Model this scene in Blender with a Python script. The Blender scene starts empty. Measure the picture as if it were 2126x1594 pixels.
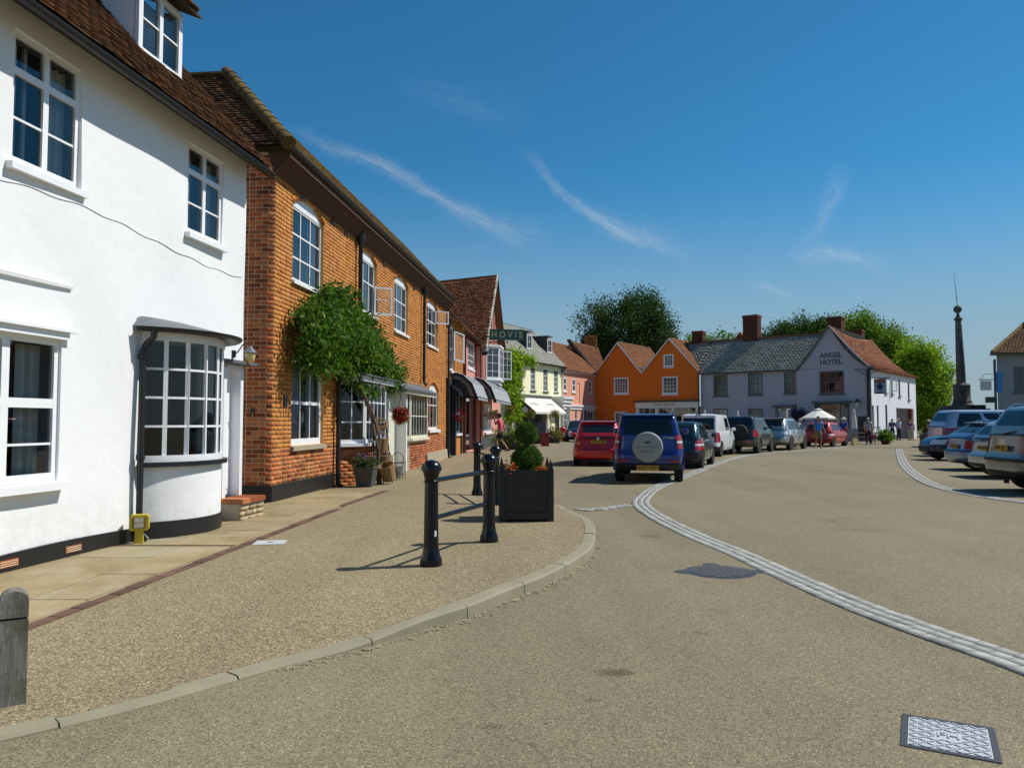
import bpy, bmesh, math, random
import numpy as np
from mathutils import Vector, Matrix
R = math.radians
random.seed(7); RNG = np.random.default_rng(7)
SC = bpy.context.scene
COL = SC.collection

# ------------------------------------------------------------------ camera
cam_d = bpy.data.cameras.new('camera'); cam = bpy.data.objects.new('camera', cam_d); COL.objects.link(cam)
cam_d.sensor_width = 36.0; cam_d.lens = 27.09; cam_d.clip_start = 0.05; cam_d.clip_end = 4000
cam.location = (0, 0, 1.45); cam.rotation_euler = (R(90 + 2.827), 0, 0)
SC.camera = cam

# ------------------------------------------------------------------ sky, sun, exposure
SUN_AZ, SUN_EL = 76.0, 50.0          # azimuth clockwise from +Y
sun_d = bpy.data.lights.new('sun', 'SUN'); sun = bpy.data.objects.new('sun', sun_d); COL.objects.link(sun)
sun_d.energy = 5.0; sun_d.angle = R(0.53); sun_d.color = (1.0, 0.955, 0.88)
sv = Vector((math.sin(R(SUN_AZ)) * math.cos(R(SUN_EL)), math.cos(R(SUN_AZ)) * math.cos(R(SUN_EL)), math.sin(R(SUN_EL))))
sun.rotation_euler = sv.to_track_quat('Z', 'Y').to_euler()
sun.location = (30, 10, 40)
SC.view_settings.view_transform = 'Standard'; SC.view_settings.look = 'None'
SC.view_settings.exposure = 0.0; SC.view_settings.gamma = 1.0; SC.view_settings.use_curve_mapping = False
SC.cycles.max_bounces = 6; SC.cycles.transparent_max_bounces = 12
SC.cycles.caustics_reflective = False; SC.cycles.caustics_refractive = False

W = bpy.data.worlds.new('World'); SC.world = W; W.use_nodes = True
wn, wl = W.node_tree.nodes, W.node_tree.links
wn.clear()
w_out = wn.new('ShaderNodeOutputWorld'); w_bg = wn.new('ShaderNodeBackground'); w_bg.inputs[1].default_value = 0.074
sky = wn.new('ShaderNodeTexSky'); sky.sky_type = 'NISHITA'; sky.sun_disc = False
sky.sun_elevation = R(SUN_EL); sky.sun_rotation = R(SUN_AZ)
sky.altitude = 600; sky.air_density = 1.0; sky.dust_density = 0.1; sky.ozone_density = 1.3
wl.new(w_bg.outputs[0], w_out.inputs[0])

w_hsv = wn.new('ShaderNodeHueSaturation'); w_hsv.inputs['Hue'].default_value = .5; w_hsv.inputs['Saturation'].default_value = 1.05; w_hsv.inputs['Value'].default_value = 1.0
wl.new(sky.outputs[0], w_hsv.inputs['Color'])
w_mul = wn.new('ShaderNodeMix'); w_mul.data_type = 'RGBA'; w_mul.blend_type = 'MULTIPLY'; w_mul.inputs[0].default_value = 1.0; w_mul.inputs[7].default_value = (.36, 1.10, 1.36, 1)
wl.new(w_hsv.outputs[0], w_mul.inputs[6])
# pale haze towards the horizon, all the way round
w_tc = wn.new('ShaderNodeTexCoord'); w_sep = wn.new('ShaderNodeSeparateXYZ'); wl.new(w_tc.outputs['Generated'], w_sep.inputs[0])
w_r = wn.new('ShaderNodeMapRange'); w_r.interpolation_type = 'SMOOTHERSTEP'; wl.new(w_sep.outputs[2], w_r.inputs[0])
for k_, v_ in ((1, -.02), (2, .34), (3, .95), (4, 0.0)): w_r.inputs[k_].default_value = v_
w_hz = wn.new('ShaderNodeMix'); w_hz.data_type = 'RGBA'; wl.new(w_r.outputs[0], w_hz.inputs[0]); wl.new(w_mul.outputs[2], w_hz.inputs[6]); w_hz.inputs[7].default_value = (4.5, 5.5, 6.2, 1)
wl.new(w_hz.outputs[2], w_bg.inputs[0])
W.cycles.sampling_method = 'MANUAL'; W.cycles.sample_map_resolution = 512

# ------------------------------------------------------------------ helpers
def tag(o, label=None, cat=None, group=None, kind=None):
    if label: o['label'] = label
    if cat: o['category'] = cat
    if group: o['group'] = group
    if kind: o['kind'] = kind
    return o
def empty(name, loc=(0, 0, 0), rz=0.0, label=None, cat=None, group=None):
    o = bpy.data.objects.new(name, None); COL.objects.link(o)
    o.location = loc; o.rotation_euler = (0, 0, rz); o.empty_display_size = .2
    return tag(o, label, cat, group)
def link(name, me, parent=None, loc=None):
    o = bpy.data.objects.new(name, me); COL.objects.link(o)
    if parent: o.parent = parent
    if loc is not None: o.location = loc
    return o
def copy_tree(o, parent=None):
    c = o.copy(); COL.objects.link(c); c.parent = parent
    for ch in list(o.children): copy_tree(ch, c)
    return c

class MB:
    """collects geometry; build() links it as ONE mesh object"""
    def __init__(s): s.v = []; s.f = []; s.m = []
    def add(s, vs, fs, mi=0):
        n = len(s.v); s.v += [tuple(p) for p in vs]
        s.f += [tuple(n + i for i in q) for q in fs]; s.m += [mi] * len(fs); return s
    def box(s, c, d, rot=None, mi=0):
        x, y, z = d[0] / 2, d[1] / 2, d[2] / 2
        vs = [Vector(p) for p in ((-x, -y, -z), (x, -y, -z), (x, y, -z), (-x, y, -z), (-x, -y, z), (x, -y, z), (x, y, z), (-x, y, z))]
        if rot is not None: vs = [rot @ p for p in vs]
        c = Vector(c)
        return s.add([p + c for p in vs], [(0, 3, 2, 1), (4, 5, 6, 7), (0, 1, 5, 4), (1, 2, 6, 5), (2, 3, 7, 6), (3, 0, 4, 7)], mi)
    def bb(s, x0, x1, y0, y1, z0, z1, mi=0): return s.box(((x0 + x1) / 2, (y0 + y1) / 2, (z0 + z1) / 2), (abs(x1 - x0), abs(y1 - y0), abs(z1 - z0)), None, mi)
    def hexa(s, p, mi=0):  # 8 points, bottom 4 then top 4
        return s.add(p, [(0, 3, 2, 1), (4, 5, 6, 7), (0, 1, 5, 4), (1, 2, 6, 5), (2, 3, 7, 6), (3, 0, 4, 7)], mi)
    def quad(s, a, b, c, d, mi=0): return s.add([a, b, c, d], [(0, 1, 2, 3)], mi)
    def prism(s, poly, h0, h1, fn=None, mi=0):
        """poly 2D list extruded from h0 to h1; fn(x, y, h) -> point"""
        fn = fn or (lambda x, y, h: (x, y, h)); n = len(poly)
        return s.add([fn(x, y, h0) for x, y in poly] + [fn(x, y, h1) for x, y in poly],
              [tuple(range(n - 1, -1, -1)), tuple(range(n, 2 * n))] + [(i, (i + 1) % n, n + (i + 1) % n, n + i) for i in range(n)], mi)
    def tube(s, pts, r, n=10, mi=0, caps=True):
        pts = [Vector(p) for p in pts]; rr = r if isinstance(r, (list, tuple)) else [r] * len(pts); vs = []; up = None
        for i, p in enumerate(pts):
            t = (pts[min(i + 1, len(pts) - 1)] - pts[max(i - 1, 0)]).normalized()
            if up is None: up = t.orthogonal().normalized()
            up = (up - t * up.dot(t));  up = up.normalized() if up.length > 1e-6 else t.orthogonal().normalized()
            b = t.cross(up)
            vs += [p + (up * math.cos(2 * math.pi * k / n) + b * math.sin(2 * math.pi * k / n)) * rr[i] for k in range(n)]
        fs = [(i * n + k, i * n + (k + 1) % n, (i + 1) * n + (k + 1) % n, (i + 1) * n + k) for i in range(len(pts) - 1) for k in range(n)]
        if caps: fs += [tuple(range(n - 1, -1, -1)), tuple((len(pts) - 1) * n + k for k in range(n))]
        return s.add(vs, fs, mi)
    def lathe(s, prof, c=(0, 0, 0), n=24, mi=0, axis='Z', cap=True):
        vs = []
        for r, h in prof:
            for k in range(n):
                a = 2 * math.pi * k / n; x, y = r * math.cos(a), r * math.sin(a)
                p = (x, y, h) if axis == 'Z' else ((h, x, y) if axis == 'X' else (y, h, x))
                vs.append((p[0] + c[0], p[1] + c[1], p[2] + c[2]))
        m = len(prof)
        fs = [(i * n + k, i * n + (k + 1) % n, (i + 1) * n + (k + 1) % n, (i + 1) * n + k) for i in range(m - 1) for k in range(n)]
        if cap: fs += [tuple(range(n - 1, -1, -1)), tuple((m - 1) * n + k for k in range(n))]
        return s.add(vs, fs, mi)
    def grid(s, fn, nu, nv, mi=0):
        vs = [fn(i / nu, j / nv) for j in range(nv + 1) for i in range(nu + 1)]
        return s.add(vs, [(j * (nu + 1) + i, j * (nu + 1) + i + 1, (j + 1) * (nu + 1) + i + 1, (j + 1) * (nu + 1) + i) for j in range(nv) for i in range(nu)], mi)
    def mesh(s, name, mats, smooth=False):
        me = bpy.data.meshes.new(name); me.from_pydata(s.v, [], s.f)
        for m in (mats if isinstance(mats, (list, tuple)) else [mats]): me.materials.append(m)
        if any(s.m): me.polygons.foreach_set('material_index', s.m)
        if smooth:
            me.polygons.foreach_set('use_smooth', [True] * len(s.f))
            if smooth != 2: me.set_sharp_from_angle(angle=R(38))
        me.update(); return me
    def build(s, name, mats, parent=None, smooth=False, loc=None): return link(name, s.mesh(name, mats, smooth), parent, loc)

BOXF = np.array([(0, 3, 2, 1), (4, 5, 6, 7), (0, 1, 5, 4), (1, 2, 6, 5), (2, 3, 7, 6), (3, 0, 4, 7)])
def boxes_mesh(name, P, mat, faces=BOXF):
    """P: (n, 8, 3) array of hexahedra -> one mesh"""
    P = np.asarray(P, float); n = len(P)
    F = (faces[None] + (np.arange(n) * 8)[:, None, None]).reshape(-1, 4)
    me = bpy.data.meshes.new(name); me.vertices.add(n * 8); me.vertices.foreach_set('co', P.reshape(-1))
    me.loops.add(F.size); me.loops.foreach_set('vertex_index', F.reshape(-1).astype(np.int32))
    me.polygons.add(len(F)); me.polygons.foreach_set('loop_start', np.arange(0, F.size, 4, dtype=np.int32)); me.polygons.foreach_set('loop_total', np.full(len(F), 4, dtype=np.int32))
    me.materials.append(mat); me.update(); me.validate(); return me
def pieces(piece, rest, P, mat, parent, score, limit=300):
    """the `limit` hexahedra with the best score as objects of their own, the rest joined into one stuff part"""
    P = np.asarray(P, float)
    if len(P) == 0: return
    order = np.argsort(-np.asarray(score)); near, far = order[:limit], order[limit:]
    for i in near:
        c = P[i].mean(0); o = link(piece, boxes_mesh(piece, (P[i] - c)[None], mat), parent, c)
    if len(far): tag(link(rest, boxes_mesh(rest, P[far], mat), parent), kind='stuff')
def quads_mesh(name, Q, mat):
    Q = np.asarray(Q, float); n = len(Q); me = bpy.data.meshes.new(name)
    me.vertices.add(n * 4); me.vertices.foreach_set('co', Q.reshape(-1))
    me.loops.add(n * 4); me.loops.foreach_set('vertex_index', np.arange(n * 4, dtype=np.int32))
    me.polygons.add(n); me.polygons.foreach_set('loop_start', np.arange(0, n * 4, 4, dtype=np.int32)); me.polygons.foreach_set('loop_total', np.full(n, 4, dtype=np.int32))
    for m in (mat if isinstance(mat, (list, tuple)) else [mat]): me.materials.append(m)
    me.update(); me.validate(); return me
TS = bpy.data.scenes.new('workshop')
def evaluated(o):
    """the mesh of one object with its modifiers applied, worked out in a scene of its own"""
    with bpy.context.temp_override(scene=TS, view_layer=TS.view_layers[0]):
        dg = bpy.context.evaluated_depsgraph_get(); return bpy.data.meshes.new_from_object(o.evaluated_get(dg))
def text_mesh(s, size, mat, extrude=.004, align='CENTER', sx=1.0, bold=0.0):
    cu = bpy.data.curves.new('lettering', 'FONT'); cu.body = s; cu.size = size; cu.extrude = extrude; cu.align_x = align; cu.align_y = 'CENTER'; cu.offset = bold; cu.resolution_u = 3
    o = bpy.data.objects.new('lettering', cu); TS.collection.objects.link(o); me = evaluated(o)
    bpy.data.objects.remove(o); me.materials.clear(); me.materials.append(mat)
    if sx != 1.0: me.transform(Matrix.Diagonal((sx, 1, 1, 1)))
    return me
def text(name, s, size, mat, parent, M, **k):
    """M: 4x4 placing the text's XY plane (x right, y up, z towards the reader)"""
    me = text_mesh(s, size, mat, **k); me.name = name; me.transform(M); return link(name, me, parent)
def frame(o, x, y, z=None):
    x, y = Vector(x).normalized(), Vector(y).normalized(); z = x.cross(y)
    return Matrix(((x.x, y.x, z.x, o[0]), (x.y, y.y, z.y, o[1]), (x.z, y.z, z.z, o[2]), (0, 0, 0, 1)))
def S(t): t = np.clip(t, 0, 1); return t * t * (3 - 2 * t)
def skin_mesh(name, V, E, rad, mat, subdiv=2, root=0):
    """continuous tapered surface grown on a skeleton"""
    me = bpy.data.meshes.new(name); me.from_pydata(V, E, []); o = bpy.data.objects.new(name, me); TS.collection.objects.link(o)
    o.modifiers.new('skin', 'SKIN'); sv_ = me.skin_vertices[0].data
    for i, r in enumerate(rad): sv_[i].radius = r if isinstance(r, tuple) else (r, r); sv_[i].use_root = (i == root)
    o.modifiers['skin'].use_smooth_shade = True
    if subdiv: m = o.modifiers.new('sub', 'SUBSURF'); m.levels = subdiv; m.render_levels = subdiv
    out = evaluated(o); out.name = name
    bpy.data.objects.remove(o); bpy.data.meshes.remove(me)
    out.materials.clear(); out.materials.append(mat); return out

# ------------------------------------------------------------------ materials
class NT:
    def __init__(s, name):
        s.m = bpy.data.materials.new(name); s.m.use_nodes = True; s.n = s.m.node_tree.nodes; s.l = s.m.node_tree.links
        s.b = s.n['Principled BSDF']; s.geo = s.n.new('ShaderNodeNewGeometry'); s.oi = None
    def node(s, t, **k):
        n = s.n.new(t)
        for a, v in k.items(): setattr(n, a, v)
        return n
    def put(s, sock, v):
        if isinstance(v, bpy.types.NodeSocket): s.l.new(v, sock)
        else: sock.default_value = v
    def math(s, op, a, b=0.0, clamp=False):
        n = s.node('ShaderNodeMath', operation=op, use_clamp=clamp); s.put(n.inputs[0], a); s.put(n.inputs[1], b); return n.outputs[0]
    def noise(s, scale, detail=3, rough=.55, vec=None, dist=0):
        n = s.node('ShaderNodeTexNoise'); n.inputs['Scale'].default_value = scale; n.inputs['Detail'].default_value = detail; n.inputs['Roughness'].default_value = rough; n.inputs['Distortion'].default_value = dist
        s.l.new(vec or s.geo.outputs['Position'], n.inputs['Vector']); return n.outputs[0]
    def voronoi(s, scale, feature='F1'):
        n = s.node('ShaderNodeTexVoronoi', feature=feature); n.inputs['Scale'].default_value = scale; s.l.new(s.geo.outputs['Position'], n.inputs['Vector']); return n
    def scaled(s, v):
        n = s.node('ShaderNodeVectorMath', operation='MULTIPLY'); s.l.new(s.geo.outputs['Position'], n.inputs[0]); n.inputs[1].default_value = v; return n.outputs[0]
    def mix(s, f, a, b, blend='MIX'):
        n = s.node('ShaderNodeMix', data_type='RGBA', blend_type=blend); n.clamp_factor = True
        s.put(n.inputs[0], f); s.put(n.inputs[6], rgba(a)); s.put(n.inputs[7], rgba(b)); return n.outputs[2]
    def ramp(s, f, stops, interp='LINEAR'):
        n = s.node('ShaderNodeValToRGB'); cr = n.color_ramp; cr.interpolation = interp
        while len(cr.elements) < len(stops): cr.elements.new(.5)
        for e, (p, c) in zip(cr.elements, stops): e.position = p; e.color = rgba(c)
        s.l.new(f, n.inputs[0]); return n.outputs[0]
    def rnd(s):
        """one random number for each loose piece of a mesh or each object"""
        oi = s.node('ShaderNodeObjectInfo'); return s.math('FRACT', s.math('ADD', s.geo.outputs['Random Per Island'], oi.outputs['Random']))
    def col(s, c): s.put(s.b.inputs['Base Color'], rgba(c)); return s
    def bump(s, h, strength=.3, dist=.01):
        n = s.node('ShaderNodeBump'); n.inputs['Strength'].default_value = strength; n.inputs['Distance'].default_value = dist; s.l.new(h, n.inputs['Height']); s.l.new(n.outputs[0], s.b.inputs['Normal']); return s
    def set(s, rough=None, metal=None, spec=None, coat=None):
        for k, v in (('Roughness', rough), ('Metallic', metal), ('Specular IOR Level', spec), ('Coat Weight', coat)):
            if v is not None: s.put(s.b.inputs[k], v)
        return s
def rgba(c): return c if isinstance(c, bpy.types.NodeSocket) else (tuple(c) + (1.0,) if len(c) == 3 else tuple(c))
def mul(c, k): return tuple(min(1, v * k) for v in c)
def lin(r, g, b): return tuple((v / 255 / 12.92 if v <= 10 else ((v / 255 + .055) / 1.055) ** 2.4) for v in (r, g, b))
def plain(name, c, rough=.55, var=.12, scale=6, bump=0.0, bscale=60, metal=0, spec=.5, coat=0, island=0.0, bdist=.004):
    t = NT(name); n = t.noise(scale, 4)
    out = t.mix(n, mul(c, 1 - var), mul(c, 1 + var))
    if island:
        r_ = t.rnd(); k = t.math('MULTIPLY_ADD' if False else 'MULTIPLY', r_, island * 2); k = t.math('ADD', k, 1 - island)
        v = t.node('ShaderNodeCombineXYZ')
        for i in range(3): t.l.new(k, v.inputs[i])
        out = t.mix(1.0, out, v.outputs[0], 'MULTIPLY')
    t.col(out).set(rough, metal, spec, coat)
    if bump: t.bump(t.noise(bscale, 4), bump, bdist)
    return t.m
M = {}
# ground
def gravel(name, c1, c2, c3, sc, bump, dist=.006):
    t = NT(name); v = t.voronoi(sc); sep = t.node('ShaderNodeSeparateColor'); t.l.new(v.outputs['Color'], sep.inputs[0])
    a = t.ramp(sep.outputs[0], [(0, mul(c1, .42)), (.3, c1), (.6, c2), (.9, c3), (1, mul(c3, 1.6))])
    big = t.noise(.55, 5, .6); mid = t.noise(3.2, 4, .65); fine = t.noise(sc * 1.7, 2)
    a = t.mix(t.math('MULTIPLY', t.math('SUBTRACT', big, .36), 1.5, True), a, t.mix(1.0, a, (.80, .78, .76), 'MULTIPLY'))
    a = t.mix(t.math('MULTIPLY', t.math('SUBTRACT', mid, .42), 1.6, True), a, t.mix(1.0, a, (1.13, 1.10, 1.06), 'MULTIPLY'))
    a = t.mix(t.math('MULTIPLY', t.math('SUBTRACT', t.noise(1.1, 6, .72, dist=1.2), .62), 3.5, True), a, t.mix(1.0, a, (.78, .74, .70), 'MULTIPLY'))
    a = t.mix(.5, a, t.mix(1.0, a, t.ramp(fine, [(.25, (.55, .55, .55)), (.75, (1.35, 1.35, 1.35))]), 'MULTIPLY'))
    a = t.mix(1.0, a, t.ramp(t.noise(1.0, 3, .6, t.scaled((.75, .07, 1))), [(.35, (.90, .89, .88)), (.65, (1.09, 1.08, 1.06))]), 'MULTIPLY')
    if name == 'road_gravel':
        wv = t.node('ShaderNodeVectorMath', operation='MULTIPLY_ADD'); nn = t.node('ShaderNodeTexNoise'); nn.inputs['Scale'].default_value = 1.6; nn.inputs['Detail'].default_value = 3; t.l.new(t.geo.outputs['Position'], nn.inputs['Vector']); t.l.new(nn.outputs['Color'], wv.inputs[0]); wv.inputs[1].default_value = (.5, .5, .5); t.l.new(t.geo.outputs['Position'], wv.inputs[2])
        ve = t.node('ShaderNodeTexVoronoi', feature='DISTANCE_TO_EDGE'); ve.inputs['Scale'].default_value = .22; t.l.new(wv.outputs[0], ve.inputs['Vector'])
        crk = t.math('MULTIPLY', t.math('LESS_THAN', ve.outputs['Distance'], .0022), t.math('MULTIPLY', t.math('SUBTRACT', big, .45), 6, True)); a = t.mix(t.math('MULTIPLY', crk, .5), a, (.06, .05, .035))
        # rust and oil marks, each with its own place and ragged outline
        pxy = t.node('ShaderNodeSeparateXYZ'); t.l.new(t.geo.outputs['Position'], pxy.inputs[0]); rag = t.math('MULTIPLY', t.math('SUBTRACT', t.noise(14, 4, .7), .5), 1.8); tot = None
        for sx_, sy_, rx_, ry_, st_ in [(.60, 4.55, .10, .07, .85), (1.75, 9.9, .16, .12, .6), (.42, 4.1, .04, .03, .6), (-.1, 3.75, .06, .035, .5), (4.6, 10.5, .5, .25, .25), (1.3, 5.4, .05, .04, .5), (5.2, 7.4, .35, .3, .2)]:
            dx_ = t.math('MULTIPLY', t.math('SUBTRACT', pxy.outputs[0], sx_), 1 / rx_); dy_ = t.math('MULTIPLY', t.math('SUBTRACT', pxy.outputs[1], sy_), 1 / ry_); dd_ = t.math('SQRT', t.math('ADD', t.math('MULTIPLY', dx_, dx_), t.math('MULTIPLY', dy_, dy_)))
            mk = t.math('MULTIPLY', t.math('MULTIPLY', t.math('SUBTRACT', 1.3, t.math('ADD', dd_, rag)), 1.4, True), st_); tot = mk if tot is None else t.math('MAXIMUM', tot, mk)
        a = t.mix(tot, a, t.mix(1.0, a, (.52, .42, .33), 'MULTIPLY'))
    t.col(a).set(.85, 0, .3); t.bump(t.math('SUBTRACT', 1.0, v.outputs['Distance']), bump, dist); return t.m
M['road'] = gravel('road_gravel', (.196, .166, .100), (.228, .194, .120), (.276, .236, .152), 150, .4)
M['pave'] = gravel('pavement_gravel', (.210, .170, .096), (.265, .215, .128), (.365, .300, .190), 118, .6, .006)
M['kerb'] = plain('kerb_stone', (.265, .235, .155), .85, .22, 5, .35, 90)
M['sett'] = plain('granite_sett', (.33, .33, .30), .9, .15, 14, .4, 60, island=.16, spec=.2)
M['bed'] = plain('joint_bed', (.20, .19, .16), .95, .25, 20)
t = NT('york_flagstone'); r_ = t.rnd(); n1 = t.noise(1.6, 6, .65, dist=.6)
c = t.ramp(n1, [(.3, (.24, .17, .075)), (.5, (.33, .25, .125)), (.7, (.38, .32, .20))]); c = t.mix(r_, c, t.mix(1.0, c, (.86, .92, 1.02), 'MULTIPLY'))
t.col(c).set(.75, 0, .35).bump(t.noise(26, 5), .3, .006); M['flag'] = t.m
M['edge_brick'] = plain('edging_brick', (.115, .058, .036), .85, .3, 18, .4, 60, island=.3)
M['mortar_pale'] = plain('pale_mortar', (.42, .37, .27), .9, .12, 20)
# walls
t = NT('white_limewash'); n1 = t.noise(1.1, 6, .6); n2 = t.noise(.35, 4)
c = t.mix(t.math('MULTIPLY', t.math('SUBTRACT', n1, .45), 2.2, True), (.79, .80, .80), (.73, .74, .735)); c = t.mix(t.math('MULTIPLY', t.math('SUBTRACT', t.noise(6, 5, .7, t.scaled((1, 1, .25))), .66), 4, True), c, (.66, .65, .62))
pz_ = t.node('ShaderNodeSeparateXYZ'); t.l.new(t.geo.outputs['Position'], pz_.inputs[0]); spl = t.math('MULTIPLY', t.math('SUBTRACT', .75, pz_.outputs[2]), 1.3, True); c = t.mix(t.math('MULTIPLY', spl, t.math('MULTIPLY', t.math('SUBTRACT', t.noise(7, 5, .7), .40), 2.2, True)), c, (.52, .48, .40))
c = t.mix(t.math('MULTIPLY', t.math('SUBTRACT', t.noise(2.2, 6, .75, t.scaled((2.5, 2.5, .28))), .60), 2.6, True), c, (.60, .60, .57))
t.col(c).set(.8, 0, .25).bump(t.noise(5.5, 7, .62), .35, .02); M['white_wall'] = t.m
M['white_paint'] = plain('white_gloss_paint', (.80, .81, .82), .35, .05, 5, .05, 80)
M['black_paint'] = plain('black_bitumen_paint', (.011, .010, .010), .5, .3, 6, .15, 40)
M['gutter_black'] = plain('black_cast_iron', (.012, .012, .014), .42, .3, 10, .1, 60)
M['iron_gloss'] = plain('black_gloss_iron', (.0035, .0035, .005), .25, .2, 8, .03, 50, spec=.4)
M['lead'] = plain('lead_sheet', (.115, .125, .14), .5, .3, 7, .2, 20)
def brick_mat(name, stops, dirt, dirtc):
    t = NT(name); r_ = t.rnd(); c = t.ramp(r_, stops)
    c = t.mix(.55, c, t.mix(1.0, c, t.ramp(t.noise(22, 5, .7), [(.3, (.62, .6, .6)), (.72, (1.3, 1.28, 1.25))]), 'MULTIPLY'))
    p = t.node('ShaderNodeSeparateXYZ'); t.l.new(t.geo.outputs['Position'], p.inputs[0])
    d = t.math('MULTIPLY', t.math('SUBTRACT', t.noise(1.1, 6, .7, t.scaled((1, 1, .5))), .47), 4, True)
    c = t.mix(t.math('MULTIPLY', d, dirt), c, dirtc)
    t.col(c).set(.88, 0, .25).bump(t.noise(45, 5, .65), .5, .006); return t.m
M['brick'] = brick_mat('soft_orange_brick', [(0, (.34, .105, .020)), (.2, (.46, .165, .030)), (.5, (.52, .200, .038)), (.8, (.56, .238, .052)), (1, (.40, .115, .026))], .55, (.30, .098, .024))
M['brick_red'] = brick_mat('red_quoin_brick', [(0, (.15, .045, .020)), (.25, (.40, .100, .032)), (.6, (.52, .150, .048)), (.85, (.56, .22, .080)), (1, (.25, .10, .055))], .75, (.075, .040, .026))
M['brick_dark'] = brick_mat('shaded_chimney_brick', [(0, (.06, .026, .018)), (.4, (.13, .048, .028)), (.8, (.19, .070, .038)), (1, (.10, .05, .035))], .6, (.05, .03, .022))  # chimney brick with the shade on the stacks mixed into its tones
M['mortar'] = plain('lime_mortar', (.60, .33, .115), .92, .2, 4, .3, 50)
M['mortar_grey'] = plain('grey_lime_mortar', (.58, .46, .31), .92, .3, 4, .3, 50)
M['stone_block'] = plain('rendered_plinth', (.34, .29, .20), .9, .2, 4, .3, 30)
def tile_mat(name, stops, moss=.3, mossc=(.10, .095, .030)):
    t = NT(name); c = t.ramp(t.rnd(), stops)
    c = t.mix(t.math('MULTIPLY', t.math('SUBTRACT', t.noise(.9, 6, .7), .50), 4 * moss, True), c, mossc)
    c = t.mix(.6, c, t.mix(1.0, c, t.ramp(t.noise(17, 5, .75), [(.3, (.55, .55, .55)), (.75, (1.4, 1.4, 1.35))]), 'MULTIPLY'))
    t.col(c).set(.9, 0, .2).bump(t.noise(50, 4), .4, .006); return t.m
M['tile'] = tile_mat('old_clay_tile', [(0, (.050, .026, .015)), (.3, (.105, .050, .026)), (.6, (.150, .068, .032)), (.85, (.20, .085, .038)), (1, (.085, .060, .038))], .45)
M['tile_red'] = tile_mat('red_clay_tile', [(0, (.12, .048, .026)), (.3, (.23, .082, .040)), (.65, (.31, .108, .050)), (.9, (.38, .145, .065)), (1, (.22, .14, .08))], .28)
M['tile_orange'] = tile_mat('orange_clay_tile', [(0, (.12, .048, .024)), (.4, (.235, .092, .042)), (.8, (.30, .118, .052)), (1, (.19, .11, .06))], .25, (.17, .13, .06))
M['tile_moss'] = tile_mat('mossy_clay_tile', [(0, (.09, .055, .02)), (.5, (.16, .105, .035)), (1, (.20, .125, .05))], .8, (.16, .135, .035))
M['slate'] = tile_mat('grey_slate', [(0, (.24, .235, .20)), (.4, (.29, .285, .245)), (.8, (.33, .325, .28)), (1, (.40, .395, .35))], .45, (.21, .21, .12))
def render_wall(name, c, var=.1):
    t = NT(name); a = t.mix(t.noise(1.3, 5, .6), mul(c, 1 - var), mul(c, 1 + var)); a = t.mix(t.math('MULTIPLY', t.math('SUBTRACT', t.noise(3, 5, .7, t.scaled((1, 1, .2))), .58), 3, True), a, mul(c, .78))
    t.col(a).set(.85, 0, .25).bump(t.noise(14, 5), .25, .01); return t.m
M['pink'] = render_wall('pink_limewash', (.66, .30, .24)); M['pink2'] = render_wall('salmon_limewash', (.76, .35, .235))
M['cream'] = render_wall('cream_stucco', (.90, .87, .57), .05); M['orange'] = render_wall('orange_limewash', (.80, .175, .020), .1)
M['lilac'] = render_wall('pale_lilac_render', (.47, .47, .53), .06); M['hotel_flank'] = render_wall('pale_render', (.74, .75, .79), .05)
M['timber_red'] = plain('oxblood_timber', (.16, .035, .025), .7, .3, 12, .3, 40); M['grey_render'] = render_wall('grey_render', (.27, .30, .33))
M['cream_paint'] = plain('cream_paint', (.66, .64, .50), .5, .06); M['black_frame'] = plain('dark_grey_paint', (.035, .038, .042), .5, .2)
M['grey_frame'] = plain('grey_green_paint', (.105, .125, .13), .5, .15); M['dark'] = plain('dark_interior', (.012, .012, .013), .9, .2)
M['room'] = plain('dim_room', (.07, .068, .065), .9, .3, 2); M['room_warm'] = plain('brown_room', (.30, .13, .06), .9, .3, 3)
M['curtain'] = plain('pale_curtain', (.62, .61, .56), .9, .1, 9); M['blind'] = plain('white_blind', (.72, .74, .78), .8, .05); M['net'] = plain('net_curtain', (.52, .54, .58), .9, .15, 12)
def glass_mat(name, tint=(.93, .96, .95), rough=.0, ior=1.52, boost=1.0):
    t = NT(name); t.n.remove(t.b); out = t.n['Material Output']
    tr = t.node('ShaderNodeBsdfTransparent'); tr.inputs[0].default_value = rgba(tint); gl = t.node('ShaderNodeBsdfGlossy'); gl.inputs['Roughness'].default_value = rough
    fr = t.node('ShaderNodeFresnel'); fr.inputs[0].default_value = ior; mx = t.node('ShaderNodeMixShader')
    bp = t.node('ShaderNodeBump'); bp.inputs['Strength'].default_value = .03; bp.inputs['Distance'].default_value = .02; t.l.new(t.noise(3.0, 2), bp.inputs['Height']); t.l.new(bp.outputs[0], gl.inputs['Normal'])
    t.l.new(t.math('MULTIPLY', fr.outputs[0], boost, True), mx.inputs[0]); t.l.new(tr.outputs[0], mx.inputs[1]); t.l.new(gl.outputs[0], mx.inputs[2]); t.l.new(mx.outputs[0], out.inputs[0]); return t.m
M['glass'] = glass_mat('old_window_glass', boost=1.7)
M['car_glass'] = glass_mat('tinted_car_glass', (.16, .19, .18), 0, 1.5, 1.5)
M['far_glass'] = plain('far_window_glass', (.05, .06, .07), .08, .3, 3, spec=.6)
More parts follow.
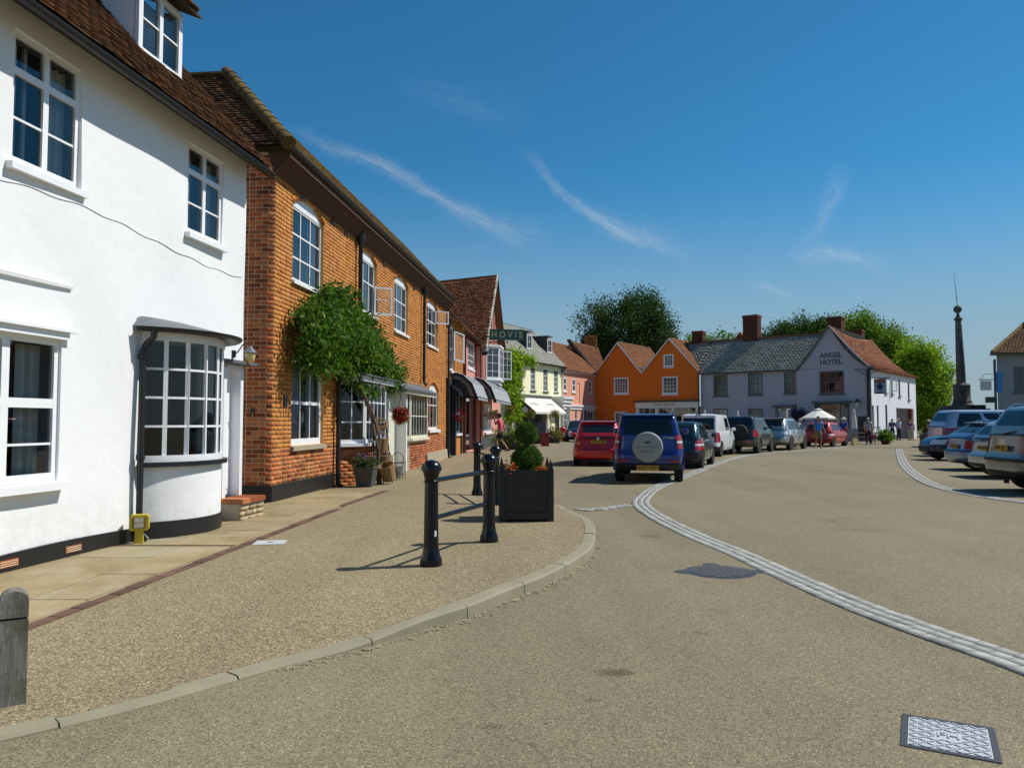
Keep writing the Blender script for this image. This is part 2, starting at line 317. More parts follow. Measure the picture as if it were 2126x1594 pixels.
# ================================================================== GROUND
def zg(x, y): return .20 * S((y - 26) / 14) * S((7 - x) / 5)
KERB = np.array([(-6.5, .2), (-4.2, 1.9), (-2.33, 3.58), (-1.87, 4.03), (-1.37, 4.63), (-0.99, 4.99), (-0.64, 5.44), (-0.33, 5.8), (-0.04, 6.36), (0.22, 6.81), (0.46, 7.32), (0.67, 7.85), (0.87, 8.5), (1.0, 9.3), (1.10, 10.4), (1.08, 11.6), (.98, 12.6), (.85, 13.6), (.8, 15), (.9, 25), (1.0, 34)])
def xr(y): return np.interp(y, KERB[:, 1], KERB[:, 0])
def hk(y): return .014 + .076 * S((y - 4.7) / 1.1)
def he(y): k = S((y - 10.6) / 2.4); return hk(y) * (1 - k) + .006 * k
def zp(x, y):
    e = he(y); wall = np.where(np.asarray(y) < 12.2, .014 + .076 * np.clip((np.asarray(y) - 1.5) / 5.4, 0, 1), .115 - .09 * S((y - 27) / 9)); return zg(x, y) + e + (wall - e) * S((xr(y) - x) / 2.6)
def sheet(name, X, Y, Z, mat):
    nx, ny = X.shape[1], X.shape[0]; V = np.stack([X, Y, Z], -1).reshape(-1, 3)
    F = [(j * nx + i, j * nx + i + 1, (j + 1) * nx + i + 1, (j + 1) * nx + i) for j in range(ny - 1) for i in range(nx - 1)]
    me = bpy.data.meshes.new(name); me.from_pydata(V.tolist(), [], F); me.materials.append(mat); me.polygons.foreach_set('use_smooth', [True] * len(F)); me.update()
    o = link(name, me); return tag(o, kind='structure')
gx = np.array(sorted(set([-900, -500, -250, -120, -60, -30] + list(np.arange(-20, 12.1, .8)) + [14, 18, 24, 32, 45, 60, 80, 120, 250, 500, 900])))
gy = np.array(sorted(set([-300, -120, -50, -20, -8] + list(np.arange(-4, 46.1, .8)) + [50, 55, 60, 70, 80, 100, 140, 250, 500, 900, 1600])))
X, Y = np.meshgrid(gx, gy); Z = zg(X, Y) + .012 * np.sin(X * .9 + Y * .31) * np.sin(Y * .55) * (np.abs(X) < 12) * (Y > 2) * (Y < 40) * .5
sheet('road', X, Y, Z - .004, M['road'])
py_ = np.concatenate([np.arange(.2, 14, .22), np.arange(14, 34.1, .8)]); uu = np.linspace(0, 1, 40)
X = np.array([(-9) + (xr(y) - .125 + 9) * uu for y in py_]); Y = np.repeat(py_[:, None], 40, 1)
Z = zp(X, Y) + (.001 + .005 * S((X + 2.6) / .8)) * np.sin(X * 2.3 + 1) * np.sin(Y * 1.7)
sheet('pavement', X, Y, Z, M['pave'])

def path_pts(P, step):
    P = np.asarray(P, float)
    # smooth by Catmull-Rom, then resample
    Q = []
    for i in range(len(P) - 1):
        p0, p1, p2, p3 = P[max(i - 1, 0)], P[i], P[i + 1], P[min(i + 2, len(P) - 1)]
        for t in np.linspace(0, 1, 12, endpoint=False): Q.append(.5 * ((2 * p1) + (p2 - p0) * t + (2 * p0 - 5 * p1 + 4 * p2 - p3) * t * t + (3 * p1 - p0 - 3 * p2 + p3) * t ** 3))
    Q.append(P[-1]); Q = np.array(Q); d = np.r_[0, np.cumsum(np.hypot(*np.diff(Q, axis=0).T))]
    s = np.arange(0, d[-1], step); return np.stack([np.interp(s, d, Q[:, 0]), np.interp(s, d, Q[:, 1])], 1)

# kerb stones
kr = tag(empty('kerb'), kind='structure')
kp = path_pts(KERB[1:18], .01); i = 0
while i < len(kp) - 12:
    n = int(random.choice((88, 92, 90, 60)) if kp[i][1] > 6.2 else 92); seg = kp[i:i + n]
    if len(seg) < 8: break
    mb = MB(); idx = np.linspace(0, len(seg) - 1, 5).astype(int); rows = []
    dz = random.uniform(-.004, .004)
    for j in idx:
        p = seg[j]; q = kp[min(i + j + 1, len(kp) - 1)] - kp[max(i + j - 1, 0)]; q /= np.hypot(*q); nrm = np.array([-q[1], q[0]])
        h = float(he(p[1]) + zg(p[0], p[1])) + .004 + dz
        a, b = p, p + nrm * .135
        rows += [(a[0], a[1], -.12), (a[0] + nrm[0] * .006, a[1] + nrm[1] * .006, h - .018), (a[0] + nrm[0] * .022, a[1] + nrm[1] * .022, h), (b[0], b[1], h), (b[0], b[1], -.12)]
    fs = [(r * 5 + k, r * 5 + k + 1, (r + 1) * 5 + k + 1, (r + 1) * 5 + k) for r in range(4) for k in range(4)] + [(0, 1, 2, 3, 4), (24, 23, 22, 21, 20)]
    mb.add(rows, fs).build('kerb_stone', M['kerb'], kr, True); i += n

# granite sett strips
def sett_strip(P, across, w, name, step=.105, far_y=60):
    root = tag(empty(name), kind='structure'); pts = path_pts(P, .03); wid = across * w
    bed = []; H = []; sc = []
    for k in range(0, len(pts) - 1, 6):
        p = pts[k]; q = pts[min(k + 6, len(pts) - 1)] - p; q = q / (np.hypot(*q) + 1e-9); n = np.array([-q[1], q[0]])
        z = float(zg(*p)) + .005; bed.append(((p + n * wid / 2).tolist() + [z], (p - n * wid / 2).tolist() + [z]))
    mb = MB(); mb.add([v for a in bed for v in a], [(2 * k, 2 * k + 1, 2 * k + 3, 2 * k + 2) for k in range(len(bed) - 1)]); mb.build('sett_bed', M['bed'], root)
    d = np.r_[0, np.cumsum(np.hypot(*np.diff(pts, axis=0).T))]
    for r in range(across):
        s = random.uniform(0, .05)
        while s < d[-1] - .2:
            l = step * random.uniform(.9, 1.9)
            k0, k1 = [np.array([np.interp(v, d, pts[:, 0]), np.interp(v, d, pts[:, 1])]) for v in (s + .006, s + l - .006)]
            q = (k1 - k0) / np.hypot(*(k1 - k0)); n = np.array([-q[1], q[0]]); o0 = -wid / 2 + r * w + random.uniform(-.004, .004); o1 = -wid / 2 + (r + 1) * w - random.uniform(-.004, .004)
            z = float(zg(*k0)); h = z + .0065 + random.uniform(0, .003); b = .005
            c = [k0 + n * o0, k1 + n * o0, k1 + n * o1, k0 + n * o1]; m = sum(c) / 4
            H.append([(p[0], p[1], z - .01) for p in c] + [(*(p + (m - p) / np.hypot(*(m - p)) * b), h + random.uniform(-.0015, .0015)) for p in c]); sc.append(-np.hypot(*k0)); s += l
    pieces('sett', 'sett_course', H, M['sett'], root, sc, 300)
    return root
sett_strip([(3.22, 2.2), (3.15, 4.0), (3.06, 4.75), (2.9, 5.35), (2.72, 6.25), (2.58, 7.6), (2.50, 8.6), (2.33, 10.0), (2.22, 12.0), (2.29, 13.8), (2.65, 15.4), (3.27, 17.4), (4.89, 21.4), (7.74, 28.4), (10.61, 34.3), (14.45, 38.8), (19.5, 44.8)], 3, .105, 'sett_strip')
sett_strip([(2.1, 13.6), (1.52, 13.06), (.98, 12.68)], 3, .09, 'sett_strip')
sett_strip([(21.3, 42.6), (15.6, 31.0), (12.5, 24.5), (10.1, 18.9), (9.35, 16.4), (9.2, 14.9), (9.4, 13.6), (9.9, 12.2)], 3, .11, 'sett_strip')

# flagstones along the houses with brick edging
fl = tag(empty('flagstone_path'), kind='structure')
EDGE = np.array([(-3.75, 2.0), (-3.3, 5.37), (-3.13, 6.95), (-3.02, 8.49), (-2.76, 12.25), (-2.49, 15.1)])
def xe(y): return np.interp(y, EDGE[:, 1], EDGE[:, 0])
def xw(y): return np.where(y < 11.3, -4.56 + .1435 * (y - 6.94), -3.98 + .0962 * (y - 12.79)) - .02
ys = np.arange(2.0, 15.11, .15); bedv = []
for y in ys: bedv += [(float(xw(y)) - .3, y, float(zp(xw(y), y)) + .003), (float(xe(y)), y, float(zp(xe(y), y)) + .003)]
MB().add(bedv, [(2 * k, 2 * k + 1, 2 * k + 3, 2 * k + 2) for k in range(len(ys) - 1)]).build('mortar_bed', M['mortar_pale'], fl)
y = 2.0
while y < 15.0:
    l = random.uniform(.55, .95); y1 = min(y + l, 15.1)
    if 8.38 > y and y1 > 8.2: y1 = 8.42
    cuts = [0, random.choice((.38, .5, .62)), 1] if random.random() < .85 else [0, .33, .68, 1]
    for a, b in zip(cuts[:-1], cuts[1:]):
        def pt(u, yy): x0, x1 = float(xw(yy)), float(xe(yy)) - .012; return x0 + (x1 - x0) * u
        g = .005; dz = random.uniform(-.002, .003); c = [(pt(a, y) + g, y + g), (pt(b, y) - g, y + g), (pt(b, y1) - g, y1 - g), (pt(a, y1) + g, y1 - g)]
        mb = MB(); mb.hexa([(p[0], p[1], float(zp(*p)) - .02) for p in c] + [(p[0], p[1], float(zp(*p)) + .017 + dz) for p in c]); mb.build('flagstone', M['flag'], fl)
    y = y1
    if abs(y - 8.42) < .001:
        xs = np.arange(float(xw(y)), float(xe(y)) - .1, .222)
        for x in xs:
            z = float(zp(x, y)); MB().bb(x + .004, x + .212, y + .006, y + .098, z - .02, z + .012).build('edging_brick', M['edge_brick'], fl)
        y += .105
P = path_pts(EDGE, .222)
for a, b in zip(P[:-1], P[1:]):
    q = (b - a) / np.hypot(*(b - a)); n = np.array([q[1], -q[0]]); z = float(zp(*a)); c = [a + q * .005, a + n * .1 + q * .005, b + n * .1 - q * .005, b - q * .005]; dz = random.uniform(-.003, .003)
    MB().hexa([(p[0], p[1], z - .03) for p in c] + [(p[0], p[1], float(zp(*p)) + .010 + dz) for p in c]).build('edging_brick', M['edge_brick'], fl)
# brick paving in the corner by the front door
for r in range(3):
    for k in range(5):
        x = -4.62 + k * .222 + (r % 2) * .1; yy = 12.35 + r * .105
        if x < -3.85: MB().bb(x, x + .212, yy, yy + .097, .0, .118).build('edging_brick', M['edge_brick'], fl)

# covers let into the ground
M['iron'] = plain('worn_cast_iron', (.085, .082, .085), .5, .35, 25, .3, 80, metal=.5); M['iron_pale'] = plain('galvanised_cover', (.46, .48, .50), .6, .15, 20, .3, 60)
r0 = empty('drain_cover', (2.02, 7.56, 0), R(-8), 'dark cast-iron drain cover with studded top beside the granite sett strip', 'drain cover')
mb = MB(); ring = [(.335 * math.cos(a), .335 * math.sin(a)) for a in np.linspace(0, 2 * math.pi, 40, endpoint=False)]; mb.prism(ring, -.02, .002); mb.build('frame', M['iron'], r0)
for a in (R(8), R(98), R(188)):
    mb = MB(); poly = [(.29, -.10), (.40, -.075), (.455, 0), (.40, .075), (.29, .10)]; mb.prism([(x * math.cos(a) - y_ * math.sin(a), x * math.sin(a) + y_ * math.cos(a)) for x, y_ in poly], -.02, .003); mb.build('lug', M['iron'], r0)
mb = MB()
for ix in range(-6, 7):
    for iy in range(-6, 7):
        x, y_ = ix * .047 + (iy % 2) * .023, iy * .045
        if math.hypot(x, y_) < .285: mb.box((x, y_, .004), (.030, .024, .010))
tag(mb.build('stud', plain('worn_iron_stud', (.20, .185, .175), .5, .3, 30), r0), kind='stuff')
r0 = empty('manhole_cover', (2.016, 3.635, 0), R(-28), 'pale grey square metal cover with raised tread pattern in the road', 'manhole cover')
mb = MB(); mb.bb(-.195, .195, -.215, -.185, -.02, .003).bb(-.195, .195, .185, .215, -.02, .003).bb(-.195, -.168, -.185, .185, -.02, .003).bb(.168, .195, -.185, .185, -.02, .003); mb.build('frame', M['iron'], r0)
MB().bb(-.166, .166, -.183, .183, -.02, .001).build('plate', M['iron_pale'], r0)
mb = MB()
for ix in range(-4, 5):
    for iy in range(-5, 6):
        if abs(ix) <= 1 and abs(iy) <= 1: continue
        mb.box((ix * .036, iy * .034, .003), (.034, .009, .006), Matrix.Rotation(R(38 if (ix + iy) % 2 else -38), 3, 'Z'))
tag(mb.build('tread', M['iron_pale'], r0), kind='stuff')
text('lettering', 'FH', .085, M['iron_pale'], r0, Matrix.Translation((0, 0, .004)), extrude=.003)
r0 = empty('access_cover', (-2.73, 8.77, float(zp(-2.73, 8.77))), R(8), 'small pale grey cover set in the gravel pavement beside the flagstones', 'access cover')
MB().bb(-.17, .17, -.15, .15, -.03, .008).build('plate', M['iron_pale'], r0); MB().bb(-.03, .03, -.012, .012, .008, .012).build('lifting_slot', M['iron'], r0)
# grit and dry grass gathered in the gutter below the kerb
Q = []
for p in kp[::1]:
    if 4.6 < p[1] < 10.5:
        for _ in range(1):
            x, y_ = p[0] + abs(random.gauss(0, .05)) + .004, p[1] - abs(random.gauss(0, .04)); r_ = random.uniform(.002, .006); a = random.uniform(0, 3.1); L_ = r_ * random.choice((1, 1, 1, 5))
            dx, dy = math.cos(a) * L_, math.sin(a) * L_; ex, ey = -math.sin(a) * r_, math.cos(a) * r_; z = random.uniform(.001, .006)
            Q.append([(x - dx - ex, y_ - dy - ey, z), (x + dx - ex, y_ + dy - ey, z + .002), (x + dx + ex, y_ + dy + ey, z + .004), (x - dx + ex, y_ - dy + ey, z + .002)])
M['grit'] = plain('straw_and_grit', (.30, .25, .16), .9, .3, 50, island=.4)
tag(link('gutter_grit', quads_mesh('gutter_grit', Q, M['grit'])), 'pale grit and straw lying along the foot of the kerb', 'grit', kind='stuff')
# ================================================================== CIRRUS (thin ice clouds, far beyond everything else)
t = NT('cirrus'); t.n.remove(t.b); uv = t.node('ShaderNodeUVMap'); uv.uv_map = 'UVMap'; sp = t.node('ShaderNodeSeparateXYZ'); t.l.new(uv.outputs[0], sp.inputs[0])
fv = t.node('ShaderNodeVectorMath', operation='MULTIPLY'); t.l.new(uv.outputs[0], fv.inputs[0]); fv.inputs[1].default_value = (5.0, 16.0, 1.0); nz = t.noise(1.0, 6, .68, fv.outputs[0], 1.0); q = t.math('ADD', t.math('MULTIPLY', t.math('SUBTRACT', sp.outputs[1], .5), 2.0), t.math('MULTIPLY', t.math('SUBTRACT', t.noise(.006, 4, .6), .5), 1.6))
g = t.math('POWER', 2.718, t.math('MULTIPLY', t.math('MULTIPLY', q, q), -8.0)); u_ = sp.outputs[0]
win = t.math('MULTIPLY', t.math('MULTIPLY', u_, 3.2, True), t.math('MULTIPLY', t.math('SUBTRACT', 1.0, u_), 2.2, True))
edge = t.math('MULTIPLY', t.math('MULTIPLY', sp.outputs[1], 8, True), t.math('MULTIPLY', t.math('SUBTRACT', 1.0, sp.outputs[1]), 8, True))
al = t.math('MULTIPLY', t.math('MULTIPLY', t.math('MULTIPLY', g, win), edge), t.math('ADD', t.math('MULTIPLY', nz, 2.4), -.65, True)); oi = t.node('ShaderNodeObjectInfo'); oc = t.node('ShaderNodeSeparateColor'); t.l.new(oi.outputs['Color'], oc.inputs[0])
al = t.math('MULTIPLY', al, oc.outputs[0], True)
df = t.node('ShaderNodeBsdfDiffuse'); df.inputs[0].default_value = (.95, .95, .95, 1); tl = t.node('ShaderNodeBsdfTranslucent'); tl.inputs[0].default_value = (.95, .95, .95, 1)
m1 = t.node('ShaderNodeMixShader'); t.l.new(df.outputs[0], m1.inputs[1]); t.l.new(tl.outputs[0], m1.inputs[2]); tr = t.node('ShaderNodeBsdfTransparent'); m2 = t.node('ShaderNodeMixShader')
t.l.new(al, m2.inputs[0]); t.l.new(tr.outputs[0], m2.inputs[1]); t.l.new(m1.outputs[0], m2.inputs[2]); t.l.new(m2.outputs[0], t.n['Material Output'].inputs[0]); M['cirrus'] = t.m
CIRRUS = [((-16.6, 20.6), (1.8, 12.6), 1.25, .6, .60), ((-6.0, 15.9), (3.2, 12.8), 2.0, .3, .32), ((.6, 19.9), (14.0, 11.7), 1.0, -1.2, .52), ((5.0, 15.8), (14.0, 12.4), 1.6, -.3, .28),
          ((23.4, 17.5), (20.6, 11.4), 1.6, .5, .22), ((19.8, 11.8), (26.6, 10.2), 1.3, .4, .38), ((16.9, 9.8), (20.9, 8.5), .8, .1, .25), ((-9.0, 24.6), (2.0, 21.0), 3.0, .2, .09)]
for k, ((a0, e0), (a1, e1), hw, bend, st) in enumerate(CIRRUS):
    NU, NV = 30, 6; vs = []; uvs = []; L = math.hypot(a1 - a0, e1 - e0); nx, ny = -(e1 - e0) / L, (a1 - a0) / L
    for j in range(NV + 1):
        for i in range(NU + 1):
            u, v = i / NU, j / NV; o = (v - .5) * 2 * hw + 4 * bend * u * (1 - u); a, e = R(a0 + (a1 - a0) * u + nx * o), R(e0 + (e1 - e0) * u + ny * o); D = 2600 + 15 * k
            vs.append((D * math.sin(a) * math.cos(e), D * math.cos(a) * math.cos(e), D * math.sin(e))); uvs.append((u, v))
    me = bpy.data.meshes.new('cloud'); me.from_pydata(vs, [], [(j * (NU + 1) + i, j * (NU + 1) + i + 1, (j + 1) * (NU + 1) + i + 1, (j + 1) * (NU + 1) + i) for j in range(NV) for i in range(NU)])
    ul = me.uv_layers.new(name='UVMap')
    for lp in me.loops: ul.data[lp.index].uv = uvs[lp.vertex_index]
    me.materials.append(M['cirrus']); o = tag(link('cloud', me), kind='structure'); o.color = (st, st, st, 1)
# ================================================================== HOUSE BUILDING BLOCKS
# local frame of a house: x along the street front, y into the house (0 = wall face), z up
def house(name, a, d, label, cat='house'):
    return empty(name, (a[0], a[1], 0), math.atan2(d[1], d[0]), label, cat)
def to_local(root, pts):
    c, s = math.cos(root.rotation_euler.z), math.sin(root.rotation_euler.z); P = np.asarray(pts, float) - np.array([root.location.x, root.location.y, root.location.z])
    return np.stack([P[..., 0] * c + P[..., 1] * s, -P[..., 0] * s + P[..., 1] * c, P[..., 2]], -1)
def to_world(root, P):
    c, s = math.cos(root.rotation_euler.z), math.sin(root.rotation_euler.z); P = np.asarray(P, float)
    return np.stack([P[..., 0] * c - P[..., 1] * s + root.location.x, P[..., 0] * s + P[..., 1] * c + root.location.y, P[..., 2] + root.location.z], -1)
def cuts(a, b, marks, step):
    xs = sorted({round(v, 4) for v in [a, b] + [m for m in marks if a < m < b]}); out = []
    for p, q in zip(xs[:-1], xs[1:]):
        n = max(1, int(round((q - p) / step))) if step else 1; out += [p + (q - p) * i / n for i in range(n)]
    return out + [b]
def wall(root, name, x0, x1, z0, z1, holes, mat, thick=.22, step=None, bulge=0.0, y=0.0, fn=None, top=None):
    """wall face with real openings and reveals; holes = (x0, x1, z0, z1); top(x) trims the upper edge of a gable"""
    xs = cuts(x0, x1, [h[0] for h in holes] + [h[1] for h in holes], step); zs = cuts(z0, z1, [h[2] for h in holes] + [h[3] for h in holes], step)
    fn = fn or (lambda x, yy, z: (x, yy, z)); mb = MB(); nx = len(xs)
    def dy(x, z): return bulge * (math.sin(x * 1.3 + .4) * math.sin(z * 1.1 + 1) + .5 * math.sin(x * 3.1 + z * 2.3)) if bulge else 0.0
    mb.v = [fn(x, y + dy(x, z), min(z, top(x)) if top else z) for z in zs for x in xs]
    for j in range(len(zs) - 1):
        for i in range(nx - 1):
            cx, cz = (xs[i] + xs[i + 1]) / 2, (zs[j] + zs[j + 1]) / 2
            if any(h[0] < cx < h[1] and h[2] < cz < h[3] for h in holes): continue
            if top and zs[j] >= max(top(xs[i]), top(xs[i + 1])): continue
            mb.f.append((j * nx + i, j * nx + i + 1, (j + 1) * nx + i + 1, (j + 1) * nx + i)); mb.m.append(0)
    for a, b, c, d in holes:
        P = [(a, c), (b, c), (b, d), (a, d)]
        for (px, pz), (qx, qz) in zip(P, P[1:] + P[:1]):
            mb.quad(fn(px, y + dy(px, pz), pz), fn(px, y + thick, pz), fn(qx, y + thick, qz), fn(qx, y + dy(qx, qz), qz))
    return mb.build(name, mat, root, bool(bulge))
def window(root, x0, x1, z0, z1, y=.07, cols=2, rows=3, fw=.05, bw=.022, mat=None, glass=None, mullions=(), transoms=(), mw=.055, sill=None, name='window', fn=None, dep=.05, colx=None, rowz=None, pane=True, sillm=None):
    """a framed window: frame mesh > each glass pane, sill"""
    fn = fn or (lambda x, yy, z: (x, yy, z)); mat = mat or M['white_paint']; glass = glass or M['glass']; mb = MB()
    def B(a, b, c, d, e, f):
        if b > a and f > e: mb.hexa([fn(*p) for p in ((a, c, e), (b, c, e), (b, d, e), (a, d, e), (a, c, f), (b, c, f), (b, d, f), (a, d, f))])
    B(x0, x0 + fw, y, y + dep, z0, z1); B(x1 - fw, x1, y, y + dep, z0, z1); B(x0 + fw, x1 - fw, y, y + dep, z1 - fw, z1); B(x0 + fw, x1 - fw, y, y + dep, z0, z0 + fw * 1.3)
    ix0, ix1, iz0, iz1 = x0 + fw, x1 - fw, z0 + fw * 1.3, z1 - fw
    vb = [(ix0 + (ix1 - ix0) * k / cols, bw) for k in range(1, cols)] if colx is None else [(v, bw) for v in colx]
    hb = [(iz0 + (iz1 - iz0) * k / rows, bw) for k in range(1, rows)] if rowz is None else [(v, bw) for v in rowz]
    vb = sorted(vb + [(m, mw) for m in mullions]); hb = sorted(hb + [(m, mw) for m in transoms])
    xs = [ix0]; zs = [iz0]
    for v, w in vb:
        e = .012 if w == bw else .002; B(v - w / 2, v + w / 2, y + e, y + dep - e, iz0, iz1)
    xe_ = [ix0] + sum([[v - w / 2, v + w / 2] for v, w in vb], []) + [ix1]; ze_ = [iz0] + sum([[v - w / 2, v + w / 2] for v, w in hb], []) + [iz1]
    for k in range(0, len(xe_), 2):
        for v, w in hb:
            e = .012 if w == bw else .002; B(xe_[k], xe_[k + 1], y + e, y + dep - e, v - w / 2, v + w / 2)
    o = mb.build(name, mat, root)
    for k in range(0, len(xe_), 2):
        for j in range(0, len(ze_), 2):
            a, b, c, d = xe_[k], xe_[k + 1], ze_[j], ze_[j + 1]; yy = y + dep * .55; q = random.uniform(-.0022, .0022)
            if b - a > .01 and d - c > .01: MB().quad(fn(a, yy + q, c), fn(b, yy - q, c), fn(b, yy, d), fn(a, yy + q * .5, d)).build('pane', glass, o)
    if sill:
        pr, th, ex = sill; sb = MB(); P = ((x0 - ex, -pr, z0 - th), (x1 + ex, -pr, z0 - th), (x1 + ex, y + .02, z0 - th), (x0 - ex, y + .02, z0 - th), (x0 - ex, -pr, z0 - .012), (x1 + ex, -pr, z0 - .012), (x1 + ex, y + .02, z0 - .001), (x0 - ex, y + .02, z0 - .001))
        sb.hexa([fn(*p) for p in P]).build('sill', sillm or mat, o)
    return o
def room(root, x0, x1, z0, z1, y=.24, dep=1.2, mat=None, fn=None):
    """the dim space behind an opening, open to the front"""
    fn = fn or (lambda x, yy, z: (x, yy, z)); e = .10; a, b, c, d = x0 - e, x1 + e, z0 - e, z1 + e; mb = MB(); P = [(a, c), (b, c), (b, d), (a, d)]
    for (px, pz), (qx, qz) in zip(P, P[1:] + P[:1]): mb.quad(fn(px, y, pz), fn(px, y + dep, pz), fn(qx, y + dep, qz), fn(qx, y, qz))
    mb.quad(*[fn(px, y + dep, pz) for px, pz in P]); return mb.build('room_interior', mat or M['room'], root)
def curtain(root, x0, x1, z0, z1, y=.20, folds=5, mat=None, fn=None, amp=.02):
    fn = fn or (lambda x, yy, z: (x, yy, z)); return MB().grid(lambda u, v: fn(x0 + (x1 - x0) * u, y + amp * math.sin(u * folds * 6.283) + .006 * math.sin(u * 31), z0 + (z1 - z0) * v), folds * 8, 2).build('curtain', mat or M['curtain'], root, True)
def rot_hexes(o, u, v, n, A):
    """A: (k, 8, 3) in (u, v, n) coordinates -> xyz"""
    o, u, v, n = [np.array(w, float) for w in (o, u, v, n)]; return o + A[..., 0:1] * u + A[..., 1:2] * v + A[..., 2:3] * n
def tiles(o, u, v, Lu, Lv, tw=.165, g=.1, th=.014, mask=None, jit=.004, sag=None, lap=1.25, lift=.012):
    """courses of overlapping tiles on a roof slope: origin o, unit vectors u (along the eaves) and v (up the slope)"""
    u = np.array(u, float); v = np.array(v, float); n = np.cross(u, v); A = []
    for r in range(int(Lv / g)):
        off = (r % 2) * tw / 2 + random.uniform(-.01, .01)
        for k in range(-1, int(Lu / tw) + 1):
            a = k * tw + off + .002; b = a + tw - .004; c = r * g
            if a < -.03 or b > Lu + .03: continue
            if mask and not mask((a + b) / 2, c + g / 2): continue
            j = random.uniform(-jit, jit); d = c + g * lap; h0 = lift + random.uniform(0, jit * 1.5); t_ = random.uniform(-jit, jit)
            A.append([(a, c + j, h0), (b, c + j + t_, h0), (b, d, -.004), (a, d, -.004), (a, c + j, h0 + th), (b, c + j + t_, h0 + th + t_), (b, d, th * .7), (a, d, th * .7)])
    P = rot_hexes(o, u, v, n, np.array(A))
    if sag is not None: P = sag(P)
    return P
def roof(root, o, u, v, Lu, Lv, mat, tw=.165, g=.1, mask=None, poly=None, parts=0, piece='tile', rest='tile_courses', deck=None, deck_off=.012, **k):
    P = tiles(o, u, v, Lu, Lv, tw, g, mask=mask, **k); sg = k.get('sag')
    poly = poly or [(0, 0), (Lu, 0), (Lu, Lv), (0, Lv)]; u_, v_ = np.array(u, float), np.array(v, float); n_ = np.cross(u_, v_)
    V = np.array([np.array(o) + a * u_ + b * v_ - n_ * deck_off for a, b in poly])
    ro = link('roof', MB().add((V if sg is None else V).tolist(), [tuple(range(len(poly)))]).mesh('roof', deck or M['dark']), root)
    wv = to_world(root, P.mean(1)); sc = -np.linalg.norm(wv - np.array([0, 0, 1.45]), axis=1)
    if parts: pieces(piece, rest, P, mat, ro, sc, parts)
    else: tag(link(rest, boxes_mesh(rest, P, mat), ro), kind='stuff')
    return ro
def gutter(root, pts, r=.055, mat=None, name='gutter'):
    """half-round gutter swept along points (horizontal)"""
    mb = MB(); n = 8; prof = [(r * math.cos(math.pi + math.pi * k / n), r * math.sin(math.pi + math.pi * k / n)) for k in range(n + 1)] + [((r - .006) * math.cos(2 * math.pi - math.pi * k / n), (r - .006) * math.sin(2 * math.pi - math.pi * k / n)) for k in range(n + 1)]
    m = len(prof); P = [Vector(p) for p in pts]
    for i, p in enumerate(P):
        t_ = (P[min(i + 1, len(P) - 1)] - P[max(i - 1, 0)]); t_.z = 0; t_.normalize(); s_ = Vector((t_.y, -t_.x, 0))
        mb.v += [tuple(p + s_ * a + Vector((0, 0, b))) for a, b in prof]
    for i in range(len(P) - 1):
        for k in range(m): mb.f.append((i * m + k, i * m + (k + 1) % m, (i + 1) * m + (k + 1) % m, (i + 1) * m + k)); mb.m.append(0)
    mb.f += [tuple(range(m)), tuple((len(P) - 1) * m + k for k in range(m - 1, -1, -1))]; mb.m += [0, 0]
    return mb.build(name, mat or M['gutter_black'], root, True)
def downpipe(root, x, z0, z1, y=-.07, r=.038, hopper=True, mat=None, top=None):
    mb = MB(); pts = ([top, (x, y, z1 + .0)] if top else [(x, y, z1)]) + [(x, y, z0 + .1), (x, y - .03, z0 + .03), (x, y - .10, z0)]
    mb.tube(pts, r, 12)
    z = z0 + .25
    while z < z1 - .2: mb.lathe([(r + .012, z - .03), (r + .014, z), (r + .012, z + .03)], (x, y, 0), 12); z += 1.1
    if hopper: mb.lathe([(r, z1 - .28), (r + .02, z1 - .2), (r + .055, z1 - .1), (r + .06, z1)], (x, y, 0), 12)
    return mb.build('downpipe', mat or M['gutter_black'], root, True)
def brick_hexes(x0, x1, z0, z1, holes, bl=.225, bh=.075, joint=.010, proud=.0015, fn=None, depth=.03, arches=(), margin=0.0):
    """courses of bricks on a wall face as hexahedra in (x, y, z); holes and arched heads are left open"""
    A = []
    for r in range(int((z1 - z0) / bh)):
        c, d = z0 + r * bh + joint / 2, z0 + (r + 1) * bh - joint / 2; zc = (c + d) / 2
        cut = [(h[0] - .004, h[1] + .004) for h in holes if h[2] - .03 < zc < h[3] + .03]
        for (ax0, ax1, spring, crown) in arches:
            if spring < zc < crown + .02:
                hw = (ax1 - ax0) / 2; rr = (hw * hw + (crown - spring) ** 2) / (2 * (crown - spring)); yy = zc - (crown - rr)
                if rr * rr > yy * yy: w = math.sqrt(rr * rr - yy * yy); m = (ax0 + ax1) / 2; cut.append((m - w, m + w))
        x = x0 - (bl / 2 if r % 2 else 0) * 1.0; k = 0
        while x < x1:
            L = bl if (k + (r // 1)) % 2 or True else bl / 2
            if r % 2 == 1: L = bl / 2 if k % 3 == 2 else bl
            a, b = max(x + joint / 2, x0), min(x + L - joint / 2, x1); x += L; k += 1
            segs = [(a, b)]
            for p, q in cut:
                nx_ = []
                for s_, e_ in segs:
                    if q <= s_ or p >= e_: nx_.append((s_, e_)); continue
                    if p - s_ > .025: nx_.append((s_, p))
                    if e_ - q > .025: nx_.append((q, e_))
                segs = nx_
            for s_, e_ in segs:
                if e_ - s_ < .025: continue
                y = -proud - random.uniform(-.001, .0015); t1, t2 = random.uniform(-.0008, .0008), random.uniform(-.0008, .0008); j1 = random.uniform(0, .004); j2 = random.uniform(0, .004)
                A.append([(s_ + j1, y + t1, c), (e_ - j2, y - t1, c), (e_ - j2, depth, c), (s_ + j1, depth, c), (s_ + j1, y + t2, d), (e_ - j2, y - t2, d), (e_ - j2, depth, d), (s_ + j1, depth, d)])
    A = np.array(A)
    if fn is not None: A = fn(A)
    return A
